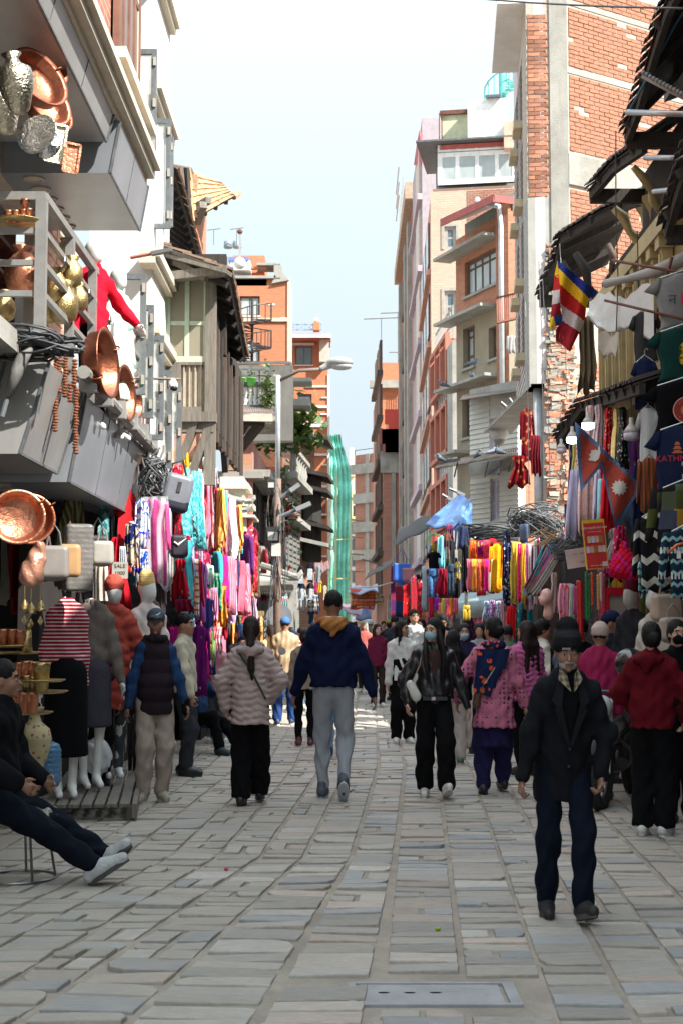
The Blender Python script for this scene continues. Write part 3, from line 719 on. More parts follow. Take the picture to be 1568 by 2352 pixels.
# corrugated skirt panels hanging aslant under the jetty, street side
for i,(xa,ya,xb,yb) in enumerate(((488,850,497,1020),(505,880,519,1075))):
    q=MB();p,p2=at(xa,ya,17.4+i*1.4),at(xb,yb,18.2+i*1.4)
    o=MB().bar((p.x,p.y,p.z),(p2.x,p2.y,p2.z),.08,.25).build('skirt_board',TIN,F3.o);o.matrix_local=F3.o_inv
def tiled_slope(name,label_par,A,B,C,D,m_top,m_bot,n,rows,par=None,inv=None,th=.05,wavy=.02):
    """sloping roof A-B eave, D-C ridge; with courses of tiles on top and rafters beneath"""
    A,B,C,D=map(Vector,(A,B,C,D));nrm=(B-A).cross(D-A).normalized()
    if nrm.z<0:nrm=-nrm
    mb=MB();mb.hexa([A-nrm*th,B-nrm*th,C-nrm*th,D-nrm*th,A,B,C,D],0)
    for j in range(rows):
        v0,v1=j/rows,(j+1.25)/rows
        for i in range(n):
            u0,u1=i/n,(i+.93)/n;jz=random.uniform(0,wavy)
            p=[A.lerp(B,u).lerp(D.lerp(C,u),min(v,1.0)) for u,v in ((u0,v0-.02),(u1,v0-.02),(u1,v1),(u0,v1))]
            mb.hexa([p[0]+nrm*(.02+jz),p[1]+nrm*(.02+jz),p[2]+nrm*.003,p[3]+nrm*.003,p[0]+nrm*(.055+jz),p[1]+nrm*(.055+jz),p[2]+nrm*.02,p[3]+nrm*.02],1)
    for i in range(int((B-A).length/.45)+1):
        u=(i+.5)/(int((B-A).length/.45)+1);mb.bar(A.lerp(B,u)-nrm*(th+.045),D.lerp(C,u)-nrm*(th+.045),.07,k=2)
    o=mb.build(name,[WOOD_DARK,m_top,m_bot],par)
    if par is not None:o.matrix_local=inv
    return o
TILE=mat((.2,.13,.09),.9,var=.4,vs=9,bump=.4,dirt=.4,dcol=(.05,.045,.04),ds=3,rnd=.1)
TILE_O=mat((.5,.3,.16),.9,var=.35,vs=9,bump=.4)
e0,e1=at(527,622,16.6),at(566,826,19.6)
tiled_slope('roof','',e0,e1,(e1.x-1.25,e1.y,e1.z+.75),(e0.x-1.25,e0.y+.1,e0.z+.5),TILE,WOOD_DARK,14,5,F3.o,F3.o_inv)
# thin boards of the front gable, above the green window
ga,gb=at(380,588,16.8),at(528,628,16.6)
q=MB();q.bar(ga,gb,.2,.045);q.bar(at(380,663-25,16.8),at(524,645-23,16.65),.16,.1);q.bar(at(384,592,16.9),at(475,640,16.7),.1,.08)
o=q.build('barge_board',WOOD_GREY,F3.o);o.matrix_local=F3.o_inv
# dark under-eave boards between the barge boards
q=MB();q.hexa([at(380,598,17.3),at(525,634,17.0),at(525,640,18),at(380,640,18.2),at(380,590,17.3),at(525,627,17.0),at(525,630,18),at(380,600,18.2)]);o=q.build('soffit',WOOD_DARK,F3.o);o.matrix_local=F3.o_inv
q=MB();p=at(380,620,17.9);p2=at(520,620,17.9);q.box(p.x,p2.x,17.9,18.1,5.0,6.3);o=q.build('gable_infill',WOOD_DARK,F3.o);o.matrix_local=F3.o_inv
# upper dark roof behind the steel casements
H3=thing('upper_eave','black weathered eave with torn underside hanging past the white building, left skyline','roof',at(430,480,20))
inv=Matrix.Translation(H3.location).inverted()
u0,u1=at(401,388,19.0),at(462,604,23.5)
tiled_slope('eave','',u0,u1,(u1.x-1.4,u1.y,u1.z+1.1),(u0.x-1.4,u0.y,u0.z+1.1),TILE,WOOD_DARK,14,4,H3,inv)
q=MB();q.box(u0.x-.62,u0.x-.5,19.5,23.5,5.6,7.6);o=q.build('wall',WOOD_DARK,H3);o.matrix_local=inv
# brick house with the clay tile roof behind it
D4=27.0
F4=Fac((at(405,500,D4).x,D4),(at(452,500,D4).x,D4),'brick house with a yellowish clay tile roof and upturned corner on the left skyline')
BRK4=brick((.62,.24,.14),(.5,.18,.1),bw=.24,rh=.1)
F4.wall(0,F4.L,2,F4.hit(440,400)[1],BRK4,t=2,name='wall')
z_e=F4.hit(440,500)[1]
ra,rb=at(425,498,26.2),at(537,452,27.5);rc,rd=at(432,383,28.5),at(436,385,26.8)
tiled_slope('roof','',at(440,505,26.5),rb,at(505,420,29),at(432,388,27.2),TILE_O,WOOD,14,7,F4.o,F4.o_inv)
tiled_slope('roof_side','',at(437,500,26.6),at(441,505,26.4),rd,at(420,384,27),TILE_O,WOOD,2,3,F4.o,F4.o_inv)
q=MB();q.tube([rb,at(548,446,27.6),at(553,437,27.7)],[.07,.05,.03],7);o=q.build('upturned_corner',TILE_O,F4.o);o.matrix_local=F4.o_inv
q=MB();q.bar(at(452,510,26.9),at(468,470,26.4),.14);q.bar(at(452,475,26.9),at(480,460,26.5),.12);q.hexa([at(403,378,27),at(440,385,27),at(447,398,27),at(405,400,27),at(403,376,28),at(440,383,28),at(447,396,28),at(405,398,28)]);o=q.build('roof_strut',WOOD_GREY,F4.o);o.matrix_local=F4.o_inv

# ================================================================ house with planted balcony and tin canopy
D5=27.
def lat(x,y,d):return at(x,y,d)
F5=Fac((at(528,1000,D5).x,D5),(at(640,1000,D5).x,D5),'grey rendered house with a white baluster balcony of potted plants over a tin canopy')
RND=mat((.5,.48,.42),.95,var=.14,vs=1.2,bump=.2,dirt=.6,dcol=(.2,.2,.19),ds=.8)
D5b=31.;F5b=Fac((at(528,1000,D5b).x,D5b),(at(672,1000,D5b).x,D5b),'',par=F5)
holes=[F5b.rect(676,718,884,940)]
F5b.wall(0,F5b.L,F5b.hit(600,1012)[1],F5b.hit(600,838)[1],RND,t=.4,name='rendered_wall')
# higher part to the right with the deep window
F5c=Fac((at(632,900,D5b+1.5).x,D5b+1.5),(at(716,900,D5b+1.5).x,D5b+1.5),'',par=F5)
F5c.wall(0,F5c.L-.42,F5c.hit(650,1010)[1],F5c.hit(650,848)[1],RND,holes=[F5c.rect(674,700,880,955)],t=.3,name='rendered_wall')
q=MB();r=F5c.rect(674,717,876,884);q.box(r[0],r[1],-.5,.3,r[2],r[3]);r=F5c.rect(674,714,925,940);q.box(r[0],r[1],-.6,.3,r[2],r[3]);F5c.put(q,'window_hood',CONC)
q=MB();r=F5b.rect(532,668,833,836);q.bar((r[0],0,r[3]),(r[1],0,r[3]),.05)
for i in range(4):q.bar((r[0]+(r[1]-r[0])*i/3,0,r[3]),(r[0]+(r[1]-r[0])*i/3,0,r[3]-.25),.04)
F5b.put(q,'roof_rail',STEELP)
FL=Fac((-2.75,13.0),(-2.2,20.5),'shaded shop row below the white building, packed with clothes, left side',name='shop_row');FL.wall(0,FL.L,0,3.3,mat((.02,.016,.015),.9),t=.2,name='wall')  # wall colour near-black in place of the shade between the clothes
# balcony
BAL=[F5.rect(530,618,888,932)][0];s0,s1,z0,z1=BAL
q=MB();q.box(s0-.3,s1,-.1,.1,z0-.12,z0);F5.put(q,'balcony_kerb',DGREY);q=MB();q.box(s0-.3,s1,-.08,.08,z1,z1+.08);F5.put(q,'handrail',DGREY)
q=MB();q.box(s0-.3,s1,-.02,.02,z1+.32,z1+.35);q.box(s0-.3,s1,-.02,.02,z1+.2,z1+.22)
for i in range(5):x=s0+(s1-s0)*i/4;q.box(x-.015,x+.015,-.02,.02,z1+.08,z1+.32)
F5.put(q,'top_rail',DGREY)
for i in range(8):
    x=s0+.02+(s1-s0-.1)*i/7;H=z1-z0
    pr=[(.05,0),(.05,.03),(.03,.05),(.055,.3*H),(.025,.55*H),(.03,.7*H),(.05,.9*H),(.05,H)]
    q=MB().lathe(pr,8,Matrix.Translation((x,0,z0)));F5.put(q,'baluster',WHITE,smooth=True)
q=MB();q.box(s0-.3,s1+.1,.6,2.6,z0-.2,z0-.1);F5.put(q,'balcony_floor',CONC)
def leaves(n,c,r,sz,seed,mbx=None,droop=.3):
    rr=random.Random(seed);mb=mbx or MB()
    for i in range(n):
        p=Vector([rr.gauss(0,.45)*r[j]+c[j] for j in range(3)]);d=Vector((rr.uniform(-1,1),rr.uniform(-1,1),rr.uniform(-droop,.8))).normalized();sd_=d.cross(Vector((0,0,1))).normalized()*sz*.32;L_=sz*rr.uniform(.6,1.3)
        mb.q([p,p+d*L_*.5+sd_,p+d*L_,p+d*L_*.5-sd_])
    return mb
LEAF=mat((.08,.14,.035),.6,var=.5,vs=14);LEAF2=mat((.14,.2,.05),.6,var=.4,vs=14)
def potplant(px,py,d,h,seed,pot=(.45,.16,.08),label='',fl=None,leafm=None,pr=.09):
    p=at(px,py,d);th=thing('potted_plant',label,'plant',p)
    MB().lathe([(pr*.7,0),(pr,pr*1.6),(pr*1.1,pr*1.65),(pr*.9,pr*1.5)],10).build('pot',mat(pot,.7),th,True)
    leaves(40,(0,0,pr*1.7+h*.5),(h*.5,h*.4,h*.55),h*.35,seed).build('leaves',leafm or LEAF,th)
    return th
for i,(x,y,c,w_) in enumerate(((535,925,(.1,.5,.3),'green'),(542,930,(.5,.2,.1),'small terracotta'),(566,931,(.55,.2,.1),'round orange'),(588,930,(.3,.3,.3),'grey'),(597,931,(.5,.1,.05),'tall red'),(610,930,(.35,.1,.1),'dark red'))):
    potplant(x,y,27.3,.28,i,c,f'plant in a {w_} pot behind the white balusters of the tin-canopy balcony')
for i,x in enumerate((553,577)):
    potplant(x,890-4,26.8,.14,20+i,(.15,.6,.1),['lime green hanging pot on the left of the balcony top rail','lime green hanging pot near the middle of the balcony top rail, by the red cloth'][i])
o=leaves(260,(0,0,0),(.13,.12,.62),.12,5).build('trailing_vine',LEAF2);o.location=at(616,915,26.8);T(o,'leafy green vine trailing down the right end of the baluster balcony','plant')
# tin canopy
cn=thing('tin_canopy','corrugated tin canopy on timber brackets below the baluster balcony','canopy',at(560,960,26))
inv=Matrix.Translation(cn.location).inverted()
def corr(A,B,C,D,n,amp=.02,th=.012):
    """corrugated sheet: A-B front edge (ribs run A->D)"""
    A,B,C,D=map(Vector,(A,B,C,D));nrm=(B-A).cross(D-A).normalized();nrm=-nrm if nrm.z<0 else nrm
    mb=MB();N=n*4;i0=0;rows=[]
    for off in (0,-th):
        for E,F_ in ((A,B),(D,C)):
            rows.append([E.lerp(F_,i/N)+nrm*(amp*math.sin(i*math.pi/2)+off) for i in range(N+1)])
    for r_ in rows:mb.v+=[tuple(p) for p in r_]
    W=N+1
    for i in range(N):
        mb.f.append((i,i+1,W+i+1,W+i));mb.f.append((2*W+i,3*W+i,3*W+i+1,2*W+i+1));mb.f.append((i,2*W+i,2*W+i+1,i+1));mb.m+=[0,0,0]
    return mb
TINR=mat((.2,.16,.15),.7,.3,var=.4,vs=3,dirt=.6,dcol=(.12,.06,.04),ds=4)
o=corr(at(500,945,25.2),at(633,952,25.6),at(626,937,27),at(520,930,27),30).build('sheet',TINR,cn,True);o.matrix_local=inv
o=MB().bar(at(500,957,25.3),at(625,960,25.6),.1,.14).build('fascia_board',mat((.4,.37,.3),.8,dirt=.4),cn);o.matrix_local=inv
o=MB().bar(at(500,968,25.5),at(607,972,25.8),.1,.12).build('joist',WOOD_DARK,cn);o.matrix_local=inv
for a_,b_ in (((530,1030),(563,972)),((526,1062),(600,972)),((515,1010),(530,972))):
    o=MB().bar(at(*a_,26.3),at(*b_,25.8),.13,.13).build('bracket',WOOD_DARK,cn);o.matrix_local=inv
# ---------------- pink and brick terraces below
F6=Fac((at(525,1100,28).x,28),(at(580,1100,28).x,28),'old brick and pink house with a concrete ledge and dark timber shutters behind the shrine')
r=F6.rect(525,580,1045,1080);F6.wall(r[0],r[1],r[2],r[3],brick((.5,.24,.13),(.42,.19,.1),dirt=.3),t=.3,name='brick_parapet')
PINK=mat((.42,.2,.17),.9,var=.15,vs=2,dirt=.4,dcol=(.2,.12,.1),ds=2)
P2=Fac((at(580,1070,28).x,28),(at(614,1080,33).x,33),'',par=F6);r=(0,P2.L,P2.hit(581,1080)[1],P2.hit(581,1012)[1])
P2.wall(0,P2.L,r[2],r[3],PINK,t=.2,name='pink_parapet')
q=MB();q.box(0,P2.L,-.35,.3,r[2]-.14,r[2]);P2.put(q,'ledge',CONC)
q=MB();r6=F6.rect(500,583,1085,1100);q.box(r6[0],r6[1]+.2,-.2,.4,r6[2],r6[3]);F6.put(q,'concrete_ledge',CONC)
P2.wall(0,P2.L,.5,r[2]-.14,mat((.17,.09,.075),.9,var=.3,dirt=.4),t=.3,name='lower_wall',off=-.12,holes=[])
F6.wall(-.5,F6.L,.5,r6[2],PINK,t=.3,name='lower_front')
for i in range(4):
    a_=.1+i*.95*P2.L/4;q=MB();q.box(a_,a_+P2.L/5.5,.04,.1,3.4,5.0);P2.put(q,'shutter',WOOD_DARK)
    q=MB();q.box(a_,a_+P2.L/5.5,.04,.1,1.2,2.6);P2.put(q,'shutter',WOOD_DARK)
q=MB();q.box(-.3,P2.L,-.25,.15,2.95,3.1);P2.put(q,'string_course',CONC)
# grey-pink shuttered tower with a geranium balcony
F7=Fac((at(612,1150,33).x,33),(at(650,1150,33).x,33),'grey and pink brick house with a corner column of louvred shutters and a planted balcony')
PKB=brick((.44,.33,.31),(.4,.28,.27),mor=(.3,.22,.21),bw=.3,rh=.1,dirt=.4)
F7.wall(-.2,F7.L,.3,F7.hit(630,1072)[1],PKB,t=.4,name='wall',holes=[F7.rect(640,652,1080,1130)])
G7=Fac((at(650,1150,33).x,33),(at(688,1150,37).x,37),'',par=F7)
G7.wall(0,G7.L,.3,F7.hit(640,1072)[1],mat((.24,.235,.22),.9,var=.2,dirt=.4),t=.4,name='side_wall')
for k,(zy0,zy1) in enumerate(((1085,1190),(1225,1330))):
    for i in range(4):
        a_=.15+i*G7.L/4.2;q=MB();q.box(a_,a_+G7.L/5.6,-.04,.0,G7.hit(668,zy1)[1],G7.hit(668,zy0)[1]);p_=G7.put(q,'shutter',mat((.2,.2,.185),.8))
        sl=MB()
        for j in range(9):z=G7.hit(668,zy1)[1]+.12+j*.14;sl.box(a_+.05,a_+G7.L/5.6-.05,-.055,-.041,z,z+.03)
        sl.build('louvre_slat',WOOD_DARK,p_)
q=MB();r=G7.hit(660,1200)[1];q.box(-.2,G7.L,-.3,.1,r,r+.12);F7M=G7.put(q,'ledge',CONC);q=MB();q.box(-.4,F7.L+.2,-.25,.1,F7.hit(640,1200)[1],F7.hit(640,1193)[1]);F7.put(q,'front_ledge',CONC)
r=G7.hit(660,1062)[1];q=MB();q.box(-.3,G7.L,-.35,.4,r-.5,r-.35);G7.put(q,'balcony_slab',CONC_L)
for i in range(7):
    q=MB().lathe([(.06,0),(.03,.1),(.065,.25),(.03,.45),(.06,.55)],8,Matrix.Translation((.1+i*.55,-.2,r-.35+.0)));G7.put(q,'baluster',CONC_L,smooth=True)
q=MB();q.box(-.3,G7.L,-.28,-.12,r+.2,r+.3);G7.put(q,'balcony_coping',CONC_L)
for i,(x,y,n,sx,sz_) in enumerate(((590,1000,200,.5,.35),(650,1005,320,.8,.42),(683,985,220,.45,.6),(565,1000,60,.3,.2))):
    d=33;o=leaves(n,(0,0,0),(sx,.4,sz_),.3,40+i).build('balcony_foliage',LEAF if i % 2 else LEAF2);o.location=at(x,y,d)
    T(o,['low green plants on the pink terrace left of the street lamp pole','broad-leaved green bush on the planted balcony behind the lamp pole','spiky pale green palm-like plant at the right end of the planted balcony','small tufts of greenery above the old brick parapet'][i],'plant')
o=thing('poinsettia','','',at(642,1175,32.3));leaves(260,(0,0,0),(.42,.3,.95),.22,60).build('leaves',LEAF,o);leaves(70,(0,-.15,.05),(.42,.3,.85),.16,61,None,1.).build('flowers',mat((.62,.02,.015),.6),o);T(o,'poinsettia bush with red flower heads growing behind the lamp pole','plant')
# cluttered dark slum house between tower and shuttered house
F8=Fac((at(690,1200,38).x,38),(at(722,1200,40).x,40),'narrow dark timber and brick house with ragged tin roofs left of the orange tower')
F8.wall(0,F8.L,.2,F8.hit(700,1000)[1],brick((.42,.2,.12),(.35,.16,.1),dirt=.5),t=.5,name='wall')
for i,(y,c) in enumerate(((1012,TIN),(1095,WOOD_DARK),(1130,WOOD_DARK),(1210,WOOD_DARK),(1250,CONC))):
    z=F8.hit(705,y)[1];q=MB();q.hexa([(-.3,-.8,z-.15),(F8.L+.3,-.5,z-.1),(F8.L,.3,z+.1),(-.3,.3,z+.1),(-.3,-.8,z-.05),(F8.L+.3,-.5,z),(F8.L,.3,z+.2),(-.3,.3,z+.2)]);F8.put(q,'ledge_roof',c)
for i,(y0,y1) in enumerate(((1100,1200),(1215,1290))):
    r=F8.rect(693,714,y0,y1);q=MB();q.box(r[0],r[1],-.3,-.05,r[2],r[3]);F8.put(q,'opening_shade_block',mat((.03,.028,.026),.9))  # solid blocks; their dark colour stands in for shade inside openings
# orange towers
def otower(xl,xr,ytop,d,label,extra=None,side=None):
    f=Fac((at(xl,900,d).x,d),(at(xr,900,d).x,d),label);return f
T1=otower(525,661,640,84,'tall orange brick tower with a black spiral stair and white roof canopy on the left')
w1,w2=T1.rect(551,597,680,725),T1.rect(560,597,787,832)
T1.wall(0,T1.L,0,T1.hit(590,640)[1],BRK_O,holes=[w1,w2],t=4,name='wall')
for r in (w1,w2):T1.win(r,2,1,mat((.1,.08,.07),.7),GLASS_PALE,fw=.1,dep=.15,sill=WHITE)
r=T1.rect(530,605,572,612);T1.wall(r[0],r[1],r[2],r[3],BRK_O,t=3,name='lift_room',off=-1.5)
r=T1.rect(524,640,612,645);T1.wall(r[0],r[1]-.7,r[2]-.3,r[3],BRK_O,holes=[T1.rect(535,632,617,640),],t=.3,name='roof_storey')
q=MB();
for x0,x1,y0,y1 in ((524,634,635,641),(590,645,606,611),(630,645,610,640)):r=T1.rect(x0,x1,y0,y1);q.box(r[0],r[1],-.25,1.5,r[2],r[3])
r=T1.rect(632,661,612,645);q.prism([(r[0]-.2,r[2]-.2),(r[1]+.1,r[2]),(r[1]-.25,r[2]+.35),(r[0]+.35,r[3])],-.2,1.4);T1.put(q,'white_parapet',CONC_L)
r=T1.rect(530,580,597,635);q=MB();q.box(r[0],r[1]-.1,-.4,1,r[2]+.3,r[3]-.15);T1.put(q,'white_canopy',mat((.8,.82,.82),.6));q=MB();q.box(r[0]-.1,r[1]-.2,-.5,1.1,r[3]-.15,r[3]+.05);T1.put(q,'blue_canopy_roof',mat((.12,.2,.6),.6))
q=MB()
r=T1.rect(560,661,811-80,819-80);q.box(r[0],r[1],-.12,.0,r[2],r[3])
r=T1.rect(655,661,640,835);q.box(r[1]-.02,r[1]+.12,-.1,4,r[2],r[3]);T1.put(q,'pale_band',mat((.62,.45,.35),.85))
rr=random.Random(5);q=MB()
for i in range(7):x,z=rr.uniform(1,3.2),rr.uniform(14,23);q.box(x,x+.4,-.03,.0,z,z+.09)
T1.put(q,'pale_brick_patch',WHITE)
# red spandrel and platform left, spiral stair
r=T1.rect(525,552,746,766);q=MB();q.box(r[0],r[1],-1.4,-1.3,r[2],r[3]);T1.put(q,'red_panel',mat((.45,.08,.07),.7))
sp=link('spiral_stair',None,T1.o);sc_,sz0=T1.hit(583,835)[0],T1.hit(583,835)[1];zt=T1.hit(583,700)[1]
MB().tube([(sc_,-1.6,sz0-.5),(sc_,-1.6,zt)],.08,8).build('newel',BLACKM,sp)
trd=MB();bal=MB();hnd=[]
n=22
for i in range(n):
    a=i*math.pi*2/13+2.6;z=sz0-.3+i*(T1.hit(583,742)[1]-sz0+.3)/n;c,s_=math.cos(a),math.sin(a)
    trd.hexa([(sc_,-1.6,z),(sc_+1.15*c,-1.6+1.15*s_,z),(sc_+1.15*math.cos(a+.4),-1.6+1.15*math.sin(a+.4),z),(sc_,-1.55,z),(sc_,-1.6,z+.05),(sc_+1.15*c,-1.6+1.15*s_,z+.05),(sc_+1.15*math.cos(a+.4),-1.6+1.15*math.sin(a+.4),z+.05),(sc_,-1.55,z+.05)])
    bal.tube([(sc_+1.15*c,-1.6+1.15*s_,z),(sc_+1.15*c,-1.6+1.15*s_,z+1)],.025,4);hnd.append((sc_+1.15*c,-1.6+1.15*s_,z+1))
trd.build('treads',BLACKM,sp);bal.tube(hnd,.035,5);bal.build('balusters',BLACKM,sp)
# second tower
T2=otower(600,757,740,92,'orange brick tower with a red tiled roof and white bands beside the green netting')
T2.wall(T2.rect(661,0,0,1)[0],T2.rect(0,752,0,1)[1] if 0 else T2.hit(752,900)[0],0,T2.hit(700,775)[1],BRK_O,holes=[T2.rect(678,718,795,838),T2.rect(684,716,905,948)],t=5,name='wall')
T2.win(T2.rect(678,718,795,838),2,1,mat((.12,.12,.12),.5),GLASS,fw=.09,dep=.1,sill=WHITE);T2.win(T2.rect(684,716,905,948),2,1,mat((.08,.08,.08),.5),GLASS,fw=.09,dep=.1,sill=WHITE)
q=MB()
for x0,x1,y0,y1 in ((672,722,788,793),(702,757,886,890),(718,757,932,937),(672,757,973,981),(672,757,969,971),(738,757,912,915),(736,757,950,953),(745,757,1010,1013),(715,757,1042,1047),(740,757,1066,1070),(705,757,1115,1120),(728,757,1129,1143),(722,757,1180,1184),(700,757,1206,1211),(705,757,1250,1254),(722,757,1276,1280),(757-5,757,860,1320)):
    r=T2.rect(x0,x1,y0,y1);q.box(r[0],r[1]-(.1 if x1>740 and x0<750 else 0),-.1,.0,r[2],r[3])
T2.put(q,'white_band',WHITE)
q=MB();r=T2.rect(733,753,1143,1192);q.box(r[0],r[1]-.15,-.012,.0,r[2],r[3]);T2.put(q,'recess_shade_panel',mat((.2,.08,.05),.9))  # flat panel whose darker colour paints the shade of a recess
A_,B_,C_,D_=[T2.hit(x,y,1.) for x,y in ((660,778),(758,778),(737,752),(662,752))]
q=MB();q.hexa([(A_[0],-1.2,A_[1]),(B_[0],-1.2,B_[1]),(B_[0],2,B_[1]),(A_[0],2,A_[1]),(D_[0],.8,D_[1]),(C_[0],.8,C_[1]),(C_[0],1.8,C_[1]),(D_[0],1.8,D_[1])]);T2.put(q,'tiled_roof',brick((.5,.16,.1),(.42,.12,.08),mor=(.3,.1,.07),bw=.35,rh=.16))
q=MB();r=T2.rect(661,757,776,784);q.box(r[0],r[1]+.1,-1.25,.4,r[2],r[3]);T2.put(q,'eave_band',WHITE)
r=T2.rect(734,752,784,835);q=MB();q.box(r[0],r[1]+.1,-.7,-.01,r[2]+.0,r[3]);T2.put(q,'side_gallery',mat((.5,.42,.36),.9))
r=T2.rect(664,737,737,752);q=MB();q.box(r[0],r[1],.9,.95,r[3]-.06,r[3]);q.box(r[0],r[1],.9,.95,r[2],r[2]+.05)
for i in range(5):
    x=r[0]+(r[1]-r[0])*i/4;q.box(x-.03,x+.03,.9,.95,r[2],r[3])
    if i<4:xn=r[0]+(r[1]-r[0])*(i+1)/4;q.bar((x,.92,r[2]),(xn,.92,r[3]),.035);q.bar((x,.93,r[3]),(xn,.93,r[2]),.035)
T2.put(q,'roof_railing',mat((.2,.3,.4),.6));r=T2.rect(719,734,735,753);q=MB();q.box(r[0],r[1],.6,1.4,r[2],r[3]);T2.put(q,'roof_pier',BRK_O)
q=MB().ball((T2.hit(726,729)[0],.9,T2.hit(726,729)[1]),.17);T2.put(q,'globe_lamp',mat((.8,.75,.55),.3),smooth=True)
# roof tanks left
tk=thing('water_tank','grey plastic roof water tanks with antennas on top of the far orange tower','water tank',(at(535,568,86).x,86,at(535,570,86).z))
for dx in (-.7,.7):MB().lathe([(.26,0),(.27,.1),(.26,.4),(.2,.46),(.08,.5)],14,Matrix.Translation((dx*.4,0,0))).build('tank',mat((.2,.25,.28),.5),tk,True)
for dx,h in ((-1.1,1.8),(.3,1.9)):h*=.5;q=MB().bar((dx,-.8,0),(dx,-.8,h),.04);q.bar((dx-.4,-.8,h),(dx+.4,-.8,h+.1),.04);q.build('antenna',DGREY,tk)
tl=thing('globe_lamp','round lamp on a post in front of the orange tower roof','lamp',at(551,605,80));MB().bar((0,0,.2),(0,0,1.8),.12).build('post',STEELP,tl);MB().ball((0,0,0),.35).build('globe',WHITE,tl,True);MB().ball((0,0,1.85),.16).build('finial',RUST,tl,True)
# green scaffold netting
net=thing('scaffold_netting','tall bright green safety netting wrapped over bamboo scaffolding in the far street','scaffolding',(0,70,0))
NETM=mat((.3,.82,.66),1,var=.2,vs=2.5,bump=.3,bs=4,spec=0)
prof=[(1445,756,806),(1400,752,804),(1300,755,801),(1250,757,803),(1180,757,806),(1130,758,808),(1080,757,804),(1040,757,793),(1020,757,786),(998,757,782)]
mb=MB();W=15
for k in range(40):
    f=k/39*(len(prof)-1);i=min(int(f),len(prof)-2);f-=i;y,xl,xr=[prof[i][j]*(1-f)+prof[i+1][j]*f for j in range(3)]
    for j in range(W):
        u=j/(W-1);p=at(xl+(xr-xl)*u,y,70);mb.v.append((p.x,.05*math.sin(u*14+k*.2)+.1*math.sin(k*1.1)+.12*math.sin(u*31),p.z))
for k in range(39):
    for j in range(W-1):a_=k*W+j;mb.f.append((a_,a_+1,a_+W+1,a_+W));mb.m.append(0)
mb.build('net',NETM,net,True)
bm_=mat((.55,.48,.25),.8)
for k,y in enumerate(range(1190,1440,40)):
    p=at(800,y,69.5);MB().bar((p.x-.25,0,p.z),(p.x+.75,1.5,p.z),.07).build('bamboo_pole',bm_,net)
for x in (757,804,770):p,p2=at(x,1430,69.3),at(x+2,1090+(x>790)*60,69.3);MB().bar((p.x,-.5,p.z),(p2.x,-.5,p2.z),.09).build('bamboo_pole',bm_,net)
for y in (1240,1330):p,p2=at(757,y,69.6),at(800,y-2,69.6);MB().bar((p.x,-.32,p.z),(p2.x,-.32,p2.z),.05).build('bamboo_pole',bm_,net)
# ================================================================ right side, near traditional house
YEL=mat((.42,.33,.16),.7,var=.2,vs=3,dirt=.4,dcol=(.2,.14,.07),ds=4,bump=.2)
F11=Fac((3.45,18.6),(3.45,-9),'old timber house with carved yellow columns under ragged tin roofs, nearest on the right',name='traditional_house')
E=F11.o;EI=F11.o_inv
def put_w(mb,name,m,par=None,inv=None,smooth=False,**kw):
    o=mb.build(name,m,par if par is not None else E,smooth,**kw);o.matrix_local=inv if inv is not None else EI;return o
F11.wall(0,27.6,0,3.6,mat((.02,.016,.015),.9),t=.2,name='shop_wall',off=0)  # near-black wall stands for the dark depth of the shop
F11.wall(0,27.6,3.6,5.3,mat((.16,.12,.07),.85,var=.3,dirt=.5),t=.3,name='upper_wall')
F11.wall(0,27.6,5.3,6.1,WOOD_DARK,t=.3,name='eave_shade_boarding')  # dark colour gives the wall top its shade under the eaves
F11.wall(2.6,5.2,6.1,6.7,WOOD_DARK,t=.3,name='attic_boards')
F11.wall(5.2,27.6,6.1,8.4,WOOD_DARK,t=.3,name='attic_wall')
# roof slope which shades the street (front part reaches behind the camera)
def eave(pts,ins,rise,m,name,th=.04,ripple=True):
    """ragged corrugated eave along world points; its sheet climbs towards the wall"""
    mb=MB();P_=[Vector(p) for p in pts];n=len(P_)
    for i in range(n-1):
        a,b=P_[i],P_[i+1];k=max(1,int((b-a).length/.06))
        for j in range(k):
            u0,u1=j/k,(j+1)/k;A=a.lerp(b,u0);B=a.lerp(b,u1);up=Vector((0,0,.012 if j % 2 else -.004))
            jj=Vector((-random.uniform(0,.02)-(.012 if j % 2 else 0),0,0));C,D=B+Vector((ins,0,rise)),A+Vector((ins,0,rise))
            mb.hexa([A+jj+up,B+jj+up,C+up,D+up,A+jj+up+Vector((0,0,th*.4)),B+jj+up+Vector((0,0,th*.4)),C+up+Vector((0,0,th*.4)),D+up+Vector((0,0,th*.4))])
    put_w(mb,name,m)
    sf=MB()
    for i in range(n-1):
        a,b=P_[i]+Vector((.03,0,-.03)),P_[i+1]+Vector((.03,0,-.03));c_=Vector((ins,0,rise));t_=Vector((0,0,.02));sf.hexa([a,b,b+c_,a+c_,a+t_,b+t_,b+c_+t_,a+c_+t_])
    a=P_[0];sf.box(a.x+.06,a.x+ins+.4,a.y-.05,a.y+.02,a.z-.16,a.z+.0)
    put_w(sf,'soffit_shade_boards',WOOD_DARK,kind='stuff')  # dark boards added to make the eave's underside solidly dark
    rf=MB()
    for i in range(n-1):
        a,b=P_[i],P_[i+1];k=max(1,int((b-a).length/.5))
        for j in range(k):A=a.lerp(b,(j+.5)/k);rf.bar(A+Vector((.02,0,-.06)),A+Vector((ins,0,rise-.06)),.07,.08)
        rf.bar(a+Vector((.08,0,-.07)),b+Vector((.08,0,-.07)),.06,.1)
    put_w(rf,'rafter',WOOD_DARK,kind='stuff')
e1=[at(1421,306,13.8),at(1444,246,13.4),at(1490,84,12.5),at(1514,8,12.1)]
eave(e1+[Vector((2.75,9,7.0)),Vector((2.75,-8,7.0))],.75,.75,TIN,'tin_eave')
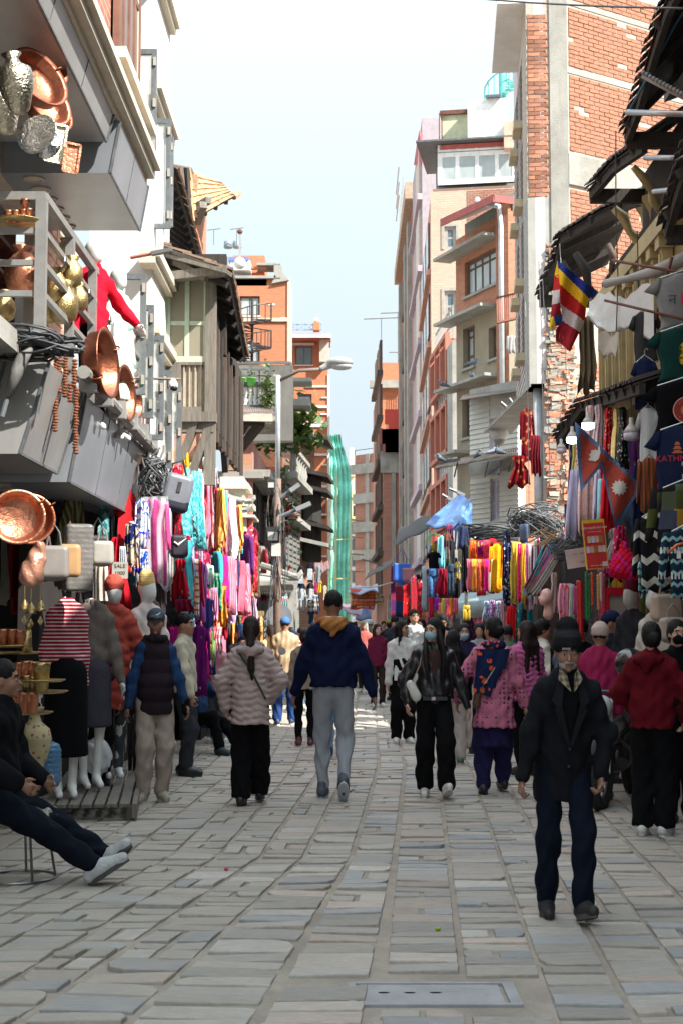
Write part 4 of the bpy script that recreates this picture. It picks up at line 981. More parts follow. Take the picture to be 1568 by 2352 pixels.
eave([at(1341,436,15.9),at(1392,374,15.2),at(1461,324,14.0)],.7,.5,TIN,'tin_eave')
eave([at(1227,679,18.8),at(1264,594,18.6),at(1276,540,18.2),at(1374,480,17.2),at(1455,447,16.4)],.95,.45,TIN,'tin_eave')
eave([at(1266,1003,17.6),at(1322,922,17),at(1363,909,15.4),at(1453,875,12.8)],.8,.25,TIN,'tin_eave')
eave([at(1510,780-260,12.0),at(1532,440,11.6),at(1566,330,11.2)],.7,.4,TIN,'tin_eave')
q=MB();q.hexa([(3.3,-9,6.9),(10,-9,9.4),(10,14.2,9.4),(3.3,14.2,6.9),(3.3,-9,7.1),(10,-9,9.6),(10,14.2,9.6),(3.3,14.2,7.1)]);put_w(q,'main_roof',TIN)
# dark boarding under the third eave, carved struts and yellow columns
def strut(pts,d,r=.07,m=YEL,n='carved_strut'):
    q=MB();q.tube([at(x,y,dd) for x,y,dd in pts],[r*(.95 if i % 2 else .65) for i in range(len(pts))],4);put_w(q,n,m,smooth=True)
strut([(1408,478,16),(1432,500,16),(1444,530,16.1),(1470,560,16.2),(1480,590,16.3),(1512,640,16.6)],16)
strut([(1455,385,14.6),(1478,410,14.7),(1496,440,14.8),(1500,460,14.9),(1524,500,15)],15)
strut([(1395,560,16.6),(1408,590,16.6),(1402,620,16.7),(1420,650,16.8)],15,.05,WOOD)
strut([(1320,580,17.6),(1345,620,17.6),(1350,660,17.7),(1375,690,17.8)],17,.07,WOOD_DARK)
strut([(1290,600,18),(1310,640,18),(1318,680,18.1)],17,.06,WOOD_DARK)
for (x,y0,y1,d,w_) in ((1525,450,690,15.6,.26),(1495,470,640,16.6,.2)):
    b_,t_=at(x,y1,d),at(x,y0,d);h=t_.z-b_.z
    q=MB().lathe([(w_*.6,0),(w_*.6,.08),(w_*.42,.12),(w_*.42,h*.62),(w_*.55,h*.65),(w_*.5,h*.7),(w_*.62,h*.85),(w_*.9,h*.95),(w_*.9,h)],6,Matrix.Translation(b_));put_w(q,'carved_column',YEL)
for i in range(9):
    d=17.3-i*.42;p=onx(784+3.25/d*FPX,900,3.25);q=MB()
    h=.9;w_=.055
    q.box(3.18,3.29,d-.06,d+.06,4.16,5.3);q.box(3.13,3.29,d-.1,d+.1,4.02,4.16);q.box(3.14,3.29,d-.09,d+.09,5.3,5.42);q.box(3.16,3.18,d-.025,d+.025,4.2,5.25);put_w(q,'pilaster',YEL)
q=MB();q.box(3.05,3.45,13.2,17.6,3.86,4.02);q.box(3.12,3.45,13.2,17.6,5.42,5.6);put_w(q,'carved_beam',YEL,kind='stuff')
q=MB();q.box(3.3,3.34,13.2,17.6,4.02,5.42);put_w(q,'panelling',mat((.3,.23,.11),.8,var=.3,dirt=.4))
# poles sticking out, ropes and fairy-light strings
PO=mat((.35,.35,.35),.35,.8,var=.2)
def pole(label,pts,r=.02,m=PO,nm='pole'):return T(MB().tube(pts,r,8).build(nm,m,None,True),label,'pole')
pole('galvanised pipe with a blue rope tied to its end, jutting from the upper right roof',[at(1440,258,13),at(1575,262,12)],.028)
pole('thin steel pipe jutting out level below the second tin eave',[at(1480,362,13),at(1575,362,12.2)],.024)
pole('steel pipe below the yellow carved strut, lowest of the three at upper right',[at(1500,440,13),at(1575,432,12.3)],.024)
pole('dark rod slanting across in front of the grey tee',[at(1388,690,13.2),at(1575,735,12.4)],.013,RUST)
pole('rusty upright rod beside the rolled white tarpaulin',[at(1505,735,13),at(1542,590,12.8)],.016,RUST)
pole('dark rod tied across above the rolled tarpaulin',[at(1405,598,13.4),at(1575,628,12.6)],.014,RUST)
pole('blue rope running from the pipe end up to the roof edge',[at(1443,256,13),at(1490,170,12.8),at(1552,52,12.4),at(1580,10,12.2)],.012,mat((.05,.14,.2),.8),'rope')
rc_=thing('roof_corner','grey ribbed plastic roof corner jutting in front of the black upper eave, right edge','roof',at(1475,170,12.5));iv=Matrix.Translation(rc_.location).inverted()
for i,(x,y) in enumerate([(1476+i*8,168+i*4.2+(i<2)*-1) for i in range(14)]):
    o=MB().ball(at(x,y,12.5-i*.03),.022,6).build('ridge_cap',mat((.2,.2,.2),.6),rc_,True);o.matrix_local=iv
o=MB().bar(at(1474,176,12.5),at(1580,232,12.2),.04,.03).build('edge',mat((.24,.2,.18),.7),rc_);o.matrix_local=iv
def strand(label,pts,r=.004,m=None,nm='wire',cat='wire'):
    return T(MB().tube(pts,r,4).build(nm,m or BLACKM),label,cat)
def sag(a,b,dz,n=10):return [Vector(a).lerp(Vector(b),t/n)-Vector((0,0,dz*4*(t/n)*(1-t/n))) for t in range(n+1)]
strand('black overhead cable crossing the top right corner of the view',sag(at(1090,-4,14),at(1575,19,11.5),.02),.009)
for i,(x,y0,x1,y1) in enumerate(((1205,690,1214,1240),(1236,600,1246,1000),(1284,560,1300,900),(1205+40,640,1262,1120))):
    strand(['thin fairy light wire hanging down the white plaster corner','fairy light string in front of the ragged brick edge','fairy light string falling over the striped flag','fairy light wire left of the striped flag'][i],[at(x,y0,16.5),at((x+x1)/2+3,(y0+y1)/2,16.5),at(x1,y1,16.5)],.004,mat((.5,.5,.48),.6),'fairy_light_string')
strand('pair of twisted hanging wires in front of the ragged brick wall',[at(1462,530-0,14),at(1466,700,14),at(1461,860,14),at(1470,980,14)],.006)
strand('black cord dropping beside the yellow struts',[at(1413,300,14),at(1413,480,14),at(1418,640,14),at(1414,760,14)],.006)

# ================================================================ tall brick and concrete building
DB=24.5
P0,P1=at(1211,500,DB),at(1306,500,DB)
F12=Fac((P0.x,DB),(P1.x,DB),'tall building with a raw orange brick party wall and a white tiled street face',name='brick_building')
zt=13.3;zc0=F12.hit(1240,888)[1];zb0=F12.hit(1240,455)[1]
cx0,cx1=F12.hit(1262,300)[0],F12.hit(1303,300)[0]
F12.wall(0,cx0,zc0,zb0,mat((.33,.325,.30),.9,var=.15,vs=2,bump=.4,dirt=.6,dcol=(.25,.23,.19),ds=1.5),t=.6,name='plaster')
F12.wall(0,cx0,zb0,zt,MORT,t=.6,name='mortar_bed')
F12.wall(cx0,cx1,zc0+1.35,zt,CONC_L,t=.6,name='concrete_column',off=.03)
T12=Fac((P1.x-.02,DB+.02),(P1.x+3.6*math.sin(1.0),DB+3.6*math.cos(1.0)),'',par=F12)
T12.wall(0,T12.L,0,zt,MORT,t=.4,name='mortar_bed')
beams=[(0,T12.L,T12.hit(1306,427)[1],T12.hit(1306,352)[1]),(0,T12.L,T12.hit(1306,168)[1],T12.hit(1306,160)[1]),(0,T12.L,T12.hit(1306,12)[1],T12.hit(1306,4)[1]),(.0,T12.L,T12.hit(1330,592)[1],T12.hit(1330,582)[1])]
q=MB();q.box(0,T12.L,-.05,0,beams[0][2]+.02,beams[0][3]-.02);T12.put(q,'concrete_beam',CONC_L)
for b_ in beams[1:]:q=MB();q.box(0,T12.L,-.014,0,b_[2],b_[3]);T12.put(q,'concrete_band',CONC_L)
BRKS=mat((.32,.14,.085),.88,var=.22,vs=11,bump=.35,bs=50,rnd=.45)
bp=link('brickwork',None,F12.o);bp2=link('brickwork',None,F12.o);bp2.matrix_local=T12.M
R_=random.Random(21)
k1,ov1=brick_run(F12,.02,cx0-.02,zb0+.02,zt-.7,.225,.077,bp,.018,rnd=R_,limit=86,m=BRKS)
k2,ov2=brick_run(T12,.06,T12.L,7.15,zt-.2,.235,.077,bp2,.016,holes=[(a,b,c-.03,d+.03) for a,b,c,d in beams],rnd=R_,limit=214,m=BRKS,skip=.03)
ov2.build('brickwork_rest',BRKS,bp2,kind='stuff')
# ragged lower party wall: rubble of brick ends and old plaster
rr=random.Random(9);rb_=MB()
for i in range(2300):
    x,y=rr.uniform(1262,1306),rr.uniform(560,1235)
    if i>1500:break
    if y<760 and x<1262+(y-560)*.02:continue
    s,z=F12.hit(x,y);w_,h=rr.uniform(.03,.13),rr.uniform(.015,.045);o_=rr.uniform(0,.09)
    rb_.k=rr.choice([0,0,1,1,2]) if y>880 else rr.choice([1,1,2,2,0])
    j=lambda:rr.uniform(-.014,.014)
    rb_.hexa([(s-w_+j(),-o_+j(),z-h+j()),(s+w_+j(),-o_+j(),z-h+j()),(s+w_,.05,z-h),(s-w_,.05,z-h),(s-w_+j(),-o_+j(),z+h+j()),(s+w_+j(),-o_+j(),z+h+j()),(s+w_,.05,z+h),(s-w_,.05,z+h)])
F12.put(rb_,'rubble_wall',[BRKS,CONC_L,mat((.42,.34,.26),.95,var=.3,bump=.4)],kind='stuff')
rt_=MB()
for i in range(2600):
    x,y=rr.uniform(1300,1400),rr.uniform(840,1235)
    s,z=T12.hit(x,y);w_,h=rr.uniform(.04,.13),rr.uniform(.018,.042);o_=rr.uniform(0,.07);rt_.k=rr.choice([0,0,0,1,2])
    rt_.hexa([(s-w_+j(),-o_+j(),z-h),(s+w_+j(),-o_+j(),z-h+j()),(s+w_,.05,z-h),(s-w_,.05,z-h),(s-w_+j(),-o_+j(),z+h+j()),(s+w_+j(),-o_+j(),z+h),(s+w_,.05,z+h),(s-w_,.05,z+h)])
T12.put(rt_,'rubble_wall',[BRKS,CONC_L,mat((.42,.34,.26),.95,var=.3,bump=.4)],kind='stuff')
F12.wall(cx0-.05,F12.hit(1308,900)[0],0,zc0+1.4,MORT,t=.5,name='old_wall',off=-.03)
# soffit of the jetty, pipes
q=MB();q.hexa([(0.02,.0,zc0-.0),(cx0,.0,zc0),(cx0+.0,6,zc0),(-.2,6,zc0),(.02,.0,zc0+.05),(cx0,.0,zc0+.05),(cx0,6,zc0+.05),(-.2,6,zc0+.05)]);F12.put(q,'jetty_soffit',CONC_L)
s_=F12.hit(1240,1000)[0];MB().tube([(s_,.25,zc0),(s_,.25,2.6)],.085,12).build('drain_pipe',mat((.42,.44,.46),.5),F12.o,True)
q=MB();s_=F12.hit(1258,1000)[0];q.box(s_-.09,s_+.09,.2,.4,1.5,zc0);F12.put(q,'tiled_pier',WHITE)
# white street face with slit windows
S12=Fac((at(1183,700,29.2).x,29.2),(P0.x,DB),'',par=F12)
WTILE=mat((.5,.46,.45),.6,var=.06,vs=2)
S12.wall(0,S12.L-.01,5.75,zt+1,WTILE,t=.3,name='tiled_face')
for zz in (6.6,8.0,9.5,11.0):
    for a_ in (.28,.62):
        s_=S12.L*a_;q=MB();q.box(s_-.28,s_+.28,-.014,.0,zz,zz+1.05);w_=S12.put(q,'slit_window',WOOD);MB().box(s_-.33,s_+.33,-.16,0,zz-.16,zz-.02).build('sill',mat((.5,.42,.28),.8),w_)
q=MB()
for i in range(46):z=5.8+i*.14;q.box(0,S12.L,-.011,-.0005,z,z+.012)
S12.put(q,'tile_joints',mat((.36,.32,.3),.9),kind='stuff')
q=MB();z=F12.hit(1200,4)[1];q.box(1.5,S12.L+.0,-.5,.3,z-.02,z+.14);S12.put(q,'balcony_soffit',WHITE)
# ================================================================ white boarded annex
F13=Fac((at(1079,1000,35.5).x,35.5),(at(1189,1000,34).x,34),'low white weatherboarded building with two tin canopies and pigeons, right side')
SHIP=mat((.62,.61,.55),.8,var=.1,vs=2,dirt=.35,dcol=(.4,.36,.26),ds=1.5)
w1,w2=F13.rect(1124,1146,960,1046),F13.rect(1120,1148,1098,1196)
F13.wall(0,F13.L,F13.hit(1130,1236)[1],F13.hit(1130,905)[1],SHIP,holes=[w1,w2],t=.2,name='boarded_wall')
z=F13.hit(1130,1200)[1];i=0
while z<F13.hit(1130,905)[1]-.1:
    for a_,b_ in ((0,w1[0]),(w1[1],F13.L)):
        if not (F13.hit(1130,1082)[1]>z>F13.hit(1130,1100)[1]) :
            q=MB();q.hexa([(a_,-.035,z),(b_,-.035,z),(b_,0,z),(a_,0,z),(a_,-.006,z+.115),(b_,-.006,z+.115),(b_,0,z+.115),(a_,0,z+.115)]);F13.put(q,'weatherboard',SHIP)
    z+=.125
F13.win(w1,2,3,mat((.55,.53,.6),.7),GLASS,fw=.07,dep=.08,sill=None);F13.win(w2,2,1,mat((.5,.48,.55),.7),mat((.4,.38,.45),.7),fw=.06,dep=.06,mid=[.42])
q=MB();r=F13.rect(1079,1189,1200,1222);q.box(0,F13.L,-.06,.0,r[2],r[3]);F13.put(q,'grey_base_band',CONC);q=MB();r=F13.rect(1079,1189,1058,1085);q.box(0,F13.L,-.045,.0,r[2],r[3]);F13.put(q,'stained_band',CONC)
q=MB();r=F13.rect(1079,1189,893,915);q.box(0,F13.L,-.02,2,r[2]+.1,r[3]+.1);F13.put(q,'parapet',CONC)
def canopy(label,A,B,C,D,n,m,par=None):
    o=T(corr(A,B,C,D,n).build('tin_canopy',m,None,True),label,'canopy');return o
canopy('corrugated tin canopy with pigeons in the middle of the white boarded building',at(997,1076,34.3),at(1186,1046,32.8),at(1188,1030,34),at(1010,1058,35.6),44,TIN)
canopy('corrugated tin sheet roof over the top of the white boarded building',at(1054,920,34.6),at(1186,899,33.4),at(1188,885,35),at(1062,908,36),30,TIN)
for i,x in enumerate((1120,1150,1172,1050)):T(MB().bar(at(x,1060,33.4),at(x-8,1095,34.8),.03).build('canopy_bracket',BLACKM),f'{["first", "second", "third", "leftmost"][i] if i < 3 else "outermost left"} thin iron bracket under the middle tin canopy{["", " from the left", " from the left"][min(i, 2)] if i < 3 else ""}','bracket','canopy brackets')
# ================================================================ brown brick and render building
F14=Fac((at(1046,700,39.5).x,39.5),(at(1167,700,36.6).x,36.6),'old building, brick above and brown render below, with projecting concrete ledges and brown windows')
BR14=brick((.44,.2,.12),(.36,.15,.095),mor=(.36,.2,.13),bw=.24,rh=.082,dirt=.25);BEI=mat((.3,.25,.18),.92,var=.18,vs=1.2,bump=.2,dirt=.45,dcol=(.16,.13,.1),ds=1)
W=[F14.rect(1066,1150,582,664),F14.rect(1062,1089,751,844),F14.rect(1121,1147,749,823),F14.rect(1060,1079,908,1005)]
zs2=F14.hit(1100,716)[1]
F14.wall(0,F14.L,zs2,F14.hit(1158,487)[1],BR14,holes=[W[0]],t=.35,name='brick_wall');F14.wall(0,F14.L,0,zs2,BEI,holes=W[1:],t=.35,name='rendered_wall')
F14.win(W[0],5,1,WOOD,GLASS_PALE,fw=.09,dep=.1,sill=CONC_L,mid=[.76])
for w_ in W[1:]:F14.win(w_,2,1,WOOD,GLASS_PALE,fw=.1,dep=.15,sill=CONC_L,mid=[.3,.78])
for (x0,y0),(x1,y1),dep_,par in (((1022,583),(1145,540),.8,0),((1020,738),(1140,702),.8,0),((1016,894),(1150,861),.8,0),((1020,1047),(1079,1037),.8,0)):
    a_,b_=F14.hit(max(x0+24,1046),y0-10),F14.hit(x1,y1);z=b_[1]
    q=MB();q.box(-.35,b_[0]+.1,-.55,.0,z-.06,z+.02);F14.put(q,'concrete_ledge',CONC)
S14=Fac((at(1167,700,36.6).x,36.6),(at(1187,700,36.9).x,36.9),'',par=F14);S14.wall(0,S14.L+1,0,F14.hit(1158,470)[1],BR14,t=.4,name='return_wall')
p=F14.hit(1160,480);q=MB().tube([(F14.hit(1133,465)[0],-.5,F14.hit(1133,462)[1]),(F14.hit(1138,472)[0],-.5,F14.hit(1138,472)[1]),(p[0],-.2,F14.hit(1160,476)[1]),(p[0],-.15,F14.hit(1160,520)[1]),(p[0],-.15,F14.hit(1160,900)[1])],.07,10);F14.put(q,'drain_pipe',mat((.6,.63,.66),.45),smooth=True)
# red-edged lean-to roof
q=MB();a_,b_,c_=at(1011,512,37.5),at(1133,455,35.6),at(1183,462,36.8)
q.hexa([a_,b_,at(1190,452,40),at(1060,505,41),a_+Vector((0,0,.1)),b_+Vector((0,0,.1)),at(1190,446,40),at(1060,500,41)]);put_w(q,'roof_sheet',mat((.1,.1,.1),.6),F14.o,F14.o_inv)
q=MB();q.bar(a_,b_,.04,.2);q.bar(b_,c_,.04,.18);put_w(q,'red_fascia',mat((.36,.09,.08),.6),F14.o,F14.o_inv)
q=MB();q.box(F14.hit(1055,530)[0],F14.L,.15,.3,F14.hit(1158,487)[1],F14.hit(1158,470)[1]+.2);F14.put(q,'loft_wall',mat((.2,.22,.2),.8))
bc=link('iron_balcony',None,F14.o);bc.matrix_local=F14.o_inv
q=MB();q.hexa([at(1140,745,35.2),at(1185,735,34.4),at(1187,730,36),at(1150,738,36.6),at(1140,742,35.2),at(1185,732,34.4),at(1187,727,36),at(1150,735,36.6)]);q.build('floor',RUST,bc)
for i in range(12):p0,p1=at(1142+i*3.8,742-i*.85,35.2-i*.07),at(1140+i*3.9,684-i*.9,35.2-i*.07);MB().bar(p0,p1,.022).build('bar',mat((.4,.15,.1),.7),bc)
MB().bar(at(1139,684,35.2),at(1185,673,34.4),.035).build('handrail',RUST,bc)
# ================================================================ red framed building with white grid windows
F15=Fac((at(995,1000,46.4).x,46.4),(at(1033,1000,42.2).x,42.2),'terracotta painted frame building with tall white-gridded windows, right side')
REDP=mat((.42,.16,.11),.8,var=.12,vs=2,dirt=.25,dcol=(.3,.1,.06))
def r15(x0,x1,yt,yb):xm=1014;s0,s1=F15.hit(x0,1000)[0],F15.hit(x1,1000)[0];return (s0,s1,F15.hit(x1,yb)[1],F15.hit(x1,yt)[1])
wA,wB=r15(999,1031,815,927),r15(1001,1031,985,1102)
ht=F15.hit(1033,775)[1]
F15.wall(0,F15.L,2.6,ht,REDP,holes=[wA,wB],t=.5,name='frame_wall')
WFR=mat((.72,.74,.75),.5)
for w_ in (wA,wB):F15.win(w_,6,1,WFR,GLASS_PALE,fw=.07,dep=.1,mid=[.66])
for zr in (F15.hit(1033,805)[1],F15.hit(1031,965)[1],F15.hit(1031,1135)[1]):
    for i in range(3):
        s_=.25+i*F15.L/3.1;q=MB();q.box(s_,s_+F15.L/3.1-.4,-.006,.0,zr-.75,zr+.35) ;F15.put(q,'recessed_panel',mat((.3,.085,.05),.85))
    for i in range(4):s_=.02+i*F15.L/3.1;q=MB();q.box(s_,s_+.2,-.14,.0,zr-.9,zr+.45);F15.put(q,'fin',REDP)
    for o_ in (-1.,.45):q=MB();q.box(0,F15.L,-.14,.0,zr+o_,zr+o_+.14);F15.put(q,'rail',REDP)
q=MB();a_,b_=F15.hit(1033,850)[0],F15.hit(1046,850)[0];q.box(a_+.01,a_+1.2,-.1,.5,2,F15.hit(1033,800)[1]);F15.put(q,'concrete_pier',CONC)
q=MB()
for i in range(8):s_=F15.L*i/7;q.bar((s_,.1,ht),(s_,.1,ht+1.0),.05)
q.bar((0,.1,ht+1),(F15.L,.1,ht+1),.05);q.bar((0,.1,ht+.5),(F15.L,.1,ht+.5),.04);F15.put(q,'roof_railing',STEELP)
# ================================================================ peach building with glazed roof room
F16=Fac((at(989,700,47.5).x,47.5),(at(1195,700,47).x,47),'tall peach painted brick building with a glazed white-framed roof room')
PEA=brick((.6,.43,.35),(.55,.38,.3),mor=(.55,.37,.26),rh=.08,dirt=.2,dcol=(.45,.25,.17));zg=F16.hit(1040,432)[1]
v1,v2=F16.rect(1020,1046,520,572),F16.rect(1020,1046,668,738)
F16.wall(0,F16.L,0,zg,PEA,holes=[v1,v2],t=1,name='wall');ol=mat((.35,.34,.3),.8)
for w_ in (v1,v2):F16.win(w_,1,2,ol,GLASS,fw=.1,dep=.05,surround=ol)
q=MB();r=F16.rect(1072,1180,436,470);q.box(r[0],r[1],-.02,0,r[2]-1,r[3]);F16.put(q,'bare_brick_patch',BRK_OLD)
r=F16.rect(998,1186,332,428);zt2=r[3];WG=mat((.78,.78,.76),.5)
gl=F16.win((r[0]+.1,r[1],zg+.1,F16.hit(1040,352)[1]),4,1,WG,GLASS_PALE,fw=.16,dep=-.1,name='glazed_room')
F16.win((r[0]+.1,r[1],F16.hit(1040,350)[1],F16.hit(1040,334)[1]),4,1,WG,GLASS_PALE,fw=.07,dep=-.1,name='clerestory')
q=MB();q.box(r[0]+.2,r[1],-.14,-.1,F16.hit(1040,344)[1],F16.hit(1040,335)[1]);F16.put(q,'red_blind',mat((.5,.12,.1),.8))
q=MB();q.box(r[0]-.6,r[1]+.2,-.5,3,F16.hit(1040,333)[1],F16.hit(1040,329)[1]);F16.put(q,'roof_slab',DGREY)
q=MB();q.box(r[0],r[1],.3,3,zg,F16.hit(1040,333)[1]);F16.put(q,'room_core',mat((.25,.27,.27),.8))
r=F16.rect(1011,1070,251,324);q=MB();q.box(r[0],r[1],.5,.6,r[2],r[3]);F16.put(q,'yellow_sheet_wall',mat((.5,.5,.33),.8))
r=F16.rect(1074,1160,232,326);q=MB();q.box(r[0],r[1],-.2,2.4,r[2],r[3]);F16.put(q,'white_sheet_room',mat((.82,.82,.8),.7))
q=MB();r=F16.rect(1006,1070,249,252);q.box(r[0],r[1],.4,1.5,r[2],r[3]+.1)
for x in (1005,1011):r=F16.rect(x-1,x+1,250,325);q.box(r[0],r[1],.4,.45,r[2],r[3])
F16.put(q,'canopy_frame',RUST,kind='stuff');q=MB();r=F16.rect(1158,1184,290,350);q.box(r[0],r[1],-.5,1,r[2],r[3]);F16.put(q,'roof_pier',mat((.62,.4,.3),.9))
r=F16.rect(1116,1150,222,232);q=MB();q.hexa([(r[0],-.4,r[2]),(r[1],-.4,r[2]),(r[1],.6,r[3]),(r[0],.6,r[3]),(r[0],-.4,r[2]+.08),(r[1],-.4,r[2]+.08),(r[1],.6,r[3]+.08),(r[0],.6,r[3]+.08)]);F16.put(q,'solar_panel',mat((.1,.12,.16),.2))
TQ=mat((.12,.5,.45),.5);ts=thing('spiral_stair','turquoise spiral stair and railings on the highest roof at right','staircase',(at(1157,270,47).x,47.5,at(1157,270,47).z))
MB().tube([(0,0,-.5),(0,0,2.3)],.12,8).build('newel',TQ,ts)
q=MB();h=[]
for i in range(16):
    a_=i*.42+1.2;c,s_=.62*math.cos(a_),.62*math.sin(a_);z=i*.13-.2;q.tube([(c,s_,z),(c,s_,z+.75)],.018,4);h.append((c,s_,z+.75))
    q.hexa([(0,0,z),(c,s_,z),(.62*math.cos(a_+.4),.62*math.sin(a_+.4),z),(0,.02,z),(0,0,z+.03),(c,s_,z+.03),(.62*math.cos(a_+.4),.62*math.sin(a_+.4),z+.03),(0,.02,z+.03)])
q.tube(h,.025,5);q.build('treads_and_balusters',TQ,ts)
q=MB()
for i in range(6):q.bar((.1+i*.06,0,-.9-.0),(.1+i*.06,0,-.2),.02)
q.bar((0,0,-.2),(.45,0,-.15),.03);q.build('railing',mat((.3,.55,.6),.5),ts)
T(MB().box(-.1,.12,-.1,.1,0,.55).ball((0,0,.7),.13).build('laundry',mat((.7,.02,.05),.9)),'bright red cloth hung beside the turquoise spiral stair on the high roof','cloth').location=at(1160,155,47)
# street side of the peach building, lilac building, brick ones
F17=Fac((at(969,700,57).x,57),(at(989,700,47.6).x,47.6),'',par=F16)
F17.wall(0,F17.L-.02,0,zg-.3,mat((.42,.22,.16),.85,var=.12,dirt=.25),t=.4,name='street_wall')
for k in range(5):
    z=4.0+k*2.5
    for i in range(3):s_=.5+i*F17.L/3.2;q=MB();q.box(s_,s_+F17.L/4.4,-.05,0,z,z+1.5);w_=F17.put(q,'window',WOOD);MB().box(s_+.15,s_+F17.L/4.4-.15,-.065,-.052,z+.1,z+1.4).build('pane',GLASS_PALE,w_)
    q=MB();q.box(0,F17.L,-.15,0,z-.55,z-.35);F17.put(q,'string_course',mat((.45,.24,.18),.85))
LIL=mat((.36,.31,.34),.8,var=.1,dirt=.2)
F18=Fac((at(948,700,66).x,66),(at(970,700,57.2).x,57.2),'tall lilac painted building with a red tiled gable, on the right skyline')
zl=F18.hit(950,400)[1]
F18.wall(0,F18.L,0,zl,LIL,t=1,name='wall')
for k in range(6):
    z=4+k*3;q=MB();q.box(0,F18.L,-.2,0,z,z+.25);F18.put(q,'ledge',mat((.45,.35,.4),.8))
    q=MB();q.box(F18.L*.62,F18.L*.95,-.12,0,z+.3,z+2.7);F18.put(q,'bay_strip',mat((.55,.46,.42),.8))
q=MB();p=lambda x,y,d:at(x,y,d)
q.hexa([p(949,380,60),p(969,375,57),p(986,332,58),p(962,340,66),p(956,330,60),p(962,298,57),p(982,300,58),p(962,300,66)]);put_w(q,'red_tiled_gable',brick((.5,.15,.16),(.42,.1,.12),mor=(.3,.08,.1),bw=.4,rh=.3),F18.o,F18.o_inv)
F19=Fac((at(921,900,84).x,84),(at(950,900,67).x,67),'weathered brick and concrete building with stained pilasters, right of the orange tower')
z9=F19.hit(923,625)[1];F19.wall(0,F19.L,0,z9,BRK_R,t=1,name='wall')
for s_ in (.05,.55,.8):q=MB();q.box(F19.L*s_,F19.L*s_+1.1,-.2,0,0,z9-.6);F19.put(q,'concrete_pilaster',CONC)
for k in range(6):q=MB();z=3.5+k*3;q.box(F19.L*.2,F19.L*.5,-.1,0,z+.4,z+2.2);F19.put(q,'window',WOOD)
q=MB();q.box(-.2,F19.L+.2,-.4,1,z9-.2,z9+.6);F19.put(q,'roof_parapet',mat((.42,.3,.22),.9,dirt=.3))
q=MB()
for i in range(5):q.bar((F19.L*.4+i*1.2,-.3,z9+.6),(F19.L*.4+i*1.2,-.3,z9+2.6),.06)
for zz in (1.7,2.4,3.2):q.bar((F19.L*.4,-.5,z9+zz),(F19.L*.4+4.8,-.5,z9+zz),.06)
F19.put(q,'roof_rail',STEELP)
F20=Fac((at(866,900,95).x,95),(at(926,900,95).x,95),'orange brick tower with concrete bands standing alone right of the gap of sky')
F20.wall(0,F20.L,0,F20.hit(890,833)[1],BRK_O,t=3,name='wall')
q=MB()
for y,h,o_ in ((876,.5,.5),(1000,.35,.1)):z=F20.hit(890,y)[1];q.box(-.5 if o_>.3 else 0,F20.L,-o_,0,z-h,z)
F20.put(q,'concrete_band',CONC_L)
for i,(x,h) in enumerate(((876,4.2),(915,4.6))):
    s_=F20.hit(x,833)[0];z=F20.hit(x,833)[1];q=MB().bar((s_,1,z),(s_,1,z+h-1),.06);q.bar((s_-1.2,1,z+h-1),(s_+1.2,1,z+h-.9),.06);F20.put(q,'antenna',DGREY)
q=MB();z=F20.hit(890,833)[1];q.bar((.8,.5,z+.8),(F20.L,.5,z+.8),.05);F20.put(q,'roof_rail',DGREY)
F21=Fac((at(880,900,84).x,84),(at(927,900,84).x,84),'unfinished brick house with a ragged concrete column and washing on its far terrace')
z1_=F21.hit(900,1036)[1];F21.wall(0,F21.L,0,z1_,BRK_R,t=2,name='wall')
q=MB();r=F21.rect(899,908,1036,1300);q.box(r[0],r[1],-.1,0,0,z1_);F21.put(q,'concrete_column',CONC_L);q=MB();q.box(-.2,F21.L,-.12,0,z1_-1.3,z1_);F21.put(q,'stained_parapet',CONC)
q=MB()
for i in range(9):s_=.2+i*F21.L/9;q.bar((s_,.4,z1_),(s_,.4,z1_+5.5 if i>5 else z1_+3.4),.06)
F21.put(q,'terrace_bars',mat((.4,.15,.1),.7),kind='stuff')
for i,c in enumerate(((.3,.12,.1),(.5,.3,.26),(.6,.1,.08),(.25,.35,.55),(.2,.3,.5))):
    p=at(893+i*6.5,985-(i==2)*45,83.5);o=MB();o.box(-.4,.4,0,.06,-1.4,0);o.box(-.6,-.4,0,.06,-.9,0)
    T(o.build('laundry',fab(c)),['maroon','pinkish','bright red','pale blue','denim blue'][i]+' garment drying on the far terrace right of the sky gap','laundry','washing on the far terrace').location=p
# street face of tower with brown bays
F22b=Fac((at(857,1200,104).x,104),(at(866,1200,95).x,95.05),'',par=F20);F22b.wall(0,F22b.L,0,F20.hit(880,900)[1],mat((.38,.19,.13),.85,var=.3,dirt=.3),t=.5,name='street_wall')
F22=Fac((at(865,1200,94).x,94.5),(at(880,1200,84).x,84.2),'',par=F21)
F22.wall(0,F22.L,0,z1_+.5,mat((.38,.19,.13),.85,var=.3,dirt=.3),t=.5,name='street_wall')
for k in range(6):
    z=3+k*2.7;q=MB();q.box(-.1,F22.L,-.35,0,z,z+.3);F22.put(q,'dark_ledge',TIN)
    for i in range(3):q=MB();q.box(1+i*3.2,3+i*3.2,-.15,0,z+.5,z+2.3);F22.put(q,'bay_window',WOOD)
F23=Fac((at(815,1200,115).x,115),(at(868,1200,113).x,113),'red brick building with a pale concrete grid frame closing the street')
z3=F23.hit(840,1043)[1];F23.wall(0,F23.L,0,z3,BRK_R,t=3,name='wall')
q=MB();r=F23.rect(841,849,1043,1330);q.box(r[0],r[1],-.12,0,0,z3)
F23.put(q,'concrete_column',CONC_L)
for y in (1075,1143,1209,1273):z=F23.hit(840,y)[1];q=MB();q.box(-.5 if y<1100 else 0,F23.L,-.25,-.122,z-.45,z+.35);F23.put(q,'concrete_beam',CONC_L)
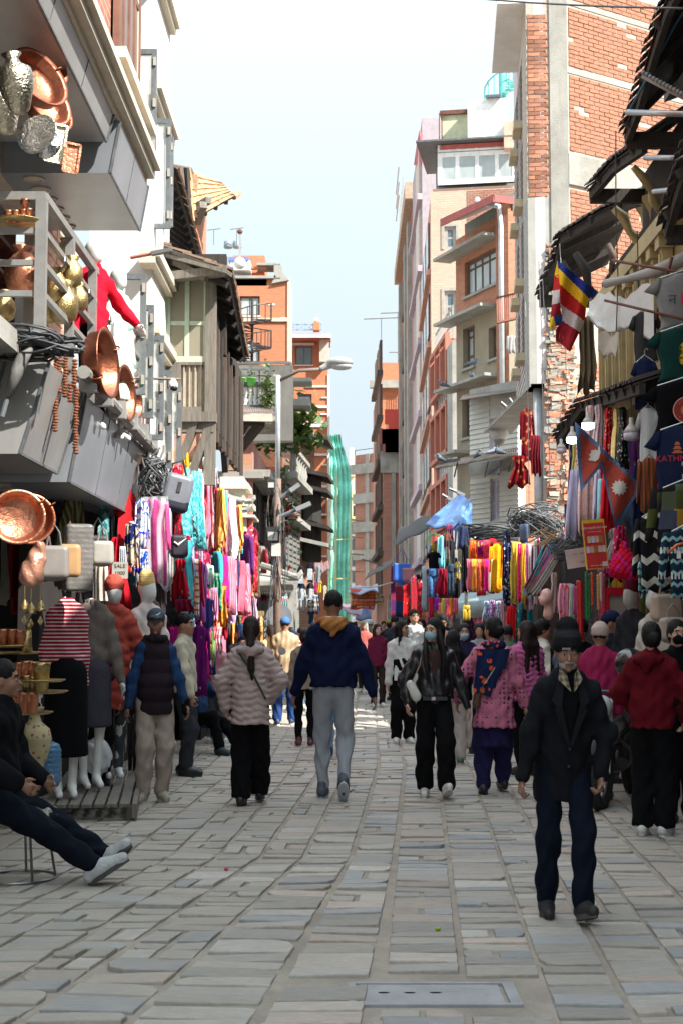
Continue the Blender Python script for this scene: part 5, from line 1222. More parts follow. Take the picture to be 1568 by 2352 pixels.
q=MB();q.bar((0,0,z3+.4),(F23.L,0,z3+.4),.05);q.bar((0,0,z3),(0,0,z3+.4),.05);F23.put(q,'roof_rail',DGREY)
F24=Fac((at(700,1200,130).x,130),(at(830,1200,130).x,130),'distant grey and cream buildings glimpsed between the netting and the brick frame')
F24.wall(0,F24.L-.3,0,F24.hit(800,1195)[1],mat((.2,.21,.22),.9,var=.2),t=3,name='grey_wall')
q=MB()
for k in range(8):
    for i in range(8):q.box(F24.L-5+i*.7,F24.L-4.6+i*.7,-.08,0,1+k*1.5,2+k*1.5)
F24.put(q,'window',BLACKM,kind='stuff');q=MB();r=F24.rect(803,816,1055,1300);q.box(r[0],r[1]-.1,3.5,6,0,r[3]+1.5);F24.put(q,'cream_block',mat((.62,.58,.42),.8))
q=MB()
for y in (1080,1130,1180):r=F24.rect(801,815,y-9,y+6);q.box(r[0],r[1],2.6,3.5,r[2],r[3])
F24.put(q,'balcony',mat((.62,.56,.3),.8))
F25=Fac((at(790,1400,140).x-6,140),(at(900,1400,140).x+8,140),'dim brown building across the far end of the street');F25.wall(0,F25.L,0,F25.hit(840,1326)[1],mat((.14,.1,.085),.9,var=.3),t=2,name='wall')
# shop-front backing walls on both sides, near-black in place of unlit interiors
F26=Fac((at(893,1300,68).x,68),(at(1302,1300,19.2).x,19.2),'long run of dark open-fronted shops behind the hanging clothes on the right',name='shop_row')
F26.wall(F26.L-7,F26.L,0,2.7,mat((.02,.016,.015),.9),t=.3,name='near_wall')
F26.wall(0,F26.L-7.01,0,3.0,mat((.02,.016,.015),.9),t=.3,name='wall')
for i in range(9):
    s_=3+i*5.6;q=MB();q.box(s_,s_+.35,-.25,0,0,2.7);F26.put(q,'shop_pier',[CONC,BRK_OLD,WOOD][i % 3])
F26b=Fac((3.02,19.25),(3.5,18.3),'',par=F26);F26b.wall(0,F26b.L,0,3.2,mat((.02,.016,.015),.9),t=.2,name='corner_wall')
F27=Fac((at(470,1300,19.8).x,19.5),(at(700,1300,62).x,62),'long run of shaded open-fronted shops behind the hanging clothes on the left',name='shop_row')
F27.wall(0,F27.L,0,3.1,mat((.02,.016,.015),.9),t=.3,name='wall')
for i in range(8):s_=2+i*5;q=MB();q.box(s_,s_+.3,-.2,0,0,3.1);F27.put(q,'shop_pier',[WOOD,CONC,WOOD_GREY][i % 3])
# ---------------- awnings and sheets
def awning(label,pts,m,th=.03,name='awning',sagk=0,nu=8,nv=5,seed=1,rip=.03):
    """pts: four world corners front-left, front-right, back-right, back-left"""
    a,b,c,d=[Vector(p) for p in pts];o_=(a+b+c+d)/4;mb=MB();rr=random.Random(seed)
    for s_ in (0,1):
        for j in range(nv+1):
            for i in range(nu+1):
                u,v=i/nu,j/nv;p=a.lerp(b,u).lerp(d.lerp(c,u),v)
                p.z+=rip*math.sin(u*9+v*4+seed)+rr.uniform(-rip,rip)*.5-sagk*4*u*(1-u)*4*v*(1-v)-th*s_;mb.v.append(tuple(p-o_))
    W_,N_=nu+1,(nu+1)*(nv+1)
    for j in range(nv):
        for i in range(nu):
            q_=j*W_+i;mb.f.append((q_,q_+1,q_+W_+1,q_+W_));mb.f.append((N_+q_,N_+q_+W_,N_+q_+W_+1,N_+q_+1));mb.m+=[0,0]
    for i in range(nu):mb.f.append((i,N_+i,N_+i+1,i+1));mb.m.append(0)
    o=mb.build(name,m,None,True);o.location=o_;return T(o,label,name.split('_')[-1])
BLUE=mat((.05,.15,.4),.45,var=.2,vs=4,bump=.5,bs=5,dirt=.45,dcol=(.4,.45,.52),ds=4)
awning('bright blue tarpaulin awning sloping below the terracotta building',[at(975,1207,31),at(1040,1212,29.5),at(1083,1148,31),at(1048,1135,33.5)],BLUE,name='tarpaulin',sagk=.1,rip=.03,nu=10,nv=8)
awning('darker blue flap of the tarpaulin hanging at its right side',[at(1040,1214,29.6),at(1083,1200,30),at(1083,1160,31),at(1060,1165,30.5)],BLUE,name='tarpaulin',rip=.05,seed=3)
awning('black sheet awning tilted out beyond the blue tarpaulin',[at(906,1250,40),at(985,1212,36),at(985,1180,38),at(915,1215,42)],mat((.05,.045,.045),.7),seed=4)
awning('brown tin awning behind the black one, farther down on the right',[at(836,1330,62),at(900,1295,55),at(905,1280,58),at(850,1310,66)],TIN,seed=5)
awning('pale blue grey metal canopy of the scarf shop at right',[at(1045,1385,25.5),at(1215,1372,22.5),at(1220,1352,24),at(1060,1362,27)],mat((.25,.33,.34),.6,dirt=.3),th=.28,rip=.0,name='shop_canopy')
awning('grey corrugated ledge above the sari stall, under the cable tangle',[at(1079,1240,33),at(1190,1232,31.5),at(1190,1225,33),at(1085,1228,34)],CONC,th=.1,rip=.02)
awning('striped red and white cloth awning over the tee stall, far left side',[at(722,1318,44),at(760,1308,44),at(755,1292,46),at(722,1282,46)],fab((.6,.5,.45),'vs',(.5,.05,.05),1.5),rip=.05)
awning('black triangular cloth hanging from the dark house above the tee stall',[at(712,1150,40),at(737,1162,40),at(716,1200,40),at(712,1190,40)],mat((.02,.02,.022),.9),name='cloth')
awning('rumpled grey cloth hanging from the dark house left of the orange tower',[at(700,1290,40),at(722,1268,40),at(716,1220,40),at(700,1180,40)],mat((.25,.24,.22),.9),name='cloth',rip=.1)
awning('white plastic tarpaulin ballooning beside the striped flag',[at(1345,735,14.6),at(1500,770,13.4),at(1500,660,13.4),at(1352,690,14.6)],mat((.6,.6,.58),.6,var=.1,bump=.6,bs=5),name='tarpaulin',rip=.05,nu=12,nv=8,seed=8)
awning('loose tail of white tarpaulin hanging under the balloon of plastic',[at(1372,805,14.4),at(1412,815,14),at(1420,768,14),at(1372,765,14.3)],mat((.42,.38,.32),.7),name='tarpaulin',rip=.03)
rl_=thing('rolled_tarpaulin','grey rolled tarpaulin tied to a rod, above the white ballooning plastic','tarpaulin',at(1450,640,13.6));iv=Matrix.Translation(rl_.location).inverted()
o=MB().tube([at(1388,652,14),at(1440,640,13.8),at(1500,625,13.5),at(1580,590,13)],[.045,.035,.06,.07],9).build('roll',mat((.33,.31,.29),.7,bump=.5,bs=14),rl_,True);o.matrix_local=iv
# shrine with tiled hip roof and scalloped valance
sh=thing('street_shrine','low street shrine with an upturned concrete roof corner and scalloped valance behind the lamp pole','shrine',at(600,1430,27));iv=Matrix.Translation(sh.location).inverted()
def shp(q,n,m,**k):o=q.build(n,m,sh,**k);o.matrix_local=iv;return o
GR=mat((.36,.36,.31),.85,var=.15,vs=2,dirt=.3)
q=MB();q.hexa([at(520,1343,26),at(686,1337,26),at(676,1322,29),at(540,1322,29),at(530,1336,26),at(684,1330,26),at(600,1285,29),at(560,1283,29)]);shp(q,'roof',GR)
q=MB();q.tube([at(569,1288,27),at(625,1306,26.5),at(668,1322,26),at(684,1325,26),at(692,1316,26),at(691,1309,26)],[.06,.06,.06,.07,.05,.02],7);q.bar(at(525,1343,25.9),at(686,1337,25.9),.08,.05);shp(q,'ridge',CONC)
mv=mat((.5,.47,.38),.6,.2,dirt=.3)
q=MB();x=541
while x<672:
    for k,y in enumerate((1347,1353)):
        q.lathe([(.001,0),(.035,.0),(.035,.02),(.001,.02)],8,Matrix.Translation(at(x+k*2,y,26)) @ Matrix.Rotation(1.57,4,'X'),cap=False)
    a_=at(x,1357,26);q.hexa([a_+Vector((-.022,0,0)),a_+Vector((.022,0,0)),a_+Vector((.022,.02,0)),a_+Vector((-.022,.02,0)),a_+Vector((-.03,0,.09)),a_+Vector((.03,0,.09)),a_+Vector((.03,.02,.09)),a_+Vector((-.03,.02,.09))])
    a_=at(x,1366,26);q.hexa([a_+Vector((-.004,0,0)),a_+Vector((.004,0,0)),a_+Vector((.004,.01,0)),a_+Vector((-.004,.01,0)),a_+Vector((-.022,0,.06)),a_+Vector((.022,0,.06)),a_+Vector((.022,.01,.06)),a_+Vector((-.022,.01,.06))])
    x+=5.2
shp(q,'scalloped_valance',mv,kind='stuff')
q=MB();q.bar(at(541,1345,26.05),at(671,1344,26.05),.03,.03);q.bar(at(541,1362,26.1),at(541,1440,26.1),.1);q.bar(at(668,1362,26.1),at(668,1440,26.1),.1);shp(q,'frame',CONC)
q=MB();q.lathe([(.001,0),(.24,0),(.24,.03),(.001,.03)],24,Matrix.Translation(at(641,1418,25.8)) @ Matrix.Rotation(1.57,4,'X'));shp(q,'grey_disc',mat((.17,.18,.2),.6))
q=MB()
for i in range(16):p=at(552+i*3.6,1412,25.9);q.box(p.x-.012,p.x+.012,p.y,p.y+.02,p.z-.15,p.z+.07)
p,p2=at(550,1424,25.9),at(610,1424,25.9);q.bar(p,p2,.05,.03);q.bar(at(550,1416,25.9),at(610,1416,25.9),.03,.02);shp(q,'brass_fence',mat((.4,.27,.12),.6,.4),kind='stuff')
# small temple cornice with curled eaves higher up
ct=thing('temple_cornice','cream stone temple cornice with curled grey eave between the dress row and the shuttered house','temple',at(550,1150,24));iv=Matrix.Translation(ct.location).inverted()
for k,(x1,y,h,c) in enumerate(((560,1095,70,CREAM),(570,1108,14,CREAM),(578,1150,12,CREAM),(566,1170,50,CREAM),(585,1182,6,CREAM))):
    q=MB();p,p2=at(505,y+h,24-k*.1),at(x1,y,24-k*.1);q.box(p.x,p2.x,p.y,p.y+1.2,p.z,p2.z);o=q.build('moulding',c,ct);o.matrix_local=iv
for k,(y,x) in enumerate(((1140,586),(1298-140+2,575))):
    q=MB();q.hexa([at(520,y+4,23.4),at(x-22,y+14,23.4),at(x-25,y-2,25),at(520,y-22,25),at(520,y,23.4),at(x-22,y+10,23.4),at(x-25,y-6,25),at(520,y-26,25)]);q.tube([at(x-24,y+12,23.4),at(x-8,y+11,23.4),at(x-2,y+4,23.4),at(x-1,y-3,23.4)],[.05,.05,.04,.015],6);o=q.build('curled_eave',CONC_L,ct);o.matrix_local=iv
# ================================================================ people
SKIN=mat((.42,.22,.14),.55,var=.1,vs=8);SKIN_L=mat((.52,.31,.22),.5,var=.08,vs=8);SKIN_D=mat((.27,.135,.085),.5,var=.12,vs=8)
HAIR=mat((.007,.006,.006),.6,spec=.25,var=.5,vs=20,stretch=(12,12,1.5),bump=.5,bs=10);HAIR_B=mat((.018,.009,.007),.6,spec=.25,var=.5,vs=20,stretch=(12,12,1.5),bump=.5,bs=10)
GREYH=mat((.3,.29,.28),.6,var=.3,vs=40)
MANQ=mat((.74,.73,.70),.3,var=.03);MANQ_G=mat((.45,.43,.4),.35,var=.05)
EYEW=mat((.3,.27,.24),.3);LIP=mat((.3,.09,.08),.5);LIPR=mat((.5,.03,.04),.4)
BLK=fab((.005,.005,.006));NAVY=fab((.012,.02,.06));DKB=fab((.02,.022,.04))
def V3(*a):return Vector(a)
def ik(a,c,l1,l2,pole):
    a,c=Vector(a),Vector(c);d=c-a;L_=min(d.length,(l1+l2)*.999);d.normalize();c=a+d*L_
    x=(l1*l1-l2*l2+L_*L_)/(2*L_);h=math.sqrt(max(l1*l1-x*x,0));p=Vector(pole);p=p-d*p.dot(d)
    p=p.normalized() if p.length>1e-4 else Vector((0,1,0));return a+d*x+p*h,c
def person(label,px,d,H=1.68,rz=0.,feet=None,hands=None,lean=(0,0),hip=None,yaw=0,pitch=0,skin=None,hair='short',hairm=None,
           top=None,bot=None,shoe=None,hat=None,mask=None,vox=.012,z0=0.,cat='person',name='person',group=None,w=None,curl=.9,face=True,headless=False,elbow=None,extra=None,neck=True,bend=None,py=None):
    k=H/1.75;skin=skin or SKIN;w=w or (1. if cat=='person' else .84)
    pos=at(px,HOR,d);root=thing(name,label,cat,(pos.x,d,z0),rz,group);root.scale=(k*.91,k*.95,k)
    hp=V3(*(hip or (0,0,.93)));up=V3(math.sin(lean[0]),-math.sin(lean[1]),math.sqrt(max(.05,1-math.sin(lean[0])**2-math.sin(lean[1])**2)))
    wst=hp+up*.14;chest=hp+up*.36;sh=hp+up*.49;nk=hp+up*.56
    hd=nk+V3(up.x*.1,up.y*.1-.012,.13)
    Rh=Matrix.Rotation(yaw,3,'Z') @ Matrix.Rotation(pitch,3,'X');Ri=[list(r) for r in Rh.transposed()]
    def hl(x,y,z):return hd+Rh @ V3(x,y,z)
    feet=feet or {};hands=hands or {}
    J={}
    for s,sg in (('L',1),('R',-1)):
        f=feet.get(s,(sg*(.1 if cat=='person' else .06),0,.09));hj=hp+V3(sg*.09,0,-.02)
        kn,an=ik(hj,f[:3],*((.42,.414) if cat=='person' else (.412,.41)),(sg*.1,-1,.15));J['leg'+s]=(hj,kn,an)
        hn=hands.get(s,(sg*.235,-.04,.8));sj=sh+V3(sg*.152*w,0,-.025)
        e=(elbow or {}).get(s,(sg*.5,.8,-.1));el,wr=ik(sj,hn,.29,.26,e);J['arm'+s]=(sj,el,wr)
    fr=max(.0095,vox*.62)
    B=SDF()
    if headless:face=False;hd=nk+V3(0,0,.03)
    else:B.ell(hl(0,.012,.035),(.077,.098,.092),.02,M=Ri).ell(hl(0,-.028,-.03),(.059,.064,.068),.03,M=Ri)
    if face and vox<.016 and cat=='person':
        B.cap(hl(0,-.088,.012),hl(0,-.11,-.018),.008,.013,.012);B.cap(hl(-.035,-.078,.034),hl(.035,-.078,.034),.012,k=.02)
        B.cap(hl(-.022,-.088,-.055),hl(.022,-.088,-.055),.009,k=.012);B.ell(hl(0,-.078,-.085),(.022,.02,.018),.02,M=Ri)
        for s in (1,-1):B.ell(hl(s*.032,-.092,.012),(.016,.012,.010),.01,-1);B.ell(hl(s*.078,.01,.0),(.011,.02,.032),.01,M=Ri);B.ell(hl(s*.04,-.06,-.018),(.025,.025,.025),.02)
    B.cap(nk+V3(0,.01,-.04),hl(0,.02,-.03),.055,.052,.03)
    B.cap(sh+V3(-.1*w,0,-.02),sh+V3(.1*w,0,-.02),.05,k=.04).cap(chest,wst,.125*w,.105*w,.05,(1,.66,1)).cap(wst,hp,.105*w,.125*w,.05,(1,.65,1))
    for s,sg in (('L',1),('R',-1)):
        hj,kn,an=J['leg'+s];B.chain([hj,kn,an],[.08,.05,.036] if cat=='person' else [.06,.045,.034],.03)
        if shoe is None:B.cap(an,an+V3(0,-.12,-.05),.036,.03,.03)
        sj,el,wr=J['arm'+s];B.chain([sj,el,wr],[.05,.038,.026],.03)
        dv=(wr-el).normalized();n=V3(-sg,0,0)-dv*dv.dot(V3(-sg,0,0));n=n.normalized() if n.length>.2 else V3(0,-1,0);u=dv.cross(n)*(1 if sg>0 else -1)
        if u.y>0:u=-u
        for o in (-.022,0,.022):B.cap(wr,wr+dv*.08+u*o,.018,.016,.012)
        for i,(o,l) in enumerate(((-.032,.06),(-.011,.075),(.011,.08),(.032,.07))):
            b=wr+dv*.082+u*o;m1=b+(dv*math.cos(curl*.45)+n*math.sin(curl*.45))*l*.5;m2=m1+(dv*math.cos(curl*1.2)+n*math.sin(curl*1.2))*l*.5;B.chain([b,m1,m2],[fr,fr*.95,fr*.85],.006)
        b=wr+dv*.025+u*.025;B.chain([b,b+(dv*.6+u*.7).normalized()*.04,b+(dv*.9+u*.5+n*.3).normalized()*.075],[.014,fr*1.1,fr],.01)
    blob('body',B,vox*(.85 if vox<.011 else 1 if vox<.0125 and cat=='person' else 1.35),skin,root)
    if face and vox<.019 and cat=='person':
        for s in (1,-1):
            q=MB().ball(hl(s*.032,-.079,.012),.0115,8);q.ball(hl(s*.032,-.0885,.012),.006,6,1);q.build('eye',[EYEW,mat((.02,.012,.01),.2)],root,True)
            MB().tube([hl(s*.014,-.093,.037),hl(s*.034,-.092,.042),hl(s*.054,-.078,.034)],.0055,5).build('eyebrow',HAIR,root)
        q=MB().tube([hl(-.024,-.092,-.054),hl(0,-.1,-.056),hl(.024,-.092,-.054)],.006,6);q.build('lips',LIPR if hair=='curl' else LIP,root,True)
    hm=hairm or HAIR
    if hair:
        Hs=SDF()
        if hair=='beardman':Hs.ell(hl(0,.03,.045),(.083,.095,.092),.02,M=Ri).ell(hl(0,-.09,-.01),(.07,.075,.085),.01,-1)
        else:
            Hs.ell(hl(0,.018,.05),(.086,.1,.094),.02,M=Ri)
            if hair in ('long','pony','bun','curl'):Hs.ell(hl(0,.035,.0),(.084,.085,.09),.03,M=Ri)
            Hs.ell(hl(0,-.095,-.015),(.066,.075,.083),.012,-1)
        if hair in ('long','curl'):
            e=.42 if hair=='long' else .12
            for o in (-.055,0,.055):Hs.chain([hl(o,.055,.03),nk+V3(o*1.3,.085,-.02),nk+V3(o*1.5,.115,-e)],[.05,.048,.03],.03)
            for s in (1,-1):Hs.chain([hl(s*.07,-.0,.02),hl(s*.082,-.01,-.08),nk+V3(s*.1,-.05,-e*.75)],[.028,.028,.015],.02)
        if hair=='pony':Hs.chain([hl(0,.1,.03),nk+V3(0,.15,-.01),nk+V3(-.01,.15,-.22),nk+V3(-.02,.13,-.33)],[.045,.045,.035,.01],.02)
        if hair=='bun':Hs.ell(hl(0,.12,.0),(.05,.045,.05),.015)
        def hw(X,Y,Z):return .0025*np.sin(X*190+Z*25)+.002*np.sin(Y*170+9*np.sin(Z*22))
        blob('hair',Hs,min(vox,.012),hm,root,hw)
    def fold(a,f1=34,f2=12):return lambda X,Y,Z:a*np.sin(Z*f1+3*np.sin(X*f2+1)+2*np.sin(Y*15))*np.sin(X*17+Z*9+2)+a*.5*np.sin(X*70+Z*6)
    if top:
        t=dict(hem=.86,r=.03,sw=0,puff=0,hood=0,m=BLK,sleeve=1,flare=0,col=0);t.update(top);r=t['r']
        G=SDF();hz=hp+up*(t['hem']-.93)
        bw=(.135+r*.85)*w+t['sw']
        for s_ in (1,-1):G.cap(nk+V3(s_*.03,.0,-.02),sh+V3(s_*.128*w,.0,-.045),.045+r*.5,.05+r*.6,.05)
        G.cap(chest,wst+V3(0,bend or 0,0),bw,bw*.98,.07,(1,.66,1))
        G.cap(wst+V3(0,bend or 0,0),hz-up*.12,bw*.98,bw+t['flare']+.012,.06,(1,.78,1))
        G.clip(hz.z if not hip else hp.z-.12)
        if t['sleeve']:
            for s in 'LR':
                sj,el,wr=J['arm'+s];dv=(wr-el).normalized();e=wr-dv*.015
                if t['sleeve']==.5:G.cap(sj,sj.lerp(el,.7),.055+r,.05+r,.04)
                else:G.chain([sj-V3(0,0,.01),el,e],[.046+r*.7,.038+r*.75,.029+r*.55],.04)
        else:pass
        if t['puff']:wf=lambda X,Y,Z:-(.014+.004*np.sin(X*37+Z*21))*np.abs(np.sin(math.pi*(Z+.012*np.sin(X*23)+.25*np.abs(np.mod(X+.13*np.sin(Z*5),.14)-.07))/t['puff']))+.003*np.sin(X*60+9*np.sin(Z*11))
        else:wf=fold(.0085 if vox<.016 else .005)
        blob(t.get('name','jacket'),G,max(vox*(1.15 if vox>.012 else 1),.009),t['m'],root,wf)
        if t['hood']:
            G=SDF();c=nk+V3(0,.05,-.03)
            for i in range(9):
                a=i/8*math.pi*1.5-math.pi*.25;G.cap(c+V3(.105*math.cos(a),.03+.07*math.sin(a)*1.0,-.01+.0*i),c+V3(.105*math.cos(a+.6),.03+.07*math.sin(a+.6),-.01),.034,k=.02)
            G.cap(c+V3(0,.09,-.02),c+V3(0,.1,-.1),.06,.03,.05)
            blob('hood',G,max(vox,.01),t.get('hm',t['m']),root,fold(.004,60))
        elif t['col']:
            G=SDF();c=nk+V3(0,.0,-.015)
            for i in range(10):a=i/10*6.283;G.cap(c+V3(.068*math.cos(a),.066*math.sin(a),-.03),c+V3(.06*math.cos(a),.058*math.sin(a),.01+t['col']*.03),.016,k=.012)
            blob('collar',G,max(vox,.009),t.get('cm',t['m']),root)
    if bot:
        b=dict(m=BLK,r=(.1,.075,.062),hem=None,kind='trousers');b.update(bot);rr=b['r']
        G=SDF();G.cap(hp+V3(-.055,0,.0),hp+V3(.055,0,0),.105*w,k=.03,sc=(1,.95,1)).cap(hp+up*.08,hp,.115*w,.11*w,.04,(1,.8,1))
        if b['kind']=='skirt':G.cap(hp,V3(hp.x,hp.y,b['hem']+.02),.175,max(rr[0]+.02,.19),.04,(1,.85,1));G.clip(b['hem'])
        else:
            if b['kind']=='kurta':G.cap(hp,V3(hp.x,hp.y,b['kh']),.145*w,.17*w,.04,(1,.72,1));G.clip(b['kh']+.02)
            for s in 'LR':
                hj,kn,an=J['leg'+s];dv=(an-kn).normalized();G.chain([hj,kn,an-dv*.02],[rr[0]*.86,rr[1]*.93,rr[2]*.9],.02)
        if b['kind']!='skirt' and b['kind']!='kurta' and not hip and min(J['legL'][2].z,J['legR'][2].z)>.0:G.clip(.07)
        def tf(X,Y,Z):return .004*np.sin(X*40+Z*10+2*np.sin(Z*19))+.008*np.sin(Z*30+3*np.sin(X*25)+Y*20)*np.exp(-((Z-.3)/.35)**2)
        blob(b.get('name','trousers' if b['kind']!='skirt' else 'skirt'),G,max(vox*1.2,.01),b['m'],root,tf if cat=='person' or b['kind']!='skirt' else None)
    if shoe is not None:
        for s,sg in (('L',1),('R',-1)):
            hj,kn,an=J['leg'+s];ft=feet.get(s);p_=ft[3] if ft and len(ft)>3 else 0;o_=ft[4] if ft and len(ft)>4 else sg*.12
            M=Matrix.Translation(an) @ Matrix.Rotation(o_,4,'Z') @ Matrix.Rotation(p_,4,'X')
            q=lambda *a:M @ V3(*a)
            G=SDF();G.chain([q(0,.06,-.035),q(0,-.05,-.035),q(0,-.175,-.052)],[.046,.05,.036],.03).cap(q(0,.02,.03),q(0,.0,-.02),.044,.05,.03)
            o=blob('shoe',G,max(min(vox,.012),.009),shoe[0],root)
            G=MB();n=12;rg=[(.052*(1. if math.cos(a)<.3 else .85)*math.sin(a),-.055-.15*math.cos(a)) for a in [i*6.283/n for i in range(n)]]
            i0=len(G.v);G.v+=[tuple(q(x,y,-.09)) for x,y in rg]+[tuple(q(x,y,-.06)) for x,y in rg];G.f+=[tuple(range(n)),tuple(range(2*n-1,n-1,-1))]+[(i,n+i,n+(i+1) % n,(i+1) % n) for i in range(n)];G.m+=[0]*(n+2)
            G.build('sole',shoe[1],o)
    if hat:
        kd,hmt=hat[0],hat[1];G=SDF()
        if kd=='cap':
            G.ell(hl(0,.012,.06),(.094,.108,.088),.01,M=Ri).ell(hl(0,.0,-.035),(.13,.14,.08),.01,-1,M=Ri)
            G.chain([hl(-.045,-.09,.052),hl(0,-.16,.048),hl(.045,-.09,.052)],[.014,.016,.014],.03).cap(hl(0,-.08,.056),hl(0,-.15,.05),.028,.024,.02,(1,1,.45))
        elif kd=='beanie':
            G.ell(hl(0,.015,.068),(.098,.11,.1),.01,M=Ri).ell(hl(0,.0,-.045),(.13,.15,.075),.01,-1,M=Ri)
        elif kd=='tallbeanie':
            G.cap(hl(0,.02,.06),hl(0,.055,.125),.1,.082,.02,(.95,1.05,1)).cap(hl(0,.01,.028),hl(0,.01,.05),.101,.1,.01,(.95,1.08,.6)).ell(hl(0,-.01,-.06),(.13,.15,.07),.01,-1,M=Ri)
        elif kd=='helmet':G.ell(hl(0,.0,.03),(.125,.145,.135),.01,M=Ri)
        elif kd=='fez':G.cap(hl(0,.01,.08),hl(0,.015,.13),.085,.078,.01).ell(hl(0,0,.0),(.13,.13,.05),.01,-1)
        wf=(lambda X,Y,Z:.002*np.sin(Z*95)) if 'beanie' in kd and vox<.02 else None
        blob({'cap':'cap','beanie':'beanie','tallbeanie':'beanie','helmet':'helmet','fez':'hat'}[kd],G,min(max(vox,.009),.014),hmt,root,wf)
        if kd=='helmet':blob('visor',SDF().ell(hl(0,-.035,.03),(.112,.118,.06),.01,M=Ri),.012,mat((.02,.025,.03),.1),root)
    if mask:blob('face_mask',SDF().ell(hl(0,-.055,-.038),(.068,.068,.052),.02,M=Ri).ell(hl(0,-.02,-.12),(.05,.07,.04),.01,-1),min(vox,.012),mask,root)
    if extra:extra(root,dict(hl=hl,J=J,sh=sh,nk=nk,hp=hp,up=up,wst=wst,chest=chest))
    return root
WHS=(mat((.62,.61,.58),.6),mat((.6,.6,.58),.7));BKS=(mat((.018,.018,.02),.45),mat((.02,.02,.02),.6));GYS=(mat((.07,.085,.1),.7,bump=.3),mat((.42,.46,.5),.6))
# ---- the older man walking towards the camera
def old_man(r,k):
    hl=k['hl'];nk,sh,hp=k['nk'],k['sh'],k['hp']
    G=SDF().ell(hl(0,-.04,-.06),(.058,.058,.045),.02).ell(hl(0,-.12,-.045),(.03,.03,.012),.01,-1).ell(hl(0,-.06,-.02),(.07,.05,.025),.01,-1)
    blob('beard',G,.008,GREYH,r)
    MB().tube([hl(-.026,-.103,-.036),hl(0,-.11,-.032),hl(.026,-.103,-.036)],.006,6).build('moustache',GREYH,r,True)
    SH=fab((.28,.24,.17),'ck',(.1,.07,.045),4)
    for s in (1,-1):
        q=MB();a=nk+V3(s*.06,-.05,.03);q.hexa([a,nk+V3(s*.075,-.1,-.03),nk+V3(s*.01,-.165,-.1),nk+V3(s*.025,-.12,0),a+V3(0,-.012,.004),nk+V3(s*.08,-.112,-.03),nk+V3(s*.012,-.178,-.1),nk+V3(s*.028,-.135,0)]);q.build('shirt_collar',SH,r)
    VN=BLK
    q=MB();c=lambda x,z,y:hp+k['up']*(z-.93)+V3(x,y,0)
    q.q([c(-.075,1.43,-.125),c(.0,1.06,-.165),c(.075,1.43,-.125),c(.0,1.44,-.13)]);q.build('vest_panel',fab((.006,.006,.007)),r)
    LAP=fab((.011,.012,.014))
    for s in (1,-1):
        q=MB();P=[(s*.07,1.46,-.1),(s*.125,1.33,-.15),(s*.095,1.3,-.16),(s*.105,1.27,-.165),(s*.01,1.04,-.19),(s*.0,1.06,-.185),(s*.06,1.3,-.165),(s*.045,1.44,-.12)]
        n=len(P);q.v=[tuple(c(x,z,y)) for x,z,y in P]+[tuple(c(x,z,y-.012)) for x,z,y in P];q.f=[tuple(range(n)),tuple(range(2*n-1,n-1,-1))]+[(i,n+i,n+(i+1) % n,(i+1) % n) for i in range(n)];q.m=[0]*(n+2);q.build('lapel',LAP,r)
    for z in (1.03,.92):MB().ball(c(0,z,-.19+(1.03-z)*.1),.009,8).build('button',BLACKM,r,True)
    MB().box(-.028,.028,0,.004,-.006,.006).build('hat_badge',mat((.5,.5,.5),.3,1),r,loc=hl(-.02,-.108,.052))
CHAR=fab((.009,.0095,.012))
person('older bearded man in black suit and tall black beanie walking towards the camera',1288,7.75,1.55,0.05,skin=SKIN_D,hair='beardman',hairm=GREYH,lean=(0,.27),pitch=.26,yaw=-.12,
       feet={'R':(-.105,.1,.09,0,-.1),'L':(.09,-.14,.105,-.25,.15)},hands={'R':(-.31,-.12,.79),'L':(.22,-.15,.86)},elbow={'L':(.9,.5,0),'R':(-.8,.6,0)},curl=1.9,w=1.02,
       top=dict(m=CHAR,hem=.70,r=.036,name='suit_jacket',sw=.005,flare=.02),bot=dict(m=fab((.005,.008,.017)),r=(.105,.084,.08)),shoe=(mat((.02,.019,.02),.7),mat((.07,.065,.06),.8)),hat=('tallbeanie',fab((.008,.008,.009),'hs',(.02,.02,.022),.35)),vox=.0105,extra=old_man)
# ---- tall man in navy fleece from behind
def tan_hood(r,k):
    c=k['nk']+V3(0,.035,.0);G=SDF()
    for i in range(12):a=i/12*6.283;G.cap(c+V3(.1*math.cos(a),.08*math.sin(a),.0),c+V3(.1*math.cos(a+.55),.08*math.sin(a+.55),.0),.036,k=.02)
    G.cap(c+V3(-.07,.09,-.03),c+V3(.07,.09,-.03),.04,k=.04).cap(c+V3(0,.1,-.03),c+V3(0,.11,-.1),.05,.03,.04)
    blob('hood',G,.009,fab((.36,.15,.045)),r,lambda X,Y,Z:.005*np.sin(X*60+Z*90));
    G=SDF()
    for i in range(10):a=i/10*6.283;G.cap(c+V3(.075*math.cos(a),.06*math.sin(a)-.01,.03),c+V3(.075*math.cos(a+.65),.06*math.sin(a+.65)-.01,.03),.016,k=.01)
    blob('hood_lining',G,.009,fab((.55,.5,.4)),r)
person('tall man in navy fleece with tan hood and grey joggers walking away, centre',765,12.95,1.87,math.pi-.03,skin=SKIN_D,hair='short',w=1.08,
       feet={'R':(-.1,.2,.17,.75,.05),'L':(.1,-.06,.09,0,-.1)},hands={'R':(-.4,.02,.8),'L':(.38,-.12,.84)},elbow={'R':(-1,.3,0),'L':(1,.3,0)},curl=.9,
       top=dict(m=fab((.006,.01,.036)),hem=.94,r=.045,sw=.02,name='fleece_jacket'),bot=dict(m=fab((.3,.31,.34)),r=(.118,.088,.06)),shoe=GYS,vox=.0118,extra=tan_hood)
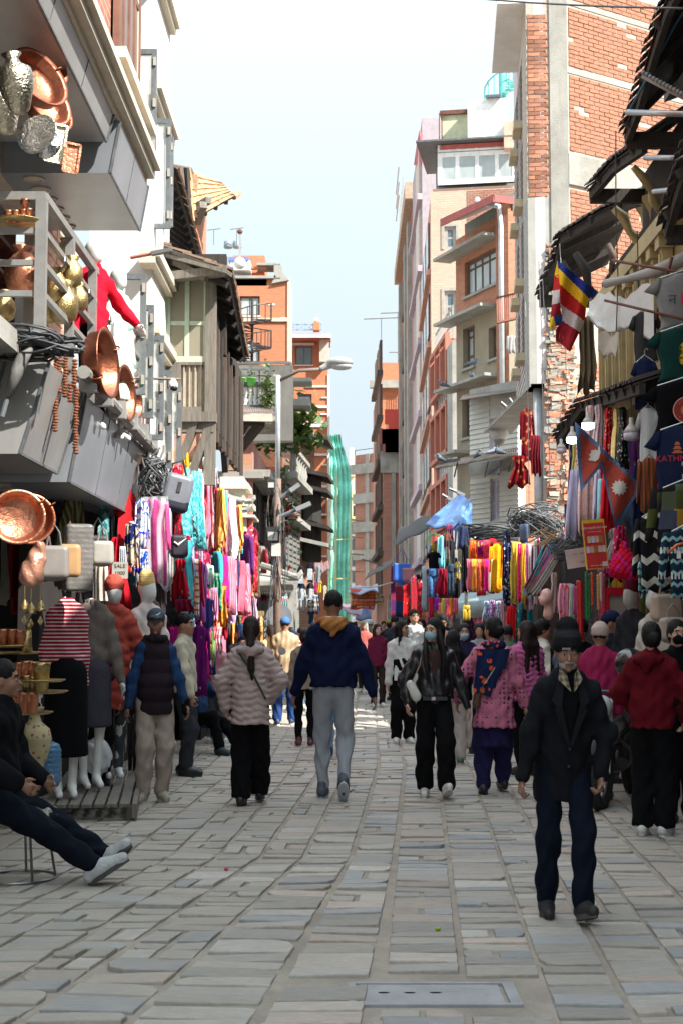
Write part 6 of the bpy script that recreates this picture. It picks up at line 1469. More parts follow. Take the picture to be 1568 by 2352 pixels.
# ---- woman in a lilac grey puffer from behind
def pufw(r,k):
    nk,hp=k['nk'],k['hp']
    MB().tube([nk+V3(.12,.1,-.08),k['chest']+V3(0,.155,-.02),hp+V3(-.16,.15,.06)],.011,6).build('bag_strap',fab((.05,.06,.045)),r)
PUFF=fab((.42,.32,.30),s=1)
person('woman with a ponytail in a quilted dusty pink puffer jacket and black trousers, walking away',577,12.55,1.63,math.pi+.02,skin=SKIN,hair='pony',hairm=HAIR_B,
       feet={'L':(.09,.05,.09,0,-.1),'R':(-.09,-.25,.1,0,.0)},hands={'R':(-.19,-.1,.96),'L':(.26,-.06,.9)},elbow={'R':(-1,.5,.0),'L':(1,.3,0)},w=.94,
       top=dict(m=PUFF,hem=.76,r=.042,puff=.062,hood=1,flare=.02,sw=.01,name='puffer_jacket'),bot=dict(m=BLK,r=(.118,.115,.115)),shoe=BKS,vox=.0118,extra=pufw)
# ---- leather jacket woman
def leath(r,k):
    hl,hp,sh=k['hl'],k['hp'],k['sh'];up=k['up'];c=lambda x,z,y:hp+up*(z-.93)+V3(x,y,0)
    G=SDF().cap(c(0,1.36,-.03),c(0,1.0,-.035),.125,.13,.03,(.8,.72,1));blob('brown_top',G,.011,fab((.055,.03,.027)),r)
    q=MB().box(-.13,.13,-.02,.02,-.018,.018);q.build('belt',BLACKM,r,loc=c(0,.97,-.125));MB().box(-.02,.02,-.008,0,-.016,.016).build('belt_buckle',mat((.6,.6,.6),.3,1),r,loc=c(-.02,.97,-.148))
    G=SDF().cap(c(-.26,1.1,-.08),c(-.2,.99,-.1),.05,.055,.02,(1,.5,1));o=blob('shoulder_bag',G,.01,mat((.6,.57,.5),.5),r)
    MB().tube([c(-.25,1.12,-.09),c(-.16,1.3,-.14),c(-.13,1.43,-.06)],.007,5).build('chain_strap',mat((.6,.5,.35),.3,1),o)
    for s in (1,-1):MB().tube([hl(s*.08,-.02,.02),c(s*.1,1.42,-.12),c(s*.09,1.25,-.16),c(s*.08,1.12,-.165)],[.03,.028,.02,.006],7).build('hair_lock',HAIR_B if s<0 else HAIR,r,True)
LEA=mat((.015,.015,.017),.28,var=.3,vs=5,bump=.5,bs=12)
person('woman in an open black leather jacket with blue face mask and cream bag',995,13.1,1.62,0.02,yaw=-.75,skin=SKIN_L,hair='long',w=1.05,
       feet={'R':(-.1,.08,.09,0,-.1),'L':(.11,-.16,.12,-.4,.1)},hands={'R':(-.3,-.1,.92),'L':(.36,-.02,.88)},elbow={'R':(-1,.6,0),'L':(1,.5,0)},
       top=dict(m=LEA,hem=.99,r=.035,sleeve=1,col=1,name='leather_jacket'),bot=dict(m=BLK,r=(.12,.108,.105)),shoe=WHS,mask=fab((.3,.42,.48)),vox=.0118,extra=leath)
# ---- pink patterned cardigan woman from behind
def pinkw(r,k):
    nk,hp,sh,up=k['nk'],k['hp'],k['sh'],k['up'];c=lambda x,z,y:hp+up*(z-.93)+V3(x,y,0)
    G=SDF();
    for i in range(12):a=i/12*6.283;G.cap(nk+V3(.1*math.cos(a),.02+.085*math.sin(a),-.02),nk+V3(.1*math.cos(a+.55),.02+.085*math.sin(a+.55),-.01),.038,k=.02)
    o=blob('shawl_collar',G,.01,fab((.012,.02,.065),'fl',(.7,.1,.03),1.6,c3=(.35,.3,.03)),r)
    q=MB();W_=10
    for s_ in (0,1):
        for j in range(W_+1):
            for i in range(W_+1):
                u,v=i/W_,j/W_;x=.2-.36*u*(1-v*.25);z=1.44-.42*v-.08*u*v;q.v.append(tuple(c(x+.05*v,z,.165+.012*s_+.012*math.sin(u*16+v*5)+.02*math.sin(v*3))))
    N_=(W_+1)**2
    for j in range(W_):
        for i in range(W_):
            if i/W_+j/W_<1.65-.9*abs(.5-i/W_):a=j*(W_+1)+i;q.f+=[(a,a+1,a+W_+2,a+W_+1),(N_+a,N_+a+W_+1,N_+a+W_+2,N_+a+1)];q.m+=[0,0]
    q.build('embroidered_shawl',fab((.012,.02,.065),'fl',(.75,.1,.03),.9,c3=(.5,.35,.05)),r,True)
    MB().bar(c(-.13,1.46,.14),c(.13,1.1,.2),.038,.006).build('lettered_strap',mat((.5,.47,.43),.8),r)
    MB().bar(c(.13,1.1,.2),c(.2,.95,.16),.03,.006).build('strap_end',mat((.2,.1,.06),.8),r)
    blob('brown_bag',SDF().cap(c(.2,.98,.14),c(.21,.9,.13),.05,.06,.02,(.8,.5,1)),.012,mat((.1,.045,.03),.5),r)
    tx=bpy.data.curves.new('t','FONT');tx.body='BEAUTY 1987 DEAR';tx.size=.044;tx.align_x='CENTER';tx.align_y='CENTER';to=bpy.data.objects.new('tmp',tx)
    S.collection.objects.link(to);me=bpy.data.meshes.new_from_object(to);bpy.data.objects.remove(to);me.materials.append(BLACKM)
    a,b=c(.13,1.1,.212),c(-.13,1.46,.152);d=(b-a).normalized();n=V3(0,1,.15);n=(n-d*n.dot(d)).normalized();y=n.cross(d)
    o=link('strap_lettering',me,r);o.matrix_local=Matrix.Translation((a+b)/2+n*.004) @ Matrix(((d.x,y.x,n.x,0),(d.y,y.y,n.y,0),(d.z,y.z,n.z,0),(0,0,0,1)))
PNK=fab((.50,.155,.235),'ikat',(.025,.018,.06),1.5,c3=(.50,.155,.235))
person('stout woman in a pink and navy patterned cardigan with a flowered shawl, from behind',1131,13.35,1.63,math.pi+.05,yaw=.55,skin=SKIN,hair='bun',w=1.1,
       feet={'L':(.12,.0,.09,0,-.1),'R':(-.14,-.25,.09,0,.1)},hands={'L':(.38,-.1,.92),'R':(-.38,-.02,.78)},elbow={'L':(1,.4,0),'R':(-1,.3,0)},
       top=dict(m=PNK,hem=.66,r=.042,sw=.02,flare=.03,name='cardigan'),bot=dict(m=fab((.018,.016,.06)),r=(.16,.13,.085),kind='kurta',kh=.45),shoe=BKS,vox=.0118,extra=pinkw)
# ---- man in cap and quilted vest, left
def vestm(r,k):
    hp,up,hl=k['hp'],k['up'],k['hl'];c=lambda x,z,y:hp+up*(z-.93)+V3(x,y,0)
    G=SDF().cap(c(0,1.33,0),c(0,1.05,-.03),.155,.168,.05,(1,.8,1)).cap(c(0,1.05,-.03),c(0,.8,-.02),.168,.165,.04,(1,.8,1)).cap(c(-.09,1.42,0),c(.09,1.42,0),.06,k=.05).clip(.8)
    blob('quilted_vest',G,.01,fab((.022,.014,.019)),r,lambda X,Y,Z:-.012*np.abs(np.sin(math.pi*Z/.13))+.002*np.sin(X*50))
    G=SDF()
    for i in range(9):a=i/8*5.2-.0+2.0;G.cap(k['nk']+V3(.09*math.cos(a),.085*math.sin(a),-.02),k['nk']+V3(.1*math.cos(a+.6),.095*math.sin(a+.6),-.0),.03,k=.015)
    blob('vest_collar',G,.01,fab((.022,.014,.019)),r)
    MB().tube([hl(-.03,-.1,-.036),hl(0,-.106,-.033),hl(.03,-.1,-.036)],.006,6).build('moustache',GREYH,r,True)
    w_=k['J']['armL'][2];blob('fingerless_glove',SDF().cap(w_+V3(0,0,.03),w_-V3(0,0,.06),.04,.04,.01),.009,BLK,r)
    MB().tube([hl(.0,-.1,.082),hl(.018,-.098,.078),hl(.045,-.085,.1)],.006,5).build('cap_swoosh',WHITE,r)
person('man in dark cap, blue shirt and quilted plum vest standing watchfully by the left shops',358,12.75,1.70,.38,yaw=-.3,skin=SKIN_D,hair='short',w=.88,hat=('cap',mat((.035,.055,.075),.8)),
       feet={'R':(-.12,-.02,.09,0,-.5),'L':(.09,.03,.09,0,.0)},hands={'R':(-.3,-.02,.8),'L':(.3,-.14,.82)},top=dict(m=fab((.02,.05,.13),'ck',(.015,.04,.1),2),hem=.86,r=.03,name='shirt'),elbow={'L':(1,.6,0),'R':(-1,.6,0)},
       bot=dict(m=fab((.36,.29,.24)),r=(.12,.1,.085)),shoe=(mat((.3,.27,.2),.7,var=.5,vs=30),mat((.45,.44,.38),.7)),vox=.0118,extra=vestm)
person('man in a cream and slate colour-block sweater standing behind the man with the cap',424,15.0,1.68,1.35,skin=SKIN,hair='short',w=1.05,top=dict(m=fab((.5,.45,.34),'plain'),hem=.9,r=.04,name='sweater'),bot=dict(m=fab((.035,.038,.045)),r=(.11,.09,.08)),shoe=BKS,hands={'R':(-.26,-.18,.85),'L':(.24,.06,.82)},
       feet={'L':(.1,.02,.09),'R':(-.08,-.06,.09)},vox=.013)
# ---- seated man bottom left (legs stretched out)
DEN=fab((.005,.007,.013))
sm=person('man in black jacket and dark jeans sitting with legs stretched out, lower left',12,8.9,1.74,1.36,skin=SKIN_D,hair='short',hip=(0,.05,.53),lean=(0,.06),yaw=.3,w=1.05,
       feet={'R':(-.08,-.74,.09,-.55,.2),'L':(.05,-.84,.1,-.75,-.3)},hands={'R':(-.24,-.22,.62),'L':(.2,-.2,.6)},top=dict(m=fab((.007,.007,.009)),hem=.45,r=.05,puff=0,name='padded_jacket',col=1),bot=dict(m=DEN,r=(.12,.088,.07)),
       shoe=(mat((.45,.45,.44),.7,var=.15,vs=30,bump=.4),mat((.06,.06,.06),.8)),vox=.0118)
stl=thing('stool','low round wire stool padded with plastic wrap under the seated man, lower left','stool',(sm.location.x+.1,8.93,0))
MB().tube([(.24*math.cos(a),.24*math.sin(a),.01) for a in [i*.3927 for i in range(16)]],.009,6,closed=True).build('ring_foot',STEEL,stl,True)
for i in range(5):a=i*1.2566+.3;MB().tube([(.23*math.cos(a),.23*math.sin(a),.01),(.17*math.cos(a),.17*math.sin(a),.36)],.009,6).build('leg',STEEL,stl)
blob('wrapped_cushion',SDF().cap((-.1,0,.38),(.1,0,.38),.16,k=.03,sc=(1,1,.45)),.012,mat((.25,.26,.2),.2,var=.5,vs=9,bump=.8,bs=30),stl,lambda X,Y,Z:.01*np.sin(X*70+Y*50)*np.sin(Z*90))
# ---- right foreground group
person('woman in a dark red hoodie standing with her back to us, right edge',1492,10.75,1.58,math.pi-.45,yaw=.5,skin=SKIN,hair='bun',w=1.0,top=dict(m=fab((.1,.005,.01)),hem=.88,r=.05,hood=1,sw=.015,name='hoodie'),bot=dict(m=BLK,r=(.13,.115,.11)),shoe=WHS,
       hands={'L':(.2,-.2,1.0),'R':(-.26,-.15,.95)},elbow={'L':(1,.6,0),'R':(-1,.5,0)},vox=.0118)
person('woman in black with a black face mask at the right edge behind the red hoodie',1552,11.6,1.60,.15,skin=SKIN_L,hair='bun',mask=BLK,top=dict(m=BLK,r=.04,hem=.85),bot=dict(m=BLK,r=(.12,.1,.09)),shoe=BKS,vox=.013)
person('person bent forward wrapped in a magenta shawl, behind the older man',1362,12.9,1.58,math.pi-.4,lean=(-.05,.25),skin=SKIN_D,hair='short',hat=('beanie',fab((.5,.38,.33))),top=dict(m=fab((.25,.015,.06)),r=.055,hem=.8,flare=.04,name='shawl'),bot=dict(m=BLK),shoe=BKS,vox=.012,w=1.1)
person('man in a navy cap leaning to the right by the jewellery stall',1388,14.4,1.70,1.3,lean=(0,.1),skin=SKIN,hair='short',hat=('cap',fab((.02,.025,.07))),top=dict(m=fab((.016,.018,.03)),r=.045),bot=dict(m=BLK),shoe=BKS,hands={'R':(-.2,-.35,1.15)},vox=.012)
person('person with a black quilted hood behind the magenta shawl',1330,13.8,1.6,math.pi,skin=SKIN,hair=None,hat=('beanie',fab((.02,.02,.025))),top=dict(m=BLK,r=.05,puff=.07,name='padded_jacket'),bot=dict(m=BLK),shoe=BKS,vox=.014)
person('woman in a bright pink puffer jacket beside the patterned cardigan',1207,15.0,1.60,math.pi+.5,yaw=.4,skin=SKIN,hair='long',hairm=HAIR_B,top=dict(m=fab((.5,.12,.28)),r=.05,puff=.06,name='puffer_jacket',sw=.01),bot=dict(m=BLK),shoe=BKS,vox=.012)
person('woman in a cream sweater looking down at her phone, right of the pink puffer',1243,16.2,1.62,math.pi-.9-.6,pitch=.3,skin=SKIN,hair='pony',top=dict(m=fab((.6,.56,.48)),r=.04,name='sweater'),bot=dict(m=BLK),shoe=BKS,hands={'L':(.14,-.3,1.15),'R':(-.1,-.28,1.15)},vox=.012)
person('woman in a slate blue coat with long black hair behind the older man',1290,14.9,1.55,1.2,skin=SKIN,hair='long',top=dict(m=fab((.1,.14,.19)),r=.04,name='coat'),bot=dict(m=BLK),shoe=BKS,vox=.013)
# ---- middle distance
def bwh(r,k):
    hp,up=k['hp'],k['up'];c=lambda x,z,y:hp+up*(z-.93)+V3(x,y,0)
    G=SDF().cap(c(0,1.12,0),c(0,.86,0),.198,.2,.03,(1,.69,1)).clip(.87);blob('black_lower_panel',G,.014,BLK,r)
    MB().bar(c(-.12,1.08,-.145),c(-.12,.9,-.15),.06,.02).build('white_pocket',WHITE,r)
person('girl in a white and black colour-block hoodie left of the leather jacket',923,19.0,1.62,.1,yaw=.9,skin=SKIN,hair='long',top=dict(m=fab((.62,.61,.58)),r=.045,hood=1,hm=BLK,hem=.86,name='hoodie'),bot=dict(m=BLK,r=(.12,.105,.1)),shoe=WHS,vox=.013,extra=bwh)
person('girl in a maroon zip jacket and dark trousers walking towards us beyond the navy fleece',867,27.3,1.58,.1,yaw=.2,skin=SKIN_L,hair='long',hairm=HAIR_B,top=dict(m=fab((.12,.012,.04)),r=.04,hood=1,hem=.86),bot=dict(m=fab((.03,.02,.018)),r=(.11,.09,.08)),shoe=WHS,vox=.015)
person('man in a tan leather jacket and blue cap left of the navy fleece',655,22.5,1.68,math.pi,skin=SKIN,hair='short',hat=('cap',fab((.06,.16,.36))),top=dict(m=mat((.4,.28,.16),.5,bump=.3),r=.05,hem=.84,sw=.01),bot=dict(m=fab((.02,.05,.16)),r=(.115,.1,.09)),shoe=(mat((.03,.05,.09),.6),WHS[1]),vox=.014,w=1.08,feet={'R':(-.12,-.1,.09),'L':(.13,.1,.09)})
person('woman in a pale yellow top with brown hair tied back, beside the tan jacket',622,23.8,1.56,math.pi+.3,skin=SKIN,hair='pony',hairm=HAIR_B,top=dict(m=fab((.6,.5,.27)),r=.035),bot=dict(m=fab((.03,.1,.13))),shoe=BKS,vox=.016)
person('motorcyclist in black with a glossy blue-black helmet behind the ponytail woman',557,20.3,1.66,math.pi+.1,skin=SKIN,hair=None,hat=('helmet',mat((.01,.03,.08),.12,spec=.8)),top=dict(m=fab((.014,.014,.02)),r=.05),bot=dict(m=BLK),shoe=BKS,vox=.014,hip=(0,0,.82),feet={'L':(.3,-.1,.09),'R':(-.3,-.1,.09)})
person('person in a pink fleece and grey jeans standing among the clothes, left side',497,19.0,1.45,math.pi-.6,skin=SKIN,hair='short',top=dict(m=fab((.62,.33,.33)),r=.045),bot=dict(m=fab((.13,.135,.135),s=2),r=(.115,.1,.09)),shoe=WHS,vox=.014)
person('person in black trousers sitting low beside the purple clothes stall, left side',468,17.6,1.62,.9,hip=(0,.1,.45),skin=SKIN,hair='short',top=dict(m=fab((.03,.06,.14)),r=.03,hem=.4),bot=dict(m=BLK,r=(.11,.09,.08)),shoe=(mat((.03,.06,.07),.7),BKS[1]),feet={'L':(.12,-.6,.09),'R':(-.1,-.42,.09)},vox=.014)
person('boy in a red and white top seen between the tan jacket and the navy fleece',692,26.0,1.52,math.pi+1.2,skin=SKIN_L,hair='short',top=dict(m=fab((.5,.06,.06),'hs',(.6,.6,.6),.5),r=.03),bot=dict(m=fab((.1,.2,.35))),shoe=WHS,vox=.018)
person('woman with black hair, dark jacket and black leggings just left of the navy fleece',700,18.5,1.5,math.pi,skin=SKIN,hair='bun',top=dict(m=fab((.3,.25,.19)),r=.045),bot=dict(m=BLK,r=(.105,.075,.065)),shoe=(mat((.12,.03,.05),.6),WHS[1]),vox=.014)
person('person in light blue jeans and navy sneakers mostly hidden behind the navy fleece',772,17.0,1.5,math.pi,skin=SKIN,hair='short',top=dict(m=fab((.2,.3,.4)),r=.03),bot=dict(m=fab((.16,.27,.42)),r=(.1,.08,.065)),shoe=(mat((.02,.03,.07),.6),WHS[1]),vox=.014,w=.9)
person('masked girl with tied black hair behind the pink cardigan woman, left of her head',1066,17.6,1.58,-.1,skin=SKIN,hair='bun',mask=fab((.3,.42,.48)),top=dict(m=fab((.02,.022,.06)),r=.04),bot=dict(m=fab((.5,.44,.4)),r=(.12,.11,.1)),shoe=BKS,vox=.013)
person('woman with long black hair and black sports jacket behind the leather jacket',1038,16.2,1.50,math.pi,skin=SKIN,hair='long',top=dict(m=BLK,r=.045),bot=dict(m=fab((.45,.4,.37)),r=(.12,.11,.1)),shoe=(mat((.1,.14,.1),.7),WHS[1]),vox=.014)
person('man with short black hair looking down behind the masked girl',1013,20.5,1.72,.1,pitch=.35,skin=SKIN_D,hair='short',top=dict(m=fab((.08,.05,.04)),r=.04),bot=dict(m=BLK),shoe=BKS,vox=.015)
person('tall man in a white collared jacket standing behind the white and black hoodie',950,23.5,1.82,.2,skin=SKIN,hair='short',top=dict(m=fab((.5,.5,.48)),r=.045),bot=dict(m=BLK),shoe=WHS,vox=.015)
person('bearded man in a black beanie and dark padded coat among the crowd',906,30.0,1.72,-.3,skin=SKIN_L,hair='beardman',hairm=GREYH,hat=('beanie',fab((.015,.015,.018))),top=dict(m=fab((.03,.035,.05)),r=.06,hood=1,puff=.08),bot=dict(m=BLK),shoe=BKS,vox=.018)
rc=random.Random(77)
CW=[((.3,.3,.33),'grey'),((.03,.04,.09),'navy'),((.02,.02,.02),'black'),((.45,.12,.1),'red'),((.12,.16,.2),'slate'),((.4,.2,.3),'rose'),((.5,.45,.35),'sand'),((.1,.2,.12),'green'),((.2,.1,.06),'brown'),((.1,.25,.45),'blue')]
spots=[(835,33,'long grey hair'),(812,36,'white cap'),(850,40,'pale blue hood'),(828,46,''),(795,52,''),(838,58,''),(880,44,''),(893,37,'olive cap'),(941,34,''),(966,28,''),(985,25,''),(1032,24,''),(1020,30,''),(920,52,''),(860,66,''),(815,74,''),(720,34,''),(735,42,''),(668,33,''),(610,27,''),(588,30,'brown curls'),(1100,20,''),(1165,18.5,''),(1185,20.5,'grey beanie'),(775,62,''),(1058,28,''),(800,90,''),(845,84,'')]
for i,(x,d,dsc) in enumerate(spots):
    c,cn_=CW[(i*7+3) % 10];back=i % 3!=0
    h='long' if 'long' in dsc or i % 4==1 else ('curl' if 'curl' in dsc else ('bun' if i % 4==3 else 'short'))
    ht=('cap',fab((.7,.7,.68))) if dsc=='white cap' else ('beanie',fab((.45,.55,.65))) if dsc=='pale blue hood' else ('cap',fab((.25,.2,.06))) if dsc=='olive cap' else ('beanie',fab((.1,.1,.11))) if dsc=='grey beanie' else None
    near_l=sorted([(abs(x-xx),nn) for xx,nn in ((735,'the tee stall'),(765,'the navy fleece'),(832,'the red banner'),(868,'the maroon jacket'),(923,'the white and black hoodie'),(1000,'the leather jacket'),(1066,'the masked girl'),(1130,'the pink cardigan'),(1205,'the pink puffer'),(640,'the lamp pole'),(577,'the ponytail woman'))])[0]
    lab=f"{'person' if not dsc else 'person with '+dsc} in a {cn_} jacket {'from behind' if back else 'facing us'}, {['nearer', 'farther', 'far off'][(d > 30)+(d > 55)]}, by {near_l[1]}"
    person(lab,x,d,1.5+rc.random()*.2,math.pi+rc.uniform(-.4,.4) if back else rc.uniform(-.4,.4),skin=rc.choice([SKIN,SKIN_L,SKIN_D]),hair=h,hairm=GREYH if 'grey hair' in dsc else None,hat=ht,top=dict(m=fab(c),r=.045),bot=dict(m=fab(rc.choice([(.02,.02,.02),(.03,.05,.12),(.2,.17,.14)]))),shoe=rc.choice([WHS,BKS]),vox=.02 if d<40 else .026,group='people in the crowd',face=False,feet={'L':(.1,rc.uniform(-.15,.1),.09),'R':(-.1,rc.uniform(-.1,.15),.09)})
# ================================================================ hanging clothes
def sheet(rows,th=.03,nu=9,amp=.02,nf=3,ph=0,mb=None,k=0):
    """a closed cloth body; rows are (z, x_left, x_right, y)"""
    mb=mb or MB();n=len(rows);i0=len(mb.v)
    for s_ in (-1,1):
        for j,(z,a,b,y) in enumerate(rows):
            for i in range(nu+1):
                u=i/nu;e=math.sin(math.pi*u)**.5;f=amp*math.sin(u*nf*6.283+ph+j*.25)*min(1,.3+j/n)
                mb.v.append((a+(b-a)*u+(b-a)*.05*math.sin(j*.9+ph),y+s_*th*.5*e*(.6+.4*math.sin(math.pi*min(1,j/n+.25)))+f,z-(j/n)*amp*1.4*math.sin(u*nf*4+ph*2)))
    W,N=nu+1,n*(nu+1)
    for j in range(n-1):
        for i in range(nu):
            a=i0+j*W+i;mb.f+=[(a,a+W,a+W+1,a+1),(N+a,N+a+1,N+a+W+1,N+a+W)];mb.m+=[k,k]
        for e in (0,nu):a=i0+j*W+e;mb.f.append((a,a+N,a+N+W,a+W) if e==0 else (a,a+W,a+N+W,a+N));mb.m.append(k)
    for i in range(nu):
        a=i0+i;mb.f.append((a,a+1,a+N+1,a+N));a+=(n-1)*W;mb.f.append((a,a+N,a+N+1,a+1));mb.m+=[k,k]
    return mb
gr=random.Random(4)
HNG=mat((.35,.35,.34),.4,.6);HNGW=mat((.5,.3,.13),.6)
def garment(kind,w,h,seed=0):
    r=random.Random(seed);ph=r.random()*6;L_=lambda n,f:[f(j/(n-1)) for j in range(n)]
    if kind in ('scarf','sari','cloth','carpet'):
        dr=0 if kind=='carpet' else 1
        return sheet(L_(9,lambda t:(-h*t,-w/2*(.82+.18*t)+dr*r.uniform(-.04,.04)*w,w/2*(.82+.18*t)+dr*r.uniform(-.04,.04)*w,0)),.012+.008*dr,16 if dr else 6,min(.14*w,.05)*dr+.004,3.3,ph)
    if kind=='t_shirt':
        mb=sheet([(-h*t,-w*a,w*a,0) for t,a in ((0,.16),(.04,.24),(.1,.34),(.2,.335),(.35,.33),(.5,.33),(.65,.33),(.8,.335),(.93,.34),(1,.34))],.07,12,.012,1.5,ph)
        for s in (1,-1):
            rows=[(-h*(.06+.24*t),s*w*(.27+.2*t)-.0,s*w*(.36+.17*t),.005) for t in (0,.33,.66,1)]
            q=[(z-(.0),min(a,b)-h*.05*(0),max(a,b),y) for z,a,b,y in rows]
            A=[(s*w*.3,-h*.06),(s*w*.36,-h*.09),(s*w*.5,-h*.3),(s*w*.36,-h*.37),(s*w*.31,-h*.25)]
            mb.prism(A if s>0 else A[::-1],-.022,.022)
        return mb
    if kind in ('shirt','kurta','jacket','sweater'):
        fl=1.15 if kind=='kurta' else 1
        mb=sheet([(-h*t,-w*a,w*a,0) for t,a in ((0,.12),(.03,.22),(.08,.36),(.15,.35),(.3,.33),(.5,.34*fl),(.75,.36*fl),(1,.38*fl))],.09,12,.015,2,ph)
        sl=.62 if kind=='kurta' else .9
        for s in (1,-1):
            d=r.uniform(.0,.05)
            sheet([(-h*(.06+sl*t*.85),min(s*w*(.3+.14*t+d*t),s*w*(.47+.08*t**.5+d*t)),max(s*w*(.3+.14*t+d*t),s*w*(.47+.08*t**.5+d*t)),.01) for t in (0,.2,.5,.8,1)],.07,4,.008,1,ph,mb)
        return mb
    if kind=='dress':return sheet([(-h*t,-w*a,w*a,0) for t,a in ((0,.16),(.04,.26),(.1,.28),(.2,.25),(.32,.21),(.4,.27),(.55,.36),(.75,.44),(1,.5))],.09,14,.035,3,ph)
    if kind=='skirt':return sheet([(-h*t,-w*a,w*a,0) for t,a in ((0,.28),(.1,.3),(.4,.4),(.7,.46),(1,.5))],.12,14,.04,3,ph)
    if kind=='trousers':
        mb=sheet([(-h*t,-w*.45,w*.45,0) for t in (0,.1,.22,.3)],.07,8,.01,1,ph)
        for s in (1,-1):sheet([(-h*(.28+.72*t),min(s*w*.03,s*w*.47),max(s*w*.03,s*w*.47),.003) for t in (0,.3,.6,1)],.06,5,.008,1,ph,mb)
        return mb
def hang(label,kind,x0,x1,y0,y1,d,m,rz=0,tilt=0,group=None,fringe=None,hanger=False,full=None,film=False,sd=None):
    p=at((x0+x1)/2,y0,d);w=(x1-x0)*mpp(d);h=(y1-y0)*mpp(d)
    if tilt:h /= math.cos(tilt)
    if full:w=full
    if kind in ('scarf','sari','kurta','dress','skirt'):w*=1.3
    th=garment(kind,max(w,.05),h,sd if sd is not None else int(x0*7+y0)).build(kind,m,None,True);th.location=p;th.rotation_euler=(0,tilt,rz)
    T(th,label,kind.replace('_',' ').replace('t shirt','t-shirt'),group)
    if fringe:
        q=MB();n=max(5,int(w/.012))
        for i in range(n):x=-w/2+w*(i+.5)/n;q.box(x-.003,x+.003,-.006,.006,-h-.07-gr.random()*.03,-h+.01)
        q.build('fringe',fringe,th,kind='stuff')
    if hanger:q=MB().tube([(-w*.3,0,-.03),(0,0,.035),(w*.3,0,-.03)],.008,5);q.tube([(0,0,.03),(0,0,.08),(.02,0,.1),(.035,0,.08)],.005,5);q.build('hanger',HNGW if hanger=='w' else HNG,th)
    if film:garment('cloth',w*1.12,h*1.04,3).build('plastic_cover',clear((.9,.92,.94),.22),th,True,).location=(0,-.03,.02)
    return th
RED=(.5,.015,.03);MAG=(.55,.02,.22);PK=(.72,.22,.32);OR=(.8,.27,.02);YE=(.62,.42,.05)
